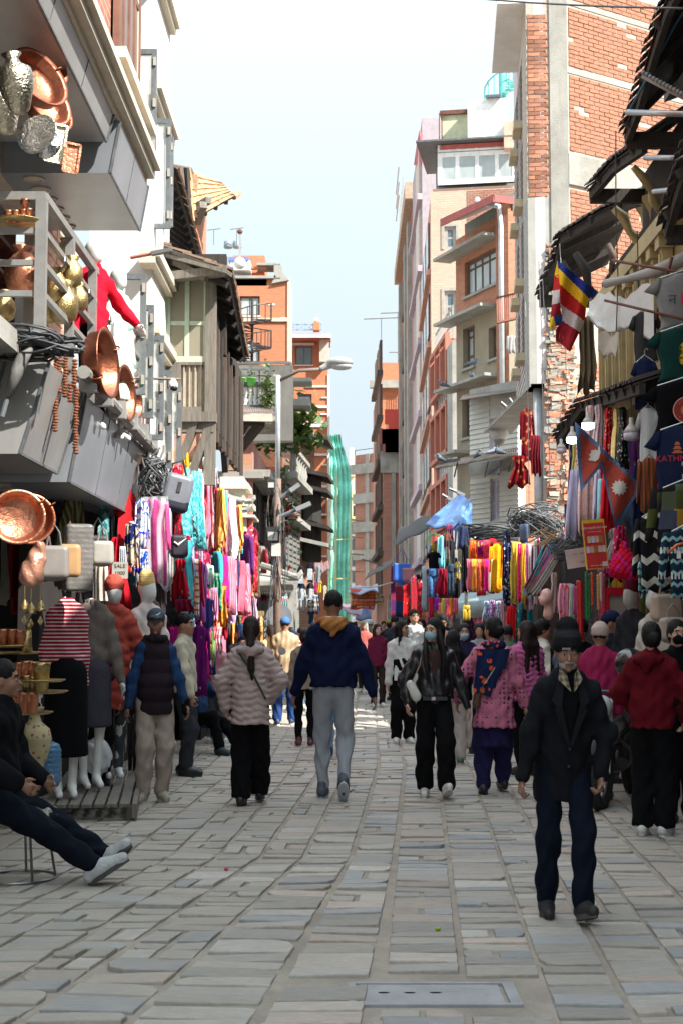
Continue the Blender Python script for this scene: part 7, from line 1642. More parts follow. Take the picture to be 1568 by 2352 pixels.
# ---- left side rows (x0, x1, y0, y1, depth, kind, material, label)
GL='clothes hung out along the left shops'
for a in (
 (392,434,1024,1117,17,'shirt',fab((.85,.38,.02)),'golden orange blouse with a twist of clear plastic over its shoulder'),
 (428,447,1050,1143,17.4,'kurta',fab((.7,.6,.45),'fl',(.7,.2,.3),1.5),'cream kurta with pink sprigs just right of the orange blouse'),
 (440,462,1072,1178,17.8,'kurta',fab((.75,.76,.78),'plain'),'white tunic with a magenta lower layer behind the cream kurta'),
 (446,452,1085,1165,17.7,'scarf',fab(MAG),'thin magenta scarf against the white tunic'),
 (460,490,1086,1262,18,'sari',fab((.75,.36,.36),'fl',(.7,.12,.15),.8),'long pale pink draped sari with red blotches, leftmost of the big drapes'),
 (480,493,1107,1250,18.3,'scarf',fab((.02,.02,.025),'seq',(.3,.3,.32),1),'black sequinned scarf between pink and hot pink drapes'),
 (486,498,1107,1272,18.6,'sari',fab((.75,.03,.12)),'hot pink drape right of the black sequinned scarf'),
 (493,506,1130,1272,18.9,'sari',fab((.7,.68,.1),'fl',(.4,.45,.05),1.3),'lime yellow patterned drape'),
 (501,511,1143,1270,19.2,'scarf',fab((.5,.34,.5)),'soft lilac scarf right of the lime yellow drape'),
 (505,524,1126,1271,19.5,'sari',fab((.62,.2,.26)),'dusty rose drape, rightmost of the big drapes'),
 (466,482,1050,1108,17.8,'cloth',fab((.72,.72,.78)),'bundle of white and lilac net cloth tied above the pink sari'),
 (484,503,1075,1118,18.6,'cloth',fab((.66,.6,.66)),'second knot of white net cloth above the rose drape'),
 (325,383,1146,1344,14.4,'kurta',fab((.5,.06,.22)),'magenta button-front kurta under clear plastic'),
 (372,384,1150,1340,14.9,'kurta',fab((.5,.05,.08)),'crimson kurta edge next to the magenta kurta'),
 (378,389,1156,1350,15.2,'kurta',fab((.75,.75,.74)),'white kurta, first in the plastic-covered row'),
 (384,394,1160,1353,15.5,'kurta',fab((.35,.36,.4)),'slate grey kurta in the plastic-covered row'),
 (390,400,1166,1353,15.8,'kurta',fab((.55,.34,.12)),'mustard brown kurta in the plastic-covered row'),
 (394,404,1172,1340,16.1,'kurta',fab((.7,.72,.72)),'last white kurta in the plastic-covered row'),
 (311,343,1146,1258,14.1,'shirt',fab((.7,.75,.8),'tie',(.02,.08,.6),1.2,c3=(.5,.1,.2)),'white top splashed with bright blue and red flowers'),
 (288,318,1198,1300,13.9,'shirt',fab((.5,.4,.3),'tie',(.01,.02,.1),.8),'beige top with a big navy flower'),
 (300,326,1215,1318,14.0,'cloth',fab((.6,.35,.25),'tie',(.02,.05,.45),1),'peach and royal blue patterned dress below the navy flower top'),
 (322,342,1262,1318,14.05,'cloth',fab((.75,.8,.85),'tie',(.02,.1,.6),1.3),'white blouse bottom with blue petals'),
 (275,292,1255,1312,13.8,'cloth',fab((.45,.5,.55)),'small pale blue cloth beside the sale sign'),
 (397,432,1284,1377,15.6,'dress',fab((.4,.01,.025),'dot',(.6,.5,.4),.9),'dark red dress with rows of white flower motifs'),
 (417,442,1230,1316,15.9,'dress',fab((.45,.012,.03),'dot',(.65,.55,.5),1),'second red dress with white flowers, higher and farther back'),
 (436,448,1245,1326,16.4,'dress',fab((.3,.3,.45),'fl',(.01,.01,.05),1.6),'lavender dress with black leopard spots'),
 (445,457,1284,1415,16.6,'scarf',fab((.75,.7,.6),'hs',(.5,.2,.1),.6),'white scarf with orange and navy bands'),
 (446,470,1286,1387,16.9,'dress',fab((.6,.03,.08),'dot',(.1,.01,.02),1),'scarlet dress with dark dots'),
 (452,472,1288,1426,17.2,'kurta',fab((.45,.12,.45)),'violet kurta with a grey mitten cuff'),
 (467,491,1296,1350,17.5,'shirt',fab((.66,.7,.66),'fl',(.05,.4,.2),1.3),'white and green blouse'),
 (484,508,1316,1392,17.8,'sari',fab((.03,.25,.15),'seq',(.5,.4,.15),.8),'emerald drape with gold flecks'),
 (490,520,1346,1434,18.1,'sari',fab((.75,.25,.03),'fl',(.6,.45,.1),1.4),'orange drape with gold brocade'),
 (468,490,1374,1442,17.3,'kurta',fab((.06,.06,.25)),'indigo tunic with pale pink sleeve beside it'),
 (486,500,1350,1425,17.6,'scarf',fab((.65,.25,.4)),'candy pink scarf right of the indigo tunic'),
 (500,522,1268,1464,19.8,'sari',fab((.5,.02,.05)),'tall deep red drape behind the dark pole'),
 (498,510,1262,1330,19.4,'trousers',fab((.8,.02,.25)),'bright fuchsia trousers under the rose drape'),
 (400,446,1376,1414,15.5,'cloth',fab((.16,.01,.03)),'maroon fringed shawl below the red flowered dresses'),
 (440,477,1436,1598,16.3,'kurta',fab((.13,.01,.13),'dot',(.7,.65,.75),.75),'purple robe with large white five-petalled flowers'),
 (415,434,1405,1425,15.4,'cloth',fab((.2,.2,.25),'seq',(.6,.6,.6),1),'tray of glittering hair clips above the man in the cream sweater'),
 (388,408,1398,1438,15,'cloth',fab((.02,.02,.02)),'black knitted hat hanging below the kurtas'),
 (390,402,1440,1500,15.2,'scarf',fab((.6,.02,.3)),'bright pink cloth beside the capped man'),
 (460,492,1420,1480,17.9,'sweater',fab((.35,.1,.12)),'brick red sweater low behind the purple robe'),
 (490,512,1440,1500,18.6,'cloth',fab((.7,.1,.15),'ck',(.7,.6,.6),1.4),'pink and white checked cloth hanging low'),
 (478,488,1455,1530,18.2,'scarf',fab((.9,.3,.02)),'narrow orange cloth strip hanging low'),
 (486,494,1450,1515,18.1,'scarf',fab((.3,.5,.12)),'narrow green cloth strip next to the orange one'),
 (470,482,1432,1560,17.7,'scarf',fab((.75,.03,.3)),'magenta leggings hanging beside the purple robe'),
 (243,296,1234,1404,14.0,'dress',fab((.42,.01,.02)),'plain bright red dress in the shade under the sign box'),
 (266,291,1412,1502,13.7,'kurta',fab((.5,.62,.25)),'pale lime green kurta beside the red coat'),
 (216,248,1290,1420,13.6,'shirt',fab((.5,.42,.36)),'cream wrap top half hidden by the handbags'),
 (230,258,1380,1540,13.4,'scarf',BLK,'black shawl hanging between the blazer and the red coat'),
 (296,318,1585,1765,13.6,'trousers',fab((.03,.025,.025)),'black trousers on the low rail behind the vest man'),
 (272,290,1640,1745,13.5,'sweater',fab((.45,.4,.33)),'beige jogging sleeve hanging at the bench end'),
 (284,300,1490,1640,13.75,'trousers',fab((.06,.035,.03)),'dark brown trousers on the low rail'),
 (520,540,1392,1440,25,'cloth',fab((.5,.2,.2),'ck',(.6,.55,.5),1),'small plaid cloth under the shrine roof'),
 (542,555,1385,1420,25,'shirt',fab((.62,.4,.35)),'beige pink child shirt under the shrine roof'),
 (562,577,1380,1412,25.2,'shirt',fab((.6,.58,.04)),'lemon yellow child shirt under the shrine roof'),
 (578,592,1372,1430,25.4,'dress',fab((.55,.35,.5)),'lilac child dress under the shrine roof'),
 (526,537,1340,1385,24,'cloth',fab((.3,.5,.45)),'pale turquoise cloth at the left of the shrine'),
 (645,662,1370,1425,26,'cloth',fab((.2,.4,.38),'fl',(.6,.2,.3),1),'teal and pink cloth right of the lamp pole'),
 (300,318,880,990,15.2,'cloth',fab((.65,.35,.38)),'pink dress in film on the gallery behind the casements'),
 (318,340,900,1040,15.6,'cloth',fab((.68,.45,.45)),'pale rose dress in film farther along the gallery'),
 (272,300,780,960,14.6,'cloth',clear((.85,.88,.9),.45),'billowing clear plastic sheet at the end of the gallery'),
 (262,292,660,800,14.3,'cloth',fab((.55,.5,.42)),'cream netting behind the white mannequin head'),
 (255,272,700,860,13.6,'kurta',fab((.5,.68,.6)),'mint green dress on the upper gallery mannequin'),
):hang(a[7],a[5],a[0],a[1],a[2],a[3],a[4],a[6],rz=gr.uniform(-.3,.1),group=GL,film='kurta' in a[5] and 324<a[0]<400)
# far tee stall on the left, beyond the shrine
for i,(x0,x1,y0,y1,c,k,l) in enumerate(((682,700,1300,1345,(.02,.02,.025),'t_shirt','black tee with a pale picture'),(703,722,1292,1338,(.015,.015,.02),'t_shirt','black tee with a red and white print'),(722,740,1300,1340,(.22,.24,.26),'t_shirt','grey tee'),(683,702,1338,1375,(.02,.03,.06),'t_shirt','navy tee with a mountain print'),(704,722,1338,1380,(.02,.03,.04),'t_shirt','dark tee with a snow peak print'),(722,728,1334,1360,(.6,.05,.2),'cloth','pink cloth'),(728,740,1332,1362,(.65,.4,.03),'t_shirt','mustard tee'),(740,752,1345,1380,(.5,.42,.3),'t_shirt','beige tee'),(680,703,1352,1400,(.35,.36,.36),'jacket','light grey zip jacket'),(704,731,1364,1404,(.4,.4,.4),'jacket','grey and white plaid shirt'),(722,735,1362,1410,(.03,.04,.08),'jacket','navy jacket'),(706,724,1400,1432,(.02,.04,.08),'t_shirt','dark blue tee low down'))):
    m=fab(c) if 'plaid' not in l else fab((.45,.45,.45),'ck',(.06,.06,.06),1.2)
    o=hang(l+' on the stall left of the orange tower',k,x0,x1,y0,y1,34+i*.15,m,group='tees and jackets on the far left stall')
    if 'print' in l or 'picture' in l:w_=(x1-x0)*mpp(34)*.3;MB().box(-w_,w_,-.075,-.06,-.42,-.15).build('print',fab((.3,.4,.5),'tie',(.6,.6,.6),2,c3=(.5,.15,.08)),o)
# ---- right side rows
GR_='clothes and scarves hung out along the right shops'
for a in (
 (978,1013,1224,1268,24.6,'shirt',fab((.35,.22,.04),'patch',(.03,.12,.08),1.2),'patchwork hippie shirt of orange, green and maroon squares',0),
 (978,1013,1267,1310,24.2,'t_shirt',BLK,'black tee with a small gold ring print below the patchwork shirt',0),
 (981,1007,1306,1372,24,'trousers',fab((.03,.09,.22),'tie',(.06,.15,.3),.6),'blue denim jeans hanging below the gold ring tee',0),
 (1006,1020,1230,1308,24.5,'kurta',fab((.2,.6,.75)),'bright sky blue jacket seen edge on',0),
 (1000,1030,1306,1367,23.6,'dress',fab((.25,.01,.03)),'maroon flared dress right of the jeans',0),
 (1018,1034,1222,1300,24,'jacket',fab((.09,.03,.03),'patch',(.15,.16,.14),1.6),'dark striped patchwork jacket right of the sky blue jacket',0),
 (1030,1046,1240,1305,23.8,'t_shirt',fab((.03,.03,.035)),'charcoal tee beside the patchwork jacket',0),
 (1026,1042,1295,1368,23.4,'trousers',fab((.03,.05,.08)),'dark teal trousers beside the maroon dress',0),
 (1042,1058,1290,1330,23.2,'t_shirt',fab((.6,.45,.08),'tie',(.1,.1,.1),1),'small yellow and black top',0),
 (1044,1074,1207,1262,24.4,'jacket',fab((.03,.04,.09)),'navy jacket under the blue tarpaulin',0),
 (1060,1074,1250,1360,23,'jacket',BLK,'black jacket left of the pink saris',0),
 (1022,1040,1205,1240,25,'cloth',fab((.3,.03,.06),'ck',(.02,.03,.12),1),'crimson and blue pennant cloth under the tarpaulin',0),
 (1064,1074,1345,1420,23,'cloth',fab((.55,.53,.48)),'white tote bag hanging left of the saris',0),
 (1076,1094,1241,1287,22.6,'cloth',fab((.7,.1,.02),'fl',(.7,.4,.05),1.6),'folded orange red floral sari, first in the top row',0),
 (1094,1108,1241,1276,22.5,'cloth',fab((.28,.01,.12),'fl',(.5,.35,.1),1),'folded plum sari with a gold border',0),
 (1107,1124,1241,1284,22.4,'cloth',fab((.75,.06,.12)),'folded rose pink sari with a dark hem',0),
 (1123,1133,1241,1279,22.3,'cloth',fab((.6,.02,.08),'fl',(.6,.4,.1),2),'folded crimson sari with gold leaves, last in the top row',0),
 (1072,1086,1284,1356,22.3,'sari',fab((.8,.2,.28)),'salmon pink sari, first in the lower row',0),
 (1083,1096,1284,1357,22.2,'sari',fab((.78,.36,.05)),'marigold sari in the lower row',0),
 (1093,1106,1284,1358,22.1,'sari',fab((.7,.15,.08),'fl',(.65,.3,.15),2),'coral patterned sari in the lower row',0),
 (1104,1114,1284,1350,22.0,'sari',fab((.4,.05,.03)),'brick brown sari in the lower row',0),
 (1112,1124,1284,1357,21.9,'sari',fab((.75,.02,.25)),'fuchsia sari in the lower row',0),
 (1122,1133,1284,1358,21.8,'sari',fab((.72,.66,.5)),'cream sari, last in the lower row',0),
 (1126,1152,1249,1360,21.2,'kurta',fab((.95,.36,.01)),'vivid orange kurta hung sideways',0),
 (1149,1165,1249,1345,21,'jacket',fab((.02,.015,.015),'fl',(.35,.02,.02),.6),'black jacket with red trim right of the orange kurta',0),
 (1158,1184,1246,1392,20.4,'scarf',fab((.012,.016,.06),'fl',(.5,.48,.5),1.7),'navy scarf scattered with small white flowers',1),
 (1173,1194,1246,1374,20.2,'scarf',fab((.6,.42,.06)),'mustard yellow fringed scarf',1),
 (1188,1202,1249,1384,20.1,'scarf',fab((.8,.03,.16),'fl',(.8,.2,.3),2),'hot pink scarf with a red fringe',1),
 (1197,1213,1249,1385,20.0,'scarf',fab((.66,.4,.04)),'second mustard scarf, behind the hot pink one',1),
 (1206,1216,1250,1388,19.9,'scarf',fab((.25,.05,.14),'vs',(.5,.3,.4),1),'plum striped scarf right of the mustard ones',1),
 (1213,1222,1251,1384,19.8,'scarf',fab((.6,.48,.45)),'dusty cream scarf with pale tassels',1),
 (1219,1228,1252,1376,19.7,'scarf',fab((.16,.04,.12)),'dark aubergine scarf before the ivory one',1),
 (1224,1238,1235,1372,19.6,'scarf',fab((.65,.6,.55),'vs',(.4,.05,.1),.7),'ivory scarf with a red edge stripe',1),
 (1108,1124,1380,1421,21,'dress',fab((.25,.35,.6),'tie',(.7,.75,.8),2),'blue and white batik dress, first of three',0),
 (1122,1138,1378,1421,20.9,'dress',fab((.4,.1,.4),'tie',(.75,.7,.75),2),'purple and white batik dress, second of three',0),
 (1136,1152,1380,1424,20.8,'dress',fab((.3,.33,.5),'tie',(.7,.7,.75),2.5),'slate and white batik dress, third of three',0),
 (1061,1080,1390,1424,22,'trousers',fab((.5,.34,.04)),'mustard trousers below the pale canopy',0),
 (1150,1166,1378,1440,20.6,'scarf',fab((.6,.33,.35)),'pale rose scarf below the navy flowered scarf',0),
 (1164,1182,1392,1466,20.3,'sari',fab((.65,.015,.02)),'scarlet shawl hanging low under the navy scarf',0),
 (1184,1196,1392,1466,20.2,'scarf',fab((.02,.03,.02),'fl',(.3,.1,.05),1.5),'dark green shawl with small red flowers',0),
 (1196,1210,1390,1466,20.1,'sari',fab((.35,.02,.02),'fl',(.5,.2,.1),1.5),'deep red paisley shawl',0),
 (1208,1222,1390,1460,20,'scarf',fab((.02,.3,.32)),'teal shawl hanging low',0),
 (1012,1022,1374,1414,24,'cloth',fab((.6,.55,.2)),'folded lime cloth, first in the low row',0),
 (1021,1030,1374,1414,24,'cloth',fab((.75,.15,.25)),'folded pink cloth, second in the low row',0),
 (1029,1039,1374,1414,24,'cloth',fab((.75,.25,.04)),'folded orange cloth, third in the low row',0),
 (1038,1052,1374,1410,24,'cloth',fab((.7,.08,.08),'vs',(.7,.2,.3),2),'folded red striped cloth, last in the low row',0),
 (984,994,1330,1420,27,'kurta',fab((.5,.02,.05)),'narrow crimson kurta left of the low folded row',0),
 (968,978,1300,1400,29,'scarf',fab((.4,.5,.55)),'pale blue scarf beyond the jeans',0),
 (958,968,1330,1425,31,'scarf',fab((.45,.02,.04),'fl',(.5,.3,.2),1),'red beaded scarf beyond the pale blue one',0),
 (996,1008,1372,1400,26,'cloth',fab((.35,.02,.45)),'shiny purple gift bag shape hanging',0),
 (1004,1014,1385,1412,26,'cloth',fab((.85,.25,.12)),'small coral cloth above the crowd heads',0),
 (942,958,1325,1420,33,'carpet',fab((.3,.02,.03),'fl',(.1,.02,.05),.8),'dark crimson rug right of the bright red rug',0),
 (896,908,1300,1418,38,'carpet',fab((.08,.02,.1),'hs',(.2,.02,.05),.1),'purple bordered patchwork rug, leftmost',0),
 (906,926,1302,1418,37,'carpet',fab((.22,.015,.04),'patch',(.02,.04,.12),.45),'large patchwork rug of maroon, navy and teal panels',0),
 (925,942,1326,1416,36,'carpet',fab((.45,.015,.02),'fl',(.4,.2,.05),.8),'bright red rug with gold flecks',0),
 (1284,1309,1340,1424,16.4,'scarf',fab((.75,.3,.42),'fl',(.7,.08,.08),1.5),'pink chiffon scarf with red blossoms beside the child mannequin head',0),
 (1307,1317,1342,1420,16.3,'scarf',fab((.45,.58,.45)),'sage green chiffon scarf',0),
 (1315,1323,1345,1410,16.2,'scarf',fab((.7,.1,.35)),'magenta chiffon scarf right of the sage one',0),
 (1262,1280,1315,1400,17,'dress',fab((.55,.38,.34)),'beige blush dress left of the child mannequin head',0),
 (1342,1363,932,1040,15.4,'dress',fab((.62,.38,.36),'seq',(.75,.6,.6),1),'pink sequinned gown, first under the tin eave',0),
 (1361,1386,930,1030,15.2,'dress',fab((.5,.35,.36),'seq',(.7,.6,.6),1),'mauve sequinned gown under the tin eave',0),
 (1384,1410,936,1060,15,'dress',fab((.45,.01,.02),'fl',(.65,.5,.3),2),'red gown embroidered with pale gold leaves, under the tin eave',0),
 (1404,1424,938,1064,14.8,'dress',fab((.65,.45,.15),'seq',(.7,.6,.35),1),'golden yellow sequinned gown',0),
 (1417,1438,936,1080,14.6,'dress',fab((.015,.015,.015),'seq',(.5,.5,.45),.6),'black gown with silver mirrors, last under the tin eave',0),
 (1376,1386,965,1030,15.3,'cloth',fab((.25,.6,.7)),'sky blue strip between two gowns',0),
 (1302,1321,1010,1166,17,'dress',fab((.07,.03,.15),'fl',(.3,.3,.3),.5),'dark purple gown, leftmost beside the ragged brick',0),
 (1311,1330,1008,1150,16.8,'dress',fab((.4,.35,.05),'seq',(.4,.3,.05),1),'olive gold gown beside the purple one',0),
 (1318,1345,1004,1140,16.6,'dress',fab((.72,.6,.5),'fl',(.75,.12,.15),2),'cream gown with big coral flowers',0),
 (1302,1340,1080,1236,15.8,'skirt',fab((.45,.42,.58)),'pale lavender tulle gown skirt',0),
 (1326,1370,1060,1222,15.5,'skirt',fab((.7,.42,.38),'seq',(.75,.6,.55),.7),'blush pink tulle gown skirt behind the Nepalese flag',0),
 (1362,1378,1080,1196,15.2,'skirt',fab((.5,.4,.5)),'greyish lilac gown skirt behind the flag',0),
 (1371,1384,1100,1200,15.1,'skirt',fab((.25,.5,.55)),'turquoise satin gown skirt behind the flag',0),
 (1380,1402,1080,1206,14.9,'skirt',fab((.6,.01,.02)),'scarlet satin gown skirt behind the flag',0),
 (1392,1432,1214,1296,13.9,'dress',fab((.36,.33,.33),'seq',(.2,.19,.2),.8),'silver grey lace dress under the steel rail',0),
 (1388,1434,1290,1330,14.1,'cloth',BLK,'black cloth bag with faint lettering under the grey lace dress',0),
 (1404,1440,1208,1270,13.6,'dress',fab((.5,.02,.08),'fl',(.6,.3,.45),2),'crimson bodice with pink flowers above the red tulle',0),
 (1447,1462,1240,1320,13.3,'jacket',BLK,'narrow black jacket between the red tulle and the knit poncho',0),
 (1462,1494,1290,1369,12.9,'cloth',fab((.25,.5,.5),'fair',(.02,.12,.13),1.6,c3=(.1,.01,.03)),'turquoise and white snowflake knitted stocking',0),
 (1327,1364,728,906,16,'sari',fab((.1,.07,.05),'vs',(.25,.2,.12),1),'long brown striped shawl hanging behind the flag of five colours',0),
 (1196,1222,938,1062,22.6,'kurta',fab((.12,.005,.01),'fl',(.3,.12,.04),1),'crimson velvet dress hung under the jetty soffit',0),  # red lowered to carry the shade under the jetty
 (1216,1241,1000,1092,22,'cloth',fab((.12,.01,.015)),'dark red cloth in a frame beside the drain pipe',0),
 (1170,1212,1046,1118,22.4,'dress',fab((.13,.004,.008),'fl',(.3,.15,.05),1),'small red and gold velvet child dress left of the drain pipe',0),  # red darkened for the shade it hangs in
 (1162,1186,770,812,33,'shirt',fab((.35,.35,.34)),'white child shirt with a red middle at the brown building corner',0),
):hang(a[7],a[5],a[0],a[1],a[2],a[3],a[4],a[6],rz=gr.uniform(-.1,.4),group=GR_,fringe=a[6] if a[8] else None)
# scarves thrown out at a slant
SL=[((.1,.45,.65),'turquoise towelling'),((.3,.02,.05),'red tartan'),((.2,.4,.36),'sea green'),((.7,.25,.35),'pink diamond'),((.04,.28,.5),'deep sky blue'),((.2,.15,.05),'leopard'),((.4,.08,.38),'violet'),((.5,.04,.12),'ruby'),((.5,.45,.42),'pearl grey')]
for i,(c,l) in enumerate(SL):
    kd={'red tartan':'ck','pink diamond':'ikat','leopard':'fl'}.get(l,'plain')
    hang(f'{l} scarf blown out at a slant on the right-hand rail','scarf',1246+i*6.5,1262+i*6.5,1256-i*3.2,1352+i*3-(i>5)*12,19.2-i*.28,fab(c,kd,(.02,.02,.05) if kd!='ikat' else (.7,.65,.6)),rz=.1,tilt=.42+i*.02,group='slanting scarves on the right rail',fringe=fab(c) if i<3 else None)
for i in range(4):
    o=MB().tube([(-.2,0,-.08),(0,0,.03),(.2,0,-.08)],.014,6);o.tube([(0,0,.03),(0,0,.1),(.03,0,.12)],.006,5)
    T(o.build('wooden_hanger',HNGW),['wooden hanger sticking up highest among the slanting scarves','wooden hanger over the turquoise scarf','wooden hanger right of the turquoise scarf hanger','wooden hanger at the top of the scarf tangle'][i],'hanger').location=at([1248,1262,1272,1243][i],[1232,1240,1240,1222][i],18.6)
# ---- big tees at the right edge
def tee(label,x0,yt,wpx,hpx,d,m,rz=-.25,kind='t_shirt',tl=0):
    o=hang(label,kind,x0,x0+wpx,yt,yt+hpx,d,m,rz=rz,tilt=tl,group='tees and knitwear at the right edge',hanger=True);return o,wpx*mpp(d),hpx*mpp(d)
def print_on(o,w,h,cx,cz,mb,name,m,out=.052):
    q=mb.build(name,m,o);q.location=(cx*w,-out,-cz*h);return q
def text_on(o,w,h,cx,cz,txt,size,m,out=.056,nm='lettering',sh=0):
    tx=bpy.data.curves.new('t','FONT');tx.body=txt;tx.size=size;tx.align_x='CENTER';tx.align_y='CENTER';tx.shear=sh
    t_=bpy.data.objects.new('tmp',tx);S.collection.objects.link(t_);me=bpy.data.meshes.new_from_object(t_);bpy.data.objects.remove(t_);me.materials.clear();me.materials.append(m)
    q=link(nm,me,o);q.location=(cx*w,-out,-cz*h);q.rotation_euler.x=math.pi/2;return q
o,w,h=tee('heather grey tee with a dark letter and a small Nepalese flag',1478,628,190,128,12.6,fab((.22,.22,.22)));text_on(o,w,h,-.16,.5,'न',.13,BLACKM)
fl_=MB();fl_.q([(-.04,0,.05),(.05,0,.0),(-.0,0,-.0),(.05,0,-.06),(-.04,0,-.06)][::-1]);print_on(o,w,h,-.0,.48,fl_,'flag_print',mat((.5,.02,.06),.8),.056);text_on(o,w,h,.13,.5,'पाल',.13,BLACKM)
o,w,h=tee('dark green tee with a gold half face print',1478,752,190,128,12.3,fab((.008,.04,.035)))
fc=MB()
fc.lathe([(.001,0),(.085,.0),(.085,.004),(.001,.004)],18,Matrix.Rotation(math.pi/2,4,'X') @ Matrix.Diagonal((.8,1.35,1,1)))
print_on(o,w,h,.0,.52,fc,'gold_face_print',fab((.45,.3,.02),'tie',(.02,.04,.03),1.5),.056)
fc=MB().tube([(-.05,0,.02),(-.025,0,.012),(-.005,0,.02)],.004,4);fc.tube([(0.01,0,.02),(.03,0,.012),(.05,0,.02)],.004,4);fc.tube([(0,0,.05),(.004,0,-.02),(-.012,0,-.03),(.01,0,-.035)],.004,4);fc.tube([(-.02,0,-.06),(0,0,-.055),(.02,0,-.06)],.005,4);print_on(o,w,h,.0,.52,fc,'face_lines',BLACKM,.063)
o,w,h=tee('black tee with a round red and white mandala print',1468,876,205,130,12.1,BLK)
for r_,c in ((.115,(.6,.4,.3)),(.108,(.3,.02,.02)),(.085,(.5,.45,.35)),(.08,(.2,.03,.02)),(.05,(.5,.15,.05)),(.03,(.55,.5,.4))):
    q=MB();q.lathe([(.001,0),(r_,0),(r_,.002),(.001,.002)],28 if r_!=.085 else 4,Matrix.Rotation(math.pi/2,4,'X') @ Matrix.Rotation(.785,4,'Z'));print_on(o,w,h,.02,.53,q,'mandala_ring',mat(c,.9),.052+(.12-r_)*.08)
o,w,h=tee('navy tee printed KATHMANDU NEPAL with a pagoda and mountains',1478,978,190,155,11.9,fab((.012,.018,.05)))
text_on(o,w,h,-.02,.5,'KATHMANDU',.075,mat((.45,.02,.03),.8));text_on(o,w,h,.05,.585,'NEPAL',.05,mat((.6,.6,.6),.8))
q=MB()
for i in range(3):q.q([(-.05+i*.012,0,i*.035),(.05-i*.012,0,i*.035),(.02-i*.004,0,.028+i*.035),(-.02+i*.004,0,.028+i*.035)])
print_on(o,w,h,-.1,.42,q,'pagoda_print',mat((.45,.12,.04),.8),.056)
q=MB();q.q([(-.07,0,0),(.07,0,0),(.02,0,.07),(0,0,.045),(-.03,0,.055)]);print_on(o,w,h,.08,.42,q,'mountain_print',mat((.6,.6,.62),.8),.056)
tee('charcoal tee tucked behind the grey flag tee',1440,716,80,120,13.6,fab((.04,.04,.04)),-.5);tee('midnight blue tee behind the green and black tees',1446,824,66,115,13.4,fab((.012,.018,.06)),-.5)
tee('pale grey folded tee between the black and navy tees',1456,938,62,130,13.0,fab((.5,.52,.52)),-.6);tee('olive green tee edge behind the pale grey one',1462,1000,60,110,13.2,fab((.05,.07,.03)),-.6)
tee('rust and brown striped cotton jacket sleeve',1461,1052,56,125,12.6,fab((.3,.07,.02),'vs',(.06,.05,.04),2),-.4,'jacket')
o,w,h=tee('mustard and black patchwork cotton jacket',1492,1112,150,160,11.8,fab((.4,.2,.03),'patch',(.015,.012,.012),1.1,c3=(.06,.07,.02)),-.2,'jacket')
tee('black poncho with white snowflake and key pattern borders',1455,1180,90,178,12.4,fab((.012,.012,.014),'fair',(.55,.53,.48),.55),-.3,'jacket')
o,w,h=tee('navy and teal fair isle knitted cardigan with a white tag',1518,1212,120,166,11.5,fab((.012,.03,.05),'fair',(.25,.4,.42),1.2,c3=(.55,.53,.5)),-.2,'jacket');print_on(o,w,h,-.18,.38,MB().box(-.016,.016,0,.003,-.03,.03),'price_tag',WHITE,.07)
tee('dark navy cloth hanging full length behind the striped jacket',1448,1060,46,220,13.3,fab((.01,.014,.05)),-.2,'cloth')
T(MB().tube([at(1536,1268,11.4),at(1552,1252,11.4),at(1575,1246,11.4)],.012,6).build('hanger',mat((.8,.15,.03),.4),None,True),'orange plastic hanger above the fair isle cardigan','hanger')
# red tulle child dress
o=blob('tulle_dress',SDF().ell((0,0,0),(.12,.1,.09),.06).ell((-.05,-.02,-.08),(.12,.1,.08),.05).ell((.07,0,-.1),(.1,.1,.08),.05).cap((0,0,.0),(0,0,.16),.06,.03,.05),.012,fab((.62,.01,.04),'tie',(.6,.02,.2),.6),None,lambda X,Y,Z:.012*np.sin(X*110+Z*40)*np.sin(Z*120+Y*60));o.location=at(1432,1290,13.2);T(o,'puffy red and magenta tulle child dress','dress')
# ---- flags
def warpflag(poly,d0,n,name,m,label=None,par=None,inv=None,nx=26,th=.006,off=0,amp=.05,fx=.09):
    """fills a pixel polygon with a fine grid, rippled in depth"""
    xs=[p[0] for p in poly];ys=[p[1] for p in poly];x0,x1,y0,y1=min(xs),max(xs),min(ys),max(ys)
    def edge(y):
        X=[]
        for i in range(len(poly)):
            (ax,ay),(bx,by)=poly[i],poly[(i+1) % len(poly)]
            if (ay<=y<by) or (by<=y<ay):X.append(ax+(bx-ax)*(y-ay)/(by-ay))
        return sorted(X)
    mb=MB();D=lambda x,y:d0+off+amp*math.sin(x*fx+y*.03)
    rows=[y0+(y1-y0)*(j+.001)/n for j in range(n)]+[y1-.01]
    for j in range(n):
        a,b=edge(rows[j]),edge(rows[j+1])
        if len(a)!=len(b):b=a if len(a)<len(b) or not b else b;a=b if len(a)!=len(b) else a
        for s in range(0,min(len(a),len(b))-1,2):
            k=6
            for i in range(k):
                u0,u1=i/k,(i+1)/k;P=[(a[s]+(a[s+1]-a[s])*u0,rows[j]),(a[s]+(a[s+1]-a[s])*u1,rows[j]),(b[s]+(b[s+1]-b[s])*u1,rows[j+1]),(b[s]+(b[s+1]-b[s])*u0,rows[j+1])]
                F_=[at(x,y,D(x,y)) for x,y in P];mb.hexa([F_[3],F_[2],F_[2]+Vector((0,th,0)),F_[3]+Vector((0,th,0)),F_[0],F_[1],F_[1]+Vector((0,th,0)),F_[0]+Vector((0,th,0))])
    o=mb.build(name,m,par)
    if inv is not None:o.matrix_local=inv
    if label:T(o,label,'flag')
    return o
nf=thing('nepalese_flag','large Nepalese double pennant flag with white moon and sun, hung aslant','flag',at(1390,1040,13.2));iv=Matrix.Translation(nf.location).inverted()
CR=fab((.42,.075,.05));BD=fab((.1,.17,.3))
warpflag([(1319,968),(1332,1130),(1380,1070),(1413,1217),(1461,1138),(1461,1104)],13.2,40,'blue_border',BD,None,nf,iv)
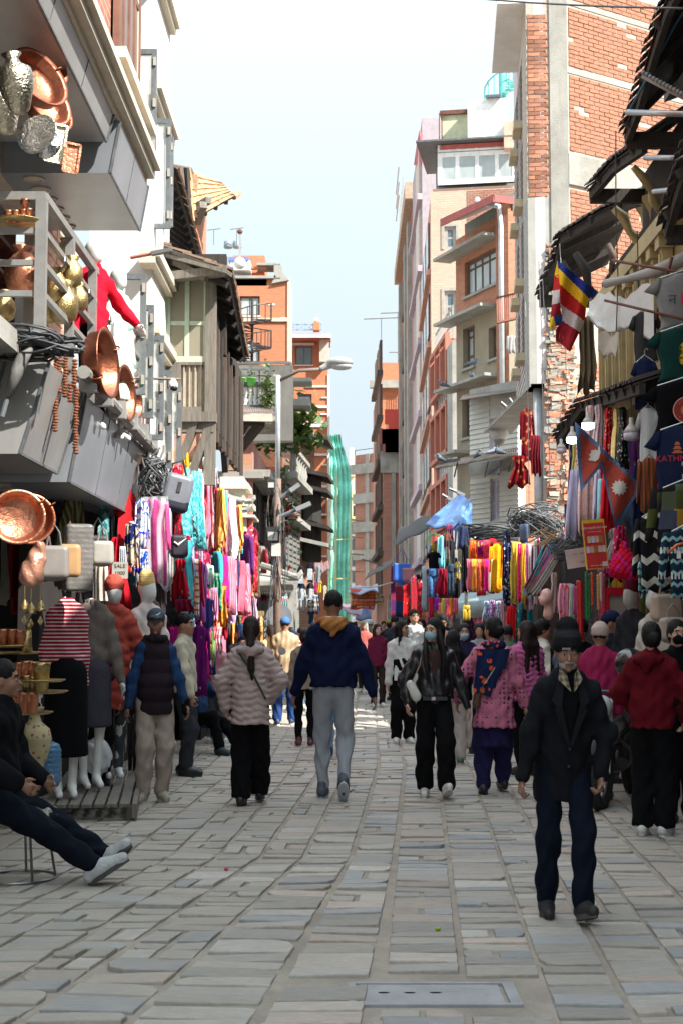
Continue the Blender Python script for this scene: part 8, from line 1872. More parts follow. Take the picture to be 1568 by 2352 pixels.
warpflag([(1331,992),(1338,1113),(1380,1058),(1385,1062),(1412,1198),(1456,1132),(1456,1108)],13.2,40,'crimson_field',CR,None,nf,iv,off=-.012)
WC=fab((.62,.58,.52))
warpflag([(1349,1056),(1356,1059),(1366,1060),(1374,1054),(1378,1040),(1375,1022),(1370,1037),(1366,1030),(1362,1036),(1357,1033),(1356,1041),(1351,1042),(1355,1050)],13.2,16,'moon',WC,None,nf,iv,off=-.024)
warpflag([(1421+(20 if i % 2==0 else 13)*math.sin(i*.2618),1120-(20 if i % 2==0 else 13)*math.cos(i*.2618)) for i in range(24)],13.2,18,'sun',WC,None,nf,iv,off=-.024)
bf=thing('striped_flag','five-coloured Buddhist flag of blue, yellow, red, white and maroon stripes hanging from the eave','flag',at(1310,690,15.6));iv=Matrix.Translation(bf.location).inverted()
for c,poly in (((.02,.035,.2),[(1279,597),(1371,671),(1352,686),(1281,616)]),((.72,.42,.02),[(1281,615),(1352,685),(1345,708),(1283,652)]),((.45,.02,.02),[(1283,651),(1345,707),(1342,738),(1286,698)]),((.55,.46,.45),[(1286,697),(1342,737),(1330,763),(1291,738)]),((.32,.02,.03),[(1291,737),(1330,762),(1308,808),(1275,780),(1276,755)]),((.72,.42,.02),[(1279,598),(1282,640),(1272,632)]),((.45,.02,.02),[(1272,632),(1283,630),(1284,665),(1269,668)]),((.55,.46,.45),[(1269,667),(1284,664),(1285,696),(1266,700)]),((.3,.02,.03),[(1266,700),(1285,695),(1288,722),(1263,730)]),((.04,.08,.3),[(1263,728),(1291,720),(1290,745),(1266,752)]),((.7,.45,.02),[(1262,727),(1269,726),(1276,748),(1262,758)]),((.55,.46,.45),[(1275,762),(1296,770),(1286,793),(1275,788)])):
    warpflag(poly,15.6,14,'stripe',fab(c),None,bf,iv,amp=.07,fx=.12)
# ---- jewellery poster
po=thing('poster','red jewellery shop poster with yellow border and Devanagari heading','poster',at(1366,1250,13.0),.0);w,h=52*mpp(13),114*mpp(13);po.rotation_euler=(0,-.09,.12)
MB().box(-w/2,w/2,0,.02,-h/2,h/2).build('board',mat((.62,.42,.02),.4),po);MB().box(-w/2+.008,w/2-.008,-.003,0,-h/2+.008,h/2-.03).build('red_print',mat((.52,.03,.03),.35,var=.2,vs=6),po)
text_on(po,w,h,0,-.33,'रिजिना नक्कली गहना पसल',.024,WHITE,.006);text_on(po,w,h,0,-.25,'यहाँ सबै किसिमका गहना पाइन्छ',.011,WHITE,.006);text_on(po,w,h,-.05,.43,'थोक तथा खुद्रा बिक्री',.014,WHITE,.006)
for j in range(2):
    for i in range(5-(j==0)):
        q=MB();a=.015;b=.03;q.q([(-a,0,b),(a,0,b),(a*1.2,0,0),(a,0,-b),(-a,0,-b),(-a*1.2,0,0)]);k=q.build('jewel_picture',mat([(.6,.4,.25),(.55,.45,.6),(.65,.35,.2),(.3,.15,.05)][(i+j) % 4],.4),po);k.location=((-.36+i*.18+(j==0)*.09)*w,-.007,(.1-j*.2)*h)
MB().box(w*.22,w/2-.01,-.008,-.005,-h*.46,-h*.36).build('price_label',mat((.62,.45,.42),.5),po)
p2=thing('sign_board','pale pink and white shop board with a red arrow, left of the red poster','sign',at(1322,1282,13.6));w,h=46*mpp(13.6),44*mpp(13.6);p2.rotation_euler=(0,-.16,.1)
MB().box(-w/2,w/2,0,.015,-h/2,h/2).build('board',mat((.55,.42,.38),.5,var=.15),p2);text_on(p2,w,h,.22,.25,'↑ KEY',.035,mat((.5,.05,.04),.7),.004);text_on(p2,w,h,.15,-.2,'गहना पसल',.03,mat((.5,.15,.12),.7),.004)
sg=thing('sale_sign','small white card reading SALE 1000 hanging by the red dress','sign',at(276,1308,13.3));MB().box(-.075,.075,0,.005,-.085,.07).build('card',mat((.4,.38,.34),.8),sg);text_on(sg,1,1,0,-.03,'SALE',.05,BLACKM,.003);text_on(sg,1,1,0,.035,'1000',.05,BLACKM,.003)
# ---- street banner
bn=thing('banner','red street banner with yellow and white Devanagari lines strung across the road','banner',at(832,1376,44));w,h=56*mpp(44),46*mpp(44)
sheet([(h/2-h*t,-w/2,w/2,0) for t in (0,.25,.5,.75,1)],.02,14,.02,2,0).build('cloth',mat((.6,.04,.02),.6),bn,True)
for i,(tx,c) in enumerate((('सम्पूर्ण व्यापारी मित्रहरुमा',YE),('हार्दिक शुभकामना तथा बधाई',YE),('सडक बजार व्यवस्थापन समिति',(.7,.68,.6)),('काठमाडौं महानगर असन टोल',YE))):text_on(bn,w,h,0,-.28+i*.17,tx,.105,mat(c,.7),.05)
text_on(bn,w,h,0,.4,'समिति परिवार',.07,mat((.7,.68,.6),.7),.05)
for s in (-1,1):MB().lathe([(.001,0),(.05,0),(.05,.01),(.001,.01)],14,Matrix.Translation((s*w*.4,-.04,-h*.4)) @ Matrix.Rotation(1.57,4,'X')).build('emblem',mat([(.05,.05,.05),(.2,.3,.6)][s>0],.6),bn)
awning('pale blue grey cloth strip folded over the rope above the red banner',[at(800,1364,44),at(868,1356,43),at(866,1345,44.5),at(802,1349,45)],mat((.25,.28,.38),.7),name='cloth',rip=.05)
awning('muddy violet sheet stretched low left of the banner',[at(788,1402,48),at(828,1414,47),at(832,1396,49),at(786,1384,50)],mat((.2,.14,.18),.8),name='cloth')
awning('dark blue tarpaulin hanging below the banner',[at(815,1424,50),at(852,1420,50),at(852,1396,51),at(822,1396,51)],mat((.03,.05,.13),.7),name='tarpaulin')
strand('thin rope carrying the street banner across to the right shops',[at(795,1352,44),at(868,1347,43),at(900,1338,36)],.02,mat((.4,.38,.33),.8),'rope','rope')
# ================================================================ mannequins
def mq(label,px,d,H,z0,**k):
    return person(label,px,d,H,k.pop('rz',.2),cat='mannequin',name='mannequin',skin=k.pop('skin',MANQ),hair=None,z0=z0,vox=.0135,**k)
mq('white mannequin in a red and white striped sweater and long black skirt on the bench',155,11.9,1.9,.13,rz=.35,headless=True,top=dict(m=fab((.33,.015,.04),'hs',(.62,.58,.56),1.6),r=.025,hem=.93,name='striped_sweater',sw=.0),bot=dict(m=BLK,kind='skirt',r=(.17,),hem=.32),hands={'R':(-.22,-.02,.82),'L':(.17,.1,.85)},curl=.5,w=.74)
mq('white mannequin in a taupe wool blazer and dark skirt beside the striped sweater',212,12.4,1.87,.15,rz=.5,headless=True,top=dict(m=fab((.14,.115,.1)),r=.03,hem=.7,name='blazer',col=1),bot=dict(m=fab((.05,.045,.06)),kind='skirt',r=(.15,),hem=.5),hands={'L':(.26,-.1,.8)},curl=.4)
mq('mannequin in a long brick red quilted coat with a hood and grey leggings',262,13.0,1.82,.17,rz=.4,top=dict(m=fab((.4,.07,.05)),r=.04,hem=.62,puff=.11,name='quilted_coat',flare=.02),bot=dict(m=fab((.07,.08,.085)),r=(.08,.055,.045)),hat=('beanie',fab((.4,.07,.05))),hands={'L':(.3,-.1,.9)},curl=.5)
mq('white mannequin in a cream kurta wearing a yellow cloth cap',338,14.0,1.88,.15,rz=.5,yaw=.6,top=dict(m=fab((.72,.62,.58)),r=.03,hem=.6,name='kurta',flare=.02),bot=dict(m=fab((.5,.45,.42))),hat=('fez',fab((.7,.5,.2),'hs',(.6,.4,.15),2)))
mq('mirror-faced mannequin in a bright red jacket on the upper gallery',205,12.6,1.75,3.28,rz=.7,yaw=.4,top=dict(m=fab((.62,.01,.03)),r=.03,hem=.8,name='red_jacket',col=1),bot=dict(m=BLK),hands={'L':(.42,-.12,1.0)},curl=.3)
mq('glossy white mannequin head and shoulders in a mint dress on the gallery',262,13.5,1.7,3.3,rz=1.0,top=dict(m=fab((.5,.68,.6)),r=.02,hem=.7,sleeve=.5,name='mint_dress'),bot=dict(m=fab((.5,.68,.6)),kind='skirt',r=(.2,),hem=.4))
mq('grey mannequin in a charcoal suit and dark red fez by the right-hand stall',1452,13.6,1.86,.1,rz=-.9,skin=MANQ_G,top=dict(m=fab((.03,.03,.035)),r=.035,hem=.75,name='suit_jacket'),bot=dict(m=fab((.03,.03,.035))),hat=('fez',fab((.1,.01,.02))))
mq('mannequin in a cream lace blouse with its chin raised, right edge',1505,12.9,1.82,.1,rz=-.9,pitch=-.3,top=dict(m=fab((.6,.56,.5)),r=.03,hem=.9,name='blouse'),bot=dict(m=fab((.4,.35,.3))))
T(blob('mannequin',SDF().ell((0,0,0),(.07,.085,.09),.02).ell((-.04,-.03,-.05),(.05,.05,.05),.03).cap((.02,.01,-.08),(.02,.01,-.2),.04,.06,.03).cap((-.08,-.03,-.01),(-.095,-.035,-.02),.012),.011,mat((.62,.36,.3),.4)),'pink-faced mannequin head in profile among the chiffon scarves','mannequin').location=at(1254,1370,15.9)
for x,c1,c2,l in ((530,((.6,.55,.45),'fl',(.15,.12,.1),2.2),(.13,.015,.08),'a white brocade vest and plum skirt'),(556,((.12,.06,.06),'fl',(.55,.3,.25),2.2),(.02,.02,.025),'a dark flowered vest and black skirt'),(573,((.65,.06,.12),'fl',(.7,.5,.5),1.5),(.72,.72,.75),'a red top and white trousers')):
    mq(f'hanging mannequin with an orange face wearing {l}',x,24,1.45,1.98,rz=.1,skin=mat((.75,.22,.12),.5),top=dict(m=fab(*c1),r=.02,hem=.75,sleeve=.5 if x<570 else 1,name='vest'),bot=dict(m=fab(c2),kind='skirt',r=(.2,),hem=.42),hands={'L':(.16,.05,.8),'R':(-.16,.05,.8)})
mw=person('woman with curly dark hair and red lips peering out beside the blazer mannequin',226,12.9,1.60,.35,yaw=.2,skin=SKIN,hair='curl',top=dict(m=fab((.03,.025,.025)),r=.03),bot=dict(m=BLK),shoe=BKS,z0=.1,vox=.012)
# ================================================================ copper, brass and bags on the left
def lt(label,name,cat,prof,pos,m,rx=0,ry=0,n=24,group=None):
    o=MB().lathe(prof,n).build(name,m,None,True);o.location=pos;o.rotation_euler=(rx,ry,0);return T(o,label,cat,group)
bas=[(.001,.0),(.13,.0),(.165,.035),(.172,.09),(.185,.1),(.183,.107),(.16,.095),(.15,.04),(.12,.016),(.001,.016)]
def basin(label,px,py,d,s,rx,ry,m=COPPER):
    th=thing('copper_basin',label,'basin',at(px,py,d));th.rotation_euler=(rx,0,ry);th.scale=(s,s,s)
    MB().lathe(bas,36).build('bowl',m,th,True)
    for a in (.6,3.7):c,s_=math.cos(a)*.19,math.sin(a)*.19;MB().tube([(c+.028*math.cos(t*.7)*math.cos(a),s_+.028*math.cos(t*.7)*math.sin(a)*1,.09+.03*math.sin(t*.7)) for t in range(9)],.0045,6,closed=True).build('ring_handle',m,th,True)
    return th
basin('big shiny hammered copper basin hanging face-on at the left edge',40,1192,9.5,1.0,1.5,.25);basin('second copper basin half hidden behind the big one, left edge',66,1196,9.75,.95,1.5,.3,COPPERD)
basin('copper basin hung on the gallery rails, nearest of three',205,838,11.6,1.6,1.5,1.42,COPPERD);basin('copper basin hung on the gallery rails, middle of three',258,905,13.2,1.45,1.5,1.42,COPPERD);basin('small copper basin at the far end of the gallery rails',297,925,14.4,.9,1.5,1.42,COPPERD)
for i,(x,y,s,dd) in enumerate(((68,200,1.3,0),(88,250,1.15,.3),(104,270,1.0,.6),(78,165,1.2,.5))):basin(['upper left copper basin tilted behind the silver vases','copper basin just right of the silver vases','smallest upper copper basin, by the silver footed bowl','highest copper basin under the red bracket'][i],x,y,9.9+dd,s,1.2,.9,COPPER if i % 2 else COPPERD)
vs_=[(.04,.0),(.07,.03),(.12,.2),(.135,.3),(.125,.37),(.06,.42),(.045,.46),(.075,.5),(.06,.498),(.001,.46)]
for i,(x,y,d,l) in enumerate(((48,262,9.0,'large embossed silver vase hanging near the top left corner'),(18,308,9.4,'second embossed silver vase half cut by the left edge'))):
    o=lt(l,'vase','vase',vs_,at(x,y,d),SILV,.12,-.15);o.scale=(.9,.9,.78)
lt('silver footed bowl tipped sideways below the copper basins','footed_bowl','bowl',[(.1,0),(.1,.015),(.03,.05),(.03,.1),(.1,.13),(.15,.16),(.145,.162),(.03,.12),(.001,.12)],at(112,335,9.6),mat((.5,.5,.52),.25,1,bump=.6,bs=40),1.2,-1.0)
for l,x0,y0,x1,y1,m in (('pale gold embossed tray hanging by its handle',108,285,150,375,mat((.65,.58,.4),.35,.8,bump=.5,bs=60)),('square copper tray hanging behind the gold tray',148,330,182,398,COPPER)):
    p=at((x0+x1)/2,(y0+y1)/2,9.8);w,h=(x1-x0)*mpp(9.8)/2,(y1-y0)*mpp(9.8)/2;th=thing('metal_tray',l,'tray',p);th.rotation_euler=(0,.12,.3);MB().box(-w,w,0,.012,-h,h).build('plate',m,th)
    q=MB();q.bar((-w,-.01,-h),(w,-.01,-h),.016);q.bar((-w,-.01,h),(w,-.01,h),.016);q.bar((-w,-.01,-h),(-w,-.01,h),.016);q.bar((w,-.01,-h),(w,-.01,h),.016);q.build('rim',m,th)
pot=[(.09,0),(.17,.05),(.2,.16),(.19,.26),(.12,.33),(.1,.37),(.14,.42),(.135,.42),(.09,.37),(.001,.37)]
o=lt('very large copper pot standing on the gallery behind the railing','copper_pot','pot',pot,at(52,672,10.9),COPPER);o.scale=(.72,.72,.85)
for i,(x,y,s,c,l) in enumerate(((128,700,.7,BRASS,'brass urn behind the second railing post'),(146,742,.8,BRASS,'wide brass pot low behind the railing'),(112,742,.6,BRASS,'squat brass pot near the corner post'),(165,660,.6,BRASS,'narrow brass vase beside the brick pier'),(150,600,.45,BRASS,'small brass lamp on the top gallery shelf'),(10,738,.6,BRASS,'brass pot at the left edge behind the lowest rail'),(95,715,.5,COPPER,'little copper pot behind the corner post'),(180,715,.55,BRASS,'brass pot by the red jacket mannequin'))):
    o=lt(l,'brass_pot','pot',pot,at(x,y,11.2+i*.05),c);o.scale=(s*.75,s*.75,s)
cup=[(.028,0),(.036,.08),(.039,.09),(.036,.088),(.026,.01),(.001,.01)]
k=0
for x,y in ((20,512),(36,512),(54,510),(66,508),(58,486)):lt(['first','second','third','fourth','topmost'][k]+' copper tumbler on the brass tray by the gallery rail, from the left','copper_cup','cup',cup,at(x,y,10.3),COPPER,group='copper tumblers by the gallery rail');k+=1
o=lt('brass tray holding copper tumblers at the gallery corner','brass_tray','tray',[(.001,0),(.17,0),(.19,.015),(.188,.02),(.16,.008),(.001,.008)],at(45,515,10.35),BRASS)
bt=[(.045,0),(.05,.02),(.05,.14),(.03,.19),(.02,.22),(.024,.25),(.001,.25)]
for r_ in range(3):
    for i in range(4):
        p=ups.W @ Vector((ups.hit(6+i*24,400)[0],.45,[4.64,5.0,5.32][r_]));T(MB().lathe(bt,12).build('copper_bottle',COPPERD if (i+r_) % 2 else COPPER,None,True),f"{['first', 'second', 'third', 'last'][i]} copper water bottle on the {['lower', 'middle', 'upper'][r_]} shelf of the gallery alcove",'bottle','copper bottles on the alcove shelves').location=p
# tiered brass stand
for i,(x,y,r_) in enumerate(((20,1487,46),(38,1502,55),(14,1572,50),(92,1570-4,58),(90,1592,66),(60,1640,62),(20,1616,40))):
    d=9.9+(i % 3)*.12;q=r_*mpp(d);lt(['small top','wide upper','left middle','right middle','broad right','lowest','hidden left'][i]+' brass plate of the tiered display at lower left','brass_plate','plate',[(.001,0),(q*.85,0),(q,.012),(q,.018),(q*.8,.007),(.001,.007)],at(x,y,d),BRASS,group='tiered brass plates')
for i,(x,y,s,c) in enumerate(((8,1484,1.3,COPPER),(28,1484,1.3,COPPER),(46,1484,1.2,COPPER),(60,1560,1.4,COPPER),(76,1562,1.4,COPPER),(94,1588,2.2,BRASS),(62,1590,1.3,BRASS),(78,1590,1.2,BRASS),(38,1636,1.5,COPPER),(56,1638,1.6,COPPER),(74,1638,1.6,COPPER),(30,1566,1.2,COPPER),(10,1636,1.4,BRASS),(44,1560,1.3,COPPER))):
    o=lt(f"{'copper' if c == COPPER else 'brass'} cup on the tiered brass display, {['far left of the top tier', 'second of the top tier', 'third of the top tier', 'middle tier under the bells', 'right end of the middle tier', 'tall flared goblet at the right', 'short one left of the goblet', 'short one touching the goblet', 'left of the bottom tier', 'centre of the bottom tier', 'right of the bottom tier', 'left of the middle tier', 'bottom tier at the picture edge', 'inner middle tier'][i]}",'metal_cup','cup',cup,at(x,y,9.85),c,group='cups on the brass display');o.scale=(s*.8,s*.8,s)
T(MB().tube([at(62,1500,9.9),at(62,1470,9.9),at(66,1445,9.9)],[.04,.035,.02],10).ball(at(67,1438,9.9),.025).build('ewer',BRASS,None,True),'tall brass ewer standing on the upper tier of the display','ewer')
o=lt('big brass vase painted with coloured leaves on the floor at lower left','painted_vase','vase',[(.05,0),(.06,.02),(.04,.05),(.1,.2),(.13,.32),(.11,.4),(.05,.45),(.035,.5),(.07,.56),(.06,.56),(.001,.5)],at(78,1800,10.6),fab((.5,.42,.25),'fl',(.3,.1,.07),2.4,.35,c3=(.05,.25,.3)));
lt('brass pedestal pot under the lowest plate at the left','brass_jug','jug',pot,at(30,1735,10.3),BRASS).scale=(.45,.45,.8)
T(blob('water_jar',SDF().cap((0,0,0),(0,0,.22),.075,k=.02),.012,mat((.08,.2,.35),.2,bump=.8,bs=20),None,lambda X,Y,Z:.004*np.sin(Z*160)),'blue plastic wrapped water jar beside the painted vase','water jar').location=at(118,1790,11.2)
pk=blob('wrapped_copper_pot',SDF().cap((0,0,0),(.03,0,.1),.085,.07,.02).cap((.03,0,.1),(.05,0,.2),.03,.045,.03),.011,mat((.45,.22,.15),.25,.3,bump=.7,bs=25),None,lambda X,Y,Z:.006*np.sin(X*70+Z*30));pk.location=at(72,1322,9.7);T(pk,'small copper pot wrapped in cloudy plastic below the big basin','pot')
for i,(x,y) in enumerate(((57,1392),(72,1400),(94,1394))):
    b=thing('bell',['left','middle','right'][i]+' brass temple bell hanging on a chain with a leaf clapper','bell',at(x,y,9.9),0,'three hanging brass bells');MB().lathe([(.04,-.03),(.03,-.015),(.024,.02),(.012,.035),(.004,.05)],14).build('bell_body',BRASS,b,True);MB().tube([(0,0,.05),(0,0,.25)],.004,5).build('chain',BRASS,b);MB().prism([(0,-.13),(-.02,-.1),(0,-.06),(.02,-.1)],0,.003).build('leaf_clapper',BRASS,b)
# bead strings
BD_=mat((.22,.07,.03),.8,var=.5,vs=60,bump=.8,bs=90)
for i,(x,y0,y1,l) in enumerate(((131,782,996,'longest string of brown rudraksha beads, leftmost'),(138,785,905,'short rudraksha string looped beside the longest one'),(152,806,915,'middle loop of rust coloured rudraksha beads'),(162,880,925,'small rudraksha loop at the centre'),(172,825,890,'upper rudraksha loop on the right'),(176,892,1046,'long thin rudraksha string hanging lowest on the right'))):
    d=10.8;L_=(y1-y0)*mpp(d);n=int(L_/.022)*4;T(MB().tube([(.004*math.sin(j*.3),0,-L_*j/n) for j in range(n+1)],[.010+.013*abs(math.sin(j*math.pi/4)) for j in range(n+1)],8).build('bead_string',BD_,None,True),l,'beads','rudraksha bead strings').location=at(x,y0,d)
# suitcase, bags
sc=thing('suitcase','grey ribbed suitcase wrapped in plastic hanging above the striped mannequin','suitcase',at(180,1282,11.5),.3);h,w=158*mpp(11.5)/2,66*mpp(11.5)/2
blob('shell',SDF().box((0,0,0),(w-.04,.09,h-.04),.04),.012,mat((.15,.14,.13),.3,bump=.4,bs=20),sc,lambda X,Y,Z:.006*np.abs(np.sin(Z*75)))
for s in (-1,1):MB().lathe([(.028,-.02),(.028,.02)],12,Matrix.Translation((s*(w-.04),-.05,-h-.015)) @ Matrix.Rotation(1.57,4,'Y')).build('wheel',BLACKM,sc)
for l,x,y,d,rx_,rz_,c in (('stone grey leather tote with two buckles',124,1285,11.0,.1,.13,(.2,.18,.165)),('mauve handbag behind the grey tote',102,1290,11.2,.09,.12,(.15,.1,.11)),('tan leather handbag beside the suitcase',160,1282,11.4,.07,.14,(.38,.22,.1)),('white and black handbag hanging right of the suitcase',236,1265,12.4,.075,.1,(.33,.31,.28)),('black handbag behind the white one',225,1255,12.6,.08,.12,(.03,.03,.03)),('quilted beige shoulder bag at the right edge',1530,1390,12.2,.12,.11,(.42,.32,.25)),('small beige flap bag below the quilted one',1545,1440,12.0,.1,.09,(.4,.32,.26)),('small grey backpack with a white curved stroke, left clothes row',412,1250,15.2,.07,.12,(.02,.02,.03)),('blue child backpack hanging over the rugs',922,1312,35,.22,.26,(.03,.12,.5)),('pink handbag above the bright red rug',936,1318,35,.15,.18,(.4,.15,.18))):
    b=thing('handbag' if 'back' not in l.split('with')[0] or 'pack' not in l else 'backpack',l,'bag',at(x,y,d),.2)
    blob('body',SDF().box((0,0,-.02),(rx_*.8,.03,rz_*.7),.035).cap((0,0,-.02),(0,0,-rz_*.6),rx_*.7,rx_*.9,.04,(1,.4,1)),.013,mat(c,.5),b)
    MB().tube([(-rx_*.6,0,rz_*.6),(-rx_*.4,0,rz_*1.6),(0,0,rz_*2.1),(rx_*.4,0,rz_*1.6),(rx_*.6,0,rz_*.6)],.009,6).build('strap',mat(tuple(v*.6 for v in c),.6),b)
    if 'curved' in l:MB().tube([(-.06,-.07,.02),(-.02,-.075,-.01),(.07,-.07,.06)],[.012,.014,.003],6).build('swoosh',WHITE,b)
db=thing('duffel_bag','grey duffel bag with black base hanging by its straps, left side','bag',at(404,1130,15.6),.35);db.rotation_euler=(0,.22,.3)
blob('body',SDF().box((0,0,0),(.1,.09,.13),.06),.014,mat((.16,.17,.2),.4),db);blob('base',SDF().box((0,0,-.14),(.105,.095,.03),.055),.014,mat((.015,.015,.03),.5),db)
MB().tube([(-.12,0,.12),(-.1,0,.3),(.0,0,.36),(.1,0,.15)],.014,6).build('strap',BLACKM,db);MB().box(-.02,.02,-.16,-.145,-.02,.1).build('luggage_tag',BLACKM,db)
# bench with slats
bn_=thing('display_bench','weathered slatted bench carrying the mannequins on the left','bench',(-2.0,13.0,0),.12)
for i in range(7):MB().box(-.55+i*.1,-.47+i*.1,-1.5,1.3,.11,.135).build('slat',WOOD_GREY,bn_)
MB().box(.15,.19,-1.55,1.35,.03,.14).build('front_rail',WOOD_GREY,bn_)
for y in (-1.4,-.5,.4,1.2):MB().box(.08,.14,y,y+.06,-.02,.11).build('leg',WOOD_GREY,bn_)
T(blob('plastic_bag',SDF().ell((0,0,.14),(.13,.12,.16),.02),.013,clear((.8,.82,.85),.75,.25),None,lambda X,Y,Z:.014*np.sin(X*50+Z*30)*np.sin(Y*60)),'knotted white plastic bag on the bench between mannequin legs','plastic bag').location=at(222,1775,12.7)
# ================================================================ street lamp and pole gear
sl=thing('street_lamp','tall street lamp with a rusty lower pole and a round grey lamp head','street lamp',(at(637,HOR,24).x,24,0));zt_=at(637,862,24).z;zr=at(637,1100,24).z
MB().tube([(0,0,0),(0,0,zr)],[.075,.06],12).build('lower_pole',mat((.2,.14,.11),.7,.2,dirt=.4),sl,True);MB().tube([(0,0,zr),(0,0,zt_)],.042,12).build('upper_pole',mat((.42,.45,.48),.4,.3),sl,True)
MB().tube([(0,0,zt_-.1),(.35,0,zt_+.08),(.74,0,at(1,848,24).z)],.032,8).build('arm',mat((.16,.12,.1),.7),sl,True)
blob('lamp_head',SDF().ell((1.05,0,at(1,832,24).z),(.23,.15,.09),.03).cap((.74,0,at(1,846,24).z),(.92,0,at(1,836,24).z),.05,.07,.04),.02,mat((.33,.33,.31),.6),sl);blob('diffuser',SDF().ell((1.07,0,at(1,841,24).z),(.19,.12,.07),.02),.015,mat((.4,.42,.42),.2),sl)
for i,(x,y,w,h,l) in enumerate(((623,1112,9,11,'small square floodlight high on the lamp pole'),(627,1228,15,18,'large black floodlight on the lamp pole'))):
    f=thing('floodlight',l,'floodlight',at(x,y,23.7));m_=mpp(23.7);MB().box(-w*m_,w*m_,0,.12,-h*m_,h*m_).build('housing',BLACKM,f);MB().box(-w*m_*.75,w*m_*.75,-.02,-.001,-h*m_*.75,h*m_*.35).build('glass',mat((.45,.45,.4),.2),f)
T(MB().box(-.075,.075,0,.08,-.11,.1).build('junction_box',mat((.5,.52,.45),.6)),'pale green junction box strapped to the lamp pole','junction box').location=at(634,1262,23.7)
for i,(x0,y0,x1,y1,l) in enumerate(((645,1143,688,1113,'white tube lamp slanting up from the pole'),(645,1186,714,1156,'grey lamp arm reaching right above the tee stall'),(300,592,396,574,'LED street light on a red arm over the gallery'),(1030,1122,1066,1138,'long lamp arm at the corner of the boarded building'),(1014,1136,1038,1150,'smaller lamp beside the blue tarpaulin'),(830,1284,880,1300,'distant black street light reaching over the road'),(1149,924,1172,944,'grey floodlight high beside the white jetty'),(1168,915,1182,935,'black floodlight at the edge of the white jetty'))):
    d=[23.6,23.4,14.2,33,33.5,60,31,30.5][i];q=thing('lamp',l,'lamp',at(x0,y0,d));a=at(x1,y1,d)-q.location;th=.06 if d>20 else .03;red=i==2
    MB().tube([(0,0,0),a*.55],th*.6,6).build('arm',mat((.4,.13,.1),.6) if red else DGREY,q);MB().bar(a*.5,a,th*2.6,th*1.2).build('head',mat((.12,.12,.12),.5) if i in (2,5,6,7) else mat((.22,.23,.23),.6),q)
cm=thing('security_camera','white dome security camera on a bracket above the duffel bag','camera',at(398,890,14.6));MB().tube([(-.42,0,.1),(.08,0,.085)],.014,6).build('bracket',mat((.25,.2,.15),.7),cm);blob('housing',SDF().ell((0,0,.02),(.05,.05,.05),.01).cap((0,0,.05),(0,0,.07),.03),.009,WHITE,cm);blob('lens',SDF().ell((.01,-.02,-.012),(.04,.04,.032),.01),.009,mat((.02,.02,.02),.1),cm)
cm=thing('security_camera','large white dome security camera hanging left of the jetty','camera',at(1146,995,30));blob('housing',SDF().cap((0,0,0),(0,0,.12),.19,.16,.03),.02,mat((.5,.5,.48),.5),cm);blob('dome',SDF().ell((0,0,-.14),(.13,.13,.13),.02),.02,mat((.25,.22,.2),.2),cm);MB().tube([(0,0,.25),(.05,0,.36),(.4,0,.36)],.04,8).build('arm',WHITE,cm,True)
# ================================================================ bulbs, cables, pigeons, wheels
for i,(x,y,d,lit,s,l) in enumerate(((1349,972,14.6,1,1,'lit lamp bulb under the tin eave beside the first gown'),(1313,1005,15.2,1,1,'lit lamp bulb at the tip of the flag hoist'),(1288,1030,15.8,0,.9,'dusty unlit bulb, leftmost by the ragged bricks'),(1449,994,13.4,0,1.2,'large unlit bulb in front of the mirrored black gown'))):
    b=thing('light_bulb',l,'light bulb',at(x,y,d),0,'bulbs hanging under the tin eave');b.scale=(s,s,s)
    MB().lathe([(.018,.12),(.02,.07),(.05,.03),(.065,-.0)],16).build('cone',mat((.5,.47,.42),.5),b,True);MB().lathe([(.063,-.0),(.063,-.05),(.03,-.065),(.001,-.065)],16).build('lamp',glow((.85,.95,1),3) if lit else mat((.5,.45,.52),.3),b,True);MB().tube([(0,0,.12),(0,0,.3)],.004,5).build('cord',BLACKM,b)
GC=mat((.09,.095,.1),.6,var=.4)
tangle('big tangle of grey cables over the scarves at the corner of the brick building',at(1226,1200,22),.42,.3,.28,60,31,GC,.011);tangle('flatter mass of dark cables left of the big tangle',at(1140,1222,30),.75,.3,.14,45,32,GC,.014)
tangle('tangle of cables above the slanting scarves and sign board',at(1300,1262,17),.2,.2,.14,30,33,GC,.008);tangle('cables and old fittings bundled over the magenta kurta, left',at(352,1085,15),.14,.3,.24,34,34,GC,.009);tangle('wires bundled below the duffel bag, left',at(430,1210,16.5),.16,.2,.2,30,35,GC,.007)
tangle('wires wrapped around the lamp pole',at(637,1250,23.8),.16,.14,1.1,12,36,GC,.008)
PG=mat((.1,.12,.15),.5,var=.3)
for i,(x,y,d,l) in enumerate(((1083,835,36.8,'on the window sill of the brown wall'),(1083,863,36.8,'standing on the upper concrete ledge'),(1018,885,38,'at the left tip of the upper concrete ledge'),(1096,1047,33.6,'left of the pair on the tin canopy'),(1126,1040,33.4,'middle of the tin canopy'),(1148,1041,33.3,'right on the tin canopy'),(1012,1056,34.6,'at the far left end of the tin canopy'),(1134,1087,33.6,'on the bracket below the tin canopy'))):
    s=1.1;p=T(blob('pigeon',SDF().cap((-.1,0,.06),(.06,0,.1),.035,.06,.03).ell((.1,0,.17),(.03,.028,.03),.03).cap((.06,0,.12),(.1,0,.16),.035,.025,.02).cap((-.1,0,.06),(-.2,0,.03),.025,.012).cap((.12,0,.165),(.145,0,.155),.01,.004),.011,PG),'grey pigeon '+l,'pigeon','pigeons perched on the right');p.location=at(x,y+6,d);p.scale=(s,s,s);p.rotation_euler.z=i*1.7
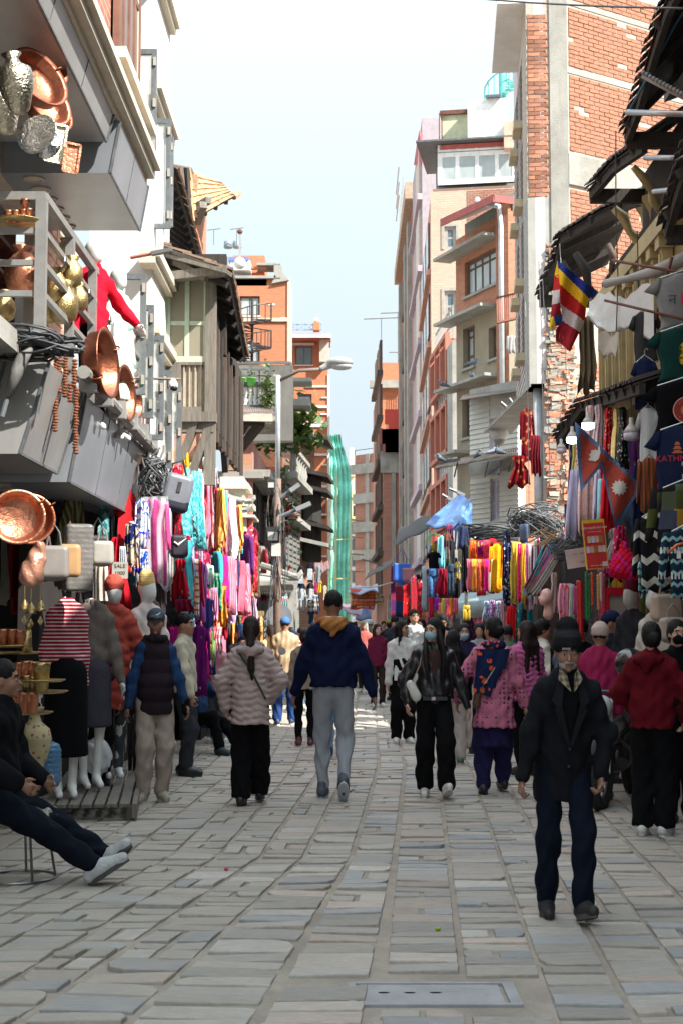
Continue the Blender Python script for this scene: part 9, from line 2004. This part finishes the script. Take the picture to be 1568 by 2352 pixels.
def wheel(par,c,r,rz):
    w=link('wheel',None,par,c,rz);M=Matrix.Rotation(math.pi/2,4,'X');MB().tube([(r*math.cos(a*.2618),0,r*math.sin(a*.2618)) for a in range(24)],.055,8,closed=True).build('tyre',mat((.02,.02,.02),.8,bump=.8,bs=40),w,True);MB().tube([((r-.06)*math.cos(a*.2618),0,(r-.06)*math.sin(a*.2618)) for a in range(24)],.02,6,closed=True).build('rim',STEELP,w,True)
    q=MB();[q.bar((0,0,0),((r-.06)*math.cos(a*1.047),0,(r-.06)*math.sin(a*1.047)),.02) for a in range(6)];q.build('spokes',BLACKM,w)
for l,px,d,rz,bc in (('black motorbike parked behind the older man with its front wheel turned',1372,12.3,1.15,(.02,.02,.025)),('motorbike ridden away between the ponytail woman and the tan jacket',600,19.6,1.75,(.02,.05,.03))):
    b=thing('motorbike',l,'motorbike',(at(px,HOR,d).x,d,0),rz)
    wheel(b,(0,0,.3),.27,0);wheel(b,(1.25,0,.3),.27,0)
    blob('body',SDF().cap((.3,0,.62),(.75,0,.68),.13,.12,.05,(1,.8,1)).cap((.75,0,.74),(1.35,0,.8),.1,.08,.05,(1,1.1,.8)).cap((.6,0,.4),(.8,0,.4),.15,.12,.05),.018,mat(bc,.2,spec=.8),b)
    q=MB();q.bar((0,.07,.3),(.22,.05,.92),.035);q.bar((0,-.07,.3),(.22,-.05,.92),.035);q.build('fork',STEELP,b,kind='stuff');MB().tube([(.3,-.33,1.0),(.22,-.15,.98),(.22,.15,.98),(.3,.33,1.0)],.018,7).build('handlebar',BLACKM,b)
    blob('headlight',SDF().ell((.08,0,.86),(.09,.1,.1),.01),.014,mat((.5,.5,.48),.1),b);MB().box(-.02,-.01,-.12,.12,.6,.7).build('number_plate',mat((.5,.02,.03),.5),b)
    for s in (-1,1):MB().tube([(.26,s*.25,1.0),(.22,s*.3,1.18)],.007,5).build('mirror_stem',BLACKM,b);MB().lathe([(.001,0),(.055,0),(.055,.015),(.001,.015)],14,Matrix.Translation((.22,s*.32,1.2)) @ Matrix.Rotation(1.57,4,'Y')).build('mirror',mat((.3,.32,.35),.1,.8),b)
T(blob('helmet',SDF().ell((0,0,0),(.13,.15,.13),.01),.013,mat((.02,.02,.022),.12,spec=.8)),'glossy black motorcycle helmet resting left of the dark red hoodie','helmet').location=at(1446,1524,11.9)
rp_=thing('red_framed_panel','pale board edged with broad red cloth beside the suited mannequin','panel',at(1420,1460,14.8));MB().box(-.1,.13,0,.04,-.5,.42).build('board',mat((.4,.34,.28),.8,dirt=.4),rp_);q=MB();q.box(-.17,-.1,-.03,.03,-.55,.5);q.box(-.1,.13,-.03,.03,.42,.5);q.build('red_edge',fab(RED),rp_)
for i,(x,y0,y1,c,l) in enumerate(((1345,1312,1425,(.01,.2,.05),'green'),(1351,1318,1420,(.01,.15,.04),'dark green'),(1358,1316,1390,(.75,.06,.02),'orange red'),(1330,1334,1470,(.5,.01,.01),'broad scarlet'),(1372,1320,1400,(.6,.3,.1),'gold'),(1386,1320,1410,(.3,.02,.04),'maroon'),(1378,1315,1380,(.6,.5,.4),'pearl'))):
    L_=(y1-y0)*mpp(13.6);T(MB().tube([(.004*math.sin(j*2+i),0,-L_*j/30) for j in range(31)],[(.03 if i==3 else .012)+.004*(j % 2) for j in range(31)],6).build('necklace',mat(c,.35),None,True),l+' bead necklace hanging in the jewellery stall','necklace','necklaces of the jewellery stall').location=at(x,y0,13.6)
# ================================================================ goods filling the shaded shop fronts
fr=random.Random(12)
FC=[('wine red',(.2,.01,.02)),('navy',(.01,.015,.05)),('charcoal',(.03,.03,.032)),('rose',(.4,.1,.15)),('cream',(.4,.36,.3)),('teal',(.02,.12,.13)),('violet',(.14,.03,.16)),('olive',(.1,.1,.03)),('scarlet',(.42,.015,.02)),('brown',(.09,.045,.025)),('slate blue',(.08,.12,.2)),('amber',(.35,.16,.02))]
protos={}
def filler(F,n,z0,z1,off,s0,s1,where,kinds,per=1):
    for i in range(n):
        s=s0+(s1-s0)*(i+.5)/n;cn,c=FC[fr.randrange(12)];kd=fr.choice(kinds);h=min(.95,z1-z0)*fr.uniform(.75,1.05);w_={'t_shirt':.62,'jacket':.6,'dress':.45,'scarf':.24,'trousers':.3,'kurta':.42}[kd]
        key=(kd,cn)
        if key not in protos:protos[key]=garment(kd,1,1,len(protos)).mesh(kd,fab(c,fr.choice(['plain','plain','plain','fl','fl','vs','seq','tie']),tuple(min(1,v*1.5+.15) for v in c),1),True)
        p=F.W @ Vector((s,-off-fr.uniform(0,.25),z1));o=link(kd,protos[key],None,p,math.atan2(F.d.y,F.d.x)+fr.uniform(-.5,.5));o.scale=(w_,1,h)
        T(o,f"{cn} {kd.replace('_', '-')}, {['first', 'second', 'third', 'fourth', 'fifth', 'sixth', 'seventh', 'eighth', 'ninth', 'tenth', 'eleventh', 'twelfth', 'thirteenth', 'fourteenth', 'fifteenth', 'sixteenth', 'seventeenth', 'eighteenth', 'nineteenth', 'twentieth'][i % 20]} {where}",kd.replace('_','-'),'stock hanging in shaded shop fronts')
K_=['t_shirt','jacket','dress','scarf','trousers']
filler(FL,11,2.0,3.0,.12,.2,FL.L,'from near in the upper row, left shop',K_);filler(FL,12,.6,1.7,.12,.2,FL.L,'from near in the lower row, left shop',K_)
filler(F27,16,2.0,3.0,.25,.4,18,'from near in the upper left stalls',K_);filler(F27,14,.7,1.7,.3,.4,16,'from near in the lower left stalls',K_)
bw=Fac((-1.95,15.6),(-1.62,22.5),'',par=F1);FC2=FC;FC=[('candy pink',(.7,.2,.3)),('red',(.5,.01,.03)),('magenta',(.5,.02,.2)),('lilac',(.45,.3,.5)),('white',(.6,.6,.6)),('orange',(.75,.25,.03)),('purple',(.2,.03,.2)),('rose',(.55,.12,.18)),('navy',(.02,.03,.1)),('wine',(.25,.01,.04)),('turquoise',(.05,.35,.4)),('coral',(.7,.15,.1))];protos2=protos;protos={}
K2=['dress','scarf','kurta','scarf']
filler(bw,19,2.5,3.35,0,.1,6.4,'on the sunny upper rail, left side',K2);filler(bw,19,1.65,2.5,0,.1,6.4,'on the sunny middle rail, left side',K2);filler(bw,14,.8,1.6,-.1,.3,6.4,'on the sunny low rail, left side',K2)
FC=FC2;protos=protos2
filler(F26,20,2.0,3.0,.3,F26.L-34,F26.L-.3,'from the far end, upper right stalls',K_);filler(F26,20,.9,1.9,.35,F26.L-30,F26.L-.2,'from the far end, lower right stalls',K_)
filler(F11,14,2.55,3.6,.15,.2,6.6,'in the top row, near right shop',K_);filler(F11,14,1.3,2.4,.12,.2,6.6,'in the middle row, near right shop',K_);filler(F11,10,.2,1.2,.12,.2,6.6,'in the bottom row, near right shop',K_)
filler(F1,10,1.5,2.55,-.35,7.4,12.4,'inside the shop behind the mannequins',K_)
for i,(x,y,c,l) in enumerate(((480,1780-110,(.5,.1,.12),'red wrapper'),(520,2000,(.55,.05,.1),'pink sweet wrapper near the stretched shoes'),(1005,2138,(.3,.4,.02),'small green fruit'),(302,1828,(.6,.4,.05),'yellow wrapper by the bench leg'),(297,1842,(.6,.2,.1),'orange paper scrap by the bench'))):
    if i:T(MB().ball(gnd(x,y)+Vector((0,0,.01)),.016,8,sz=.7).build('litter',mat(c,.5)),l+' lying on the paving','litter')
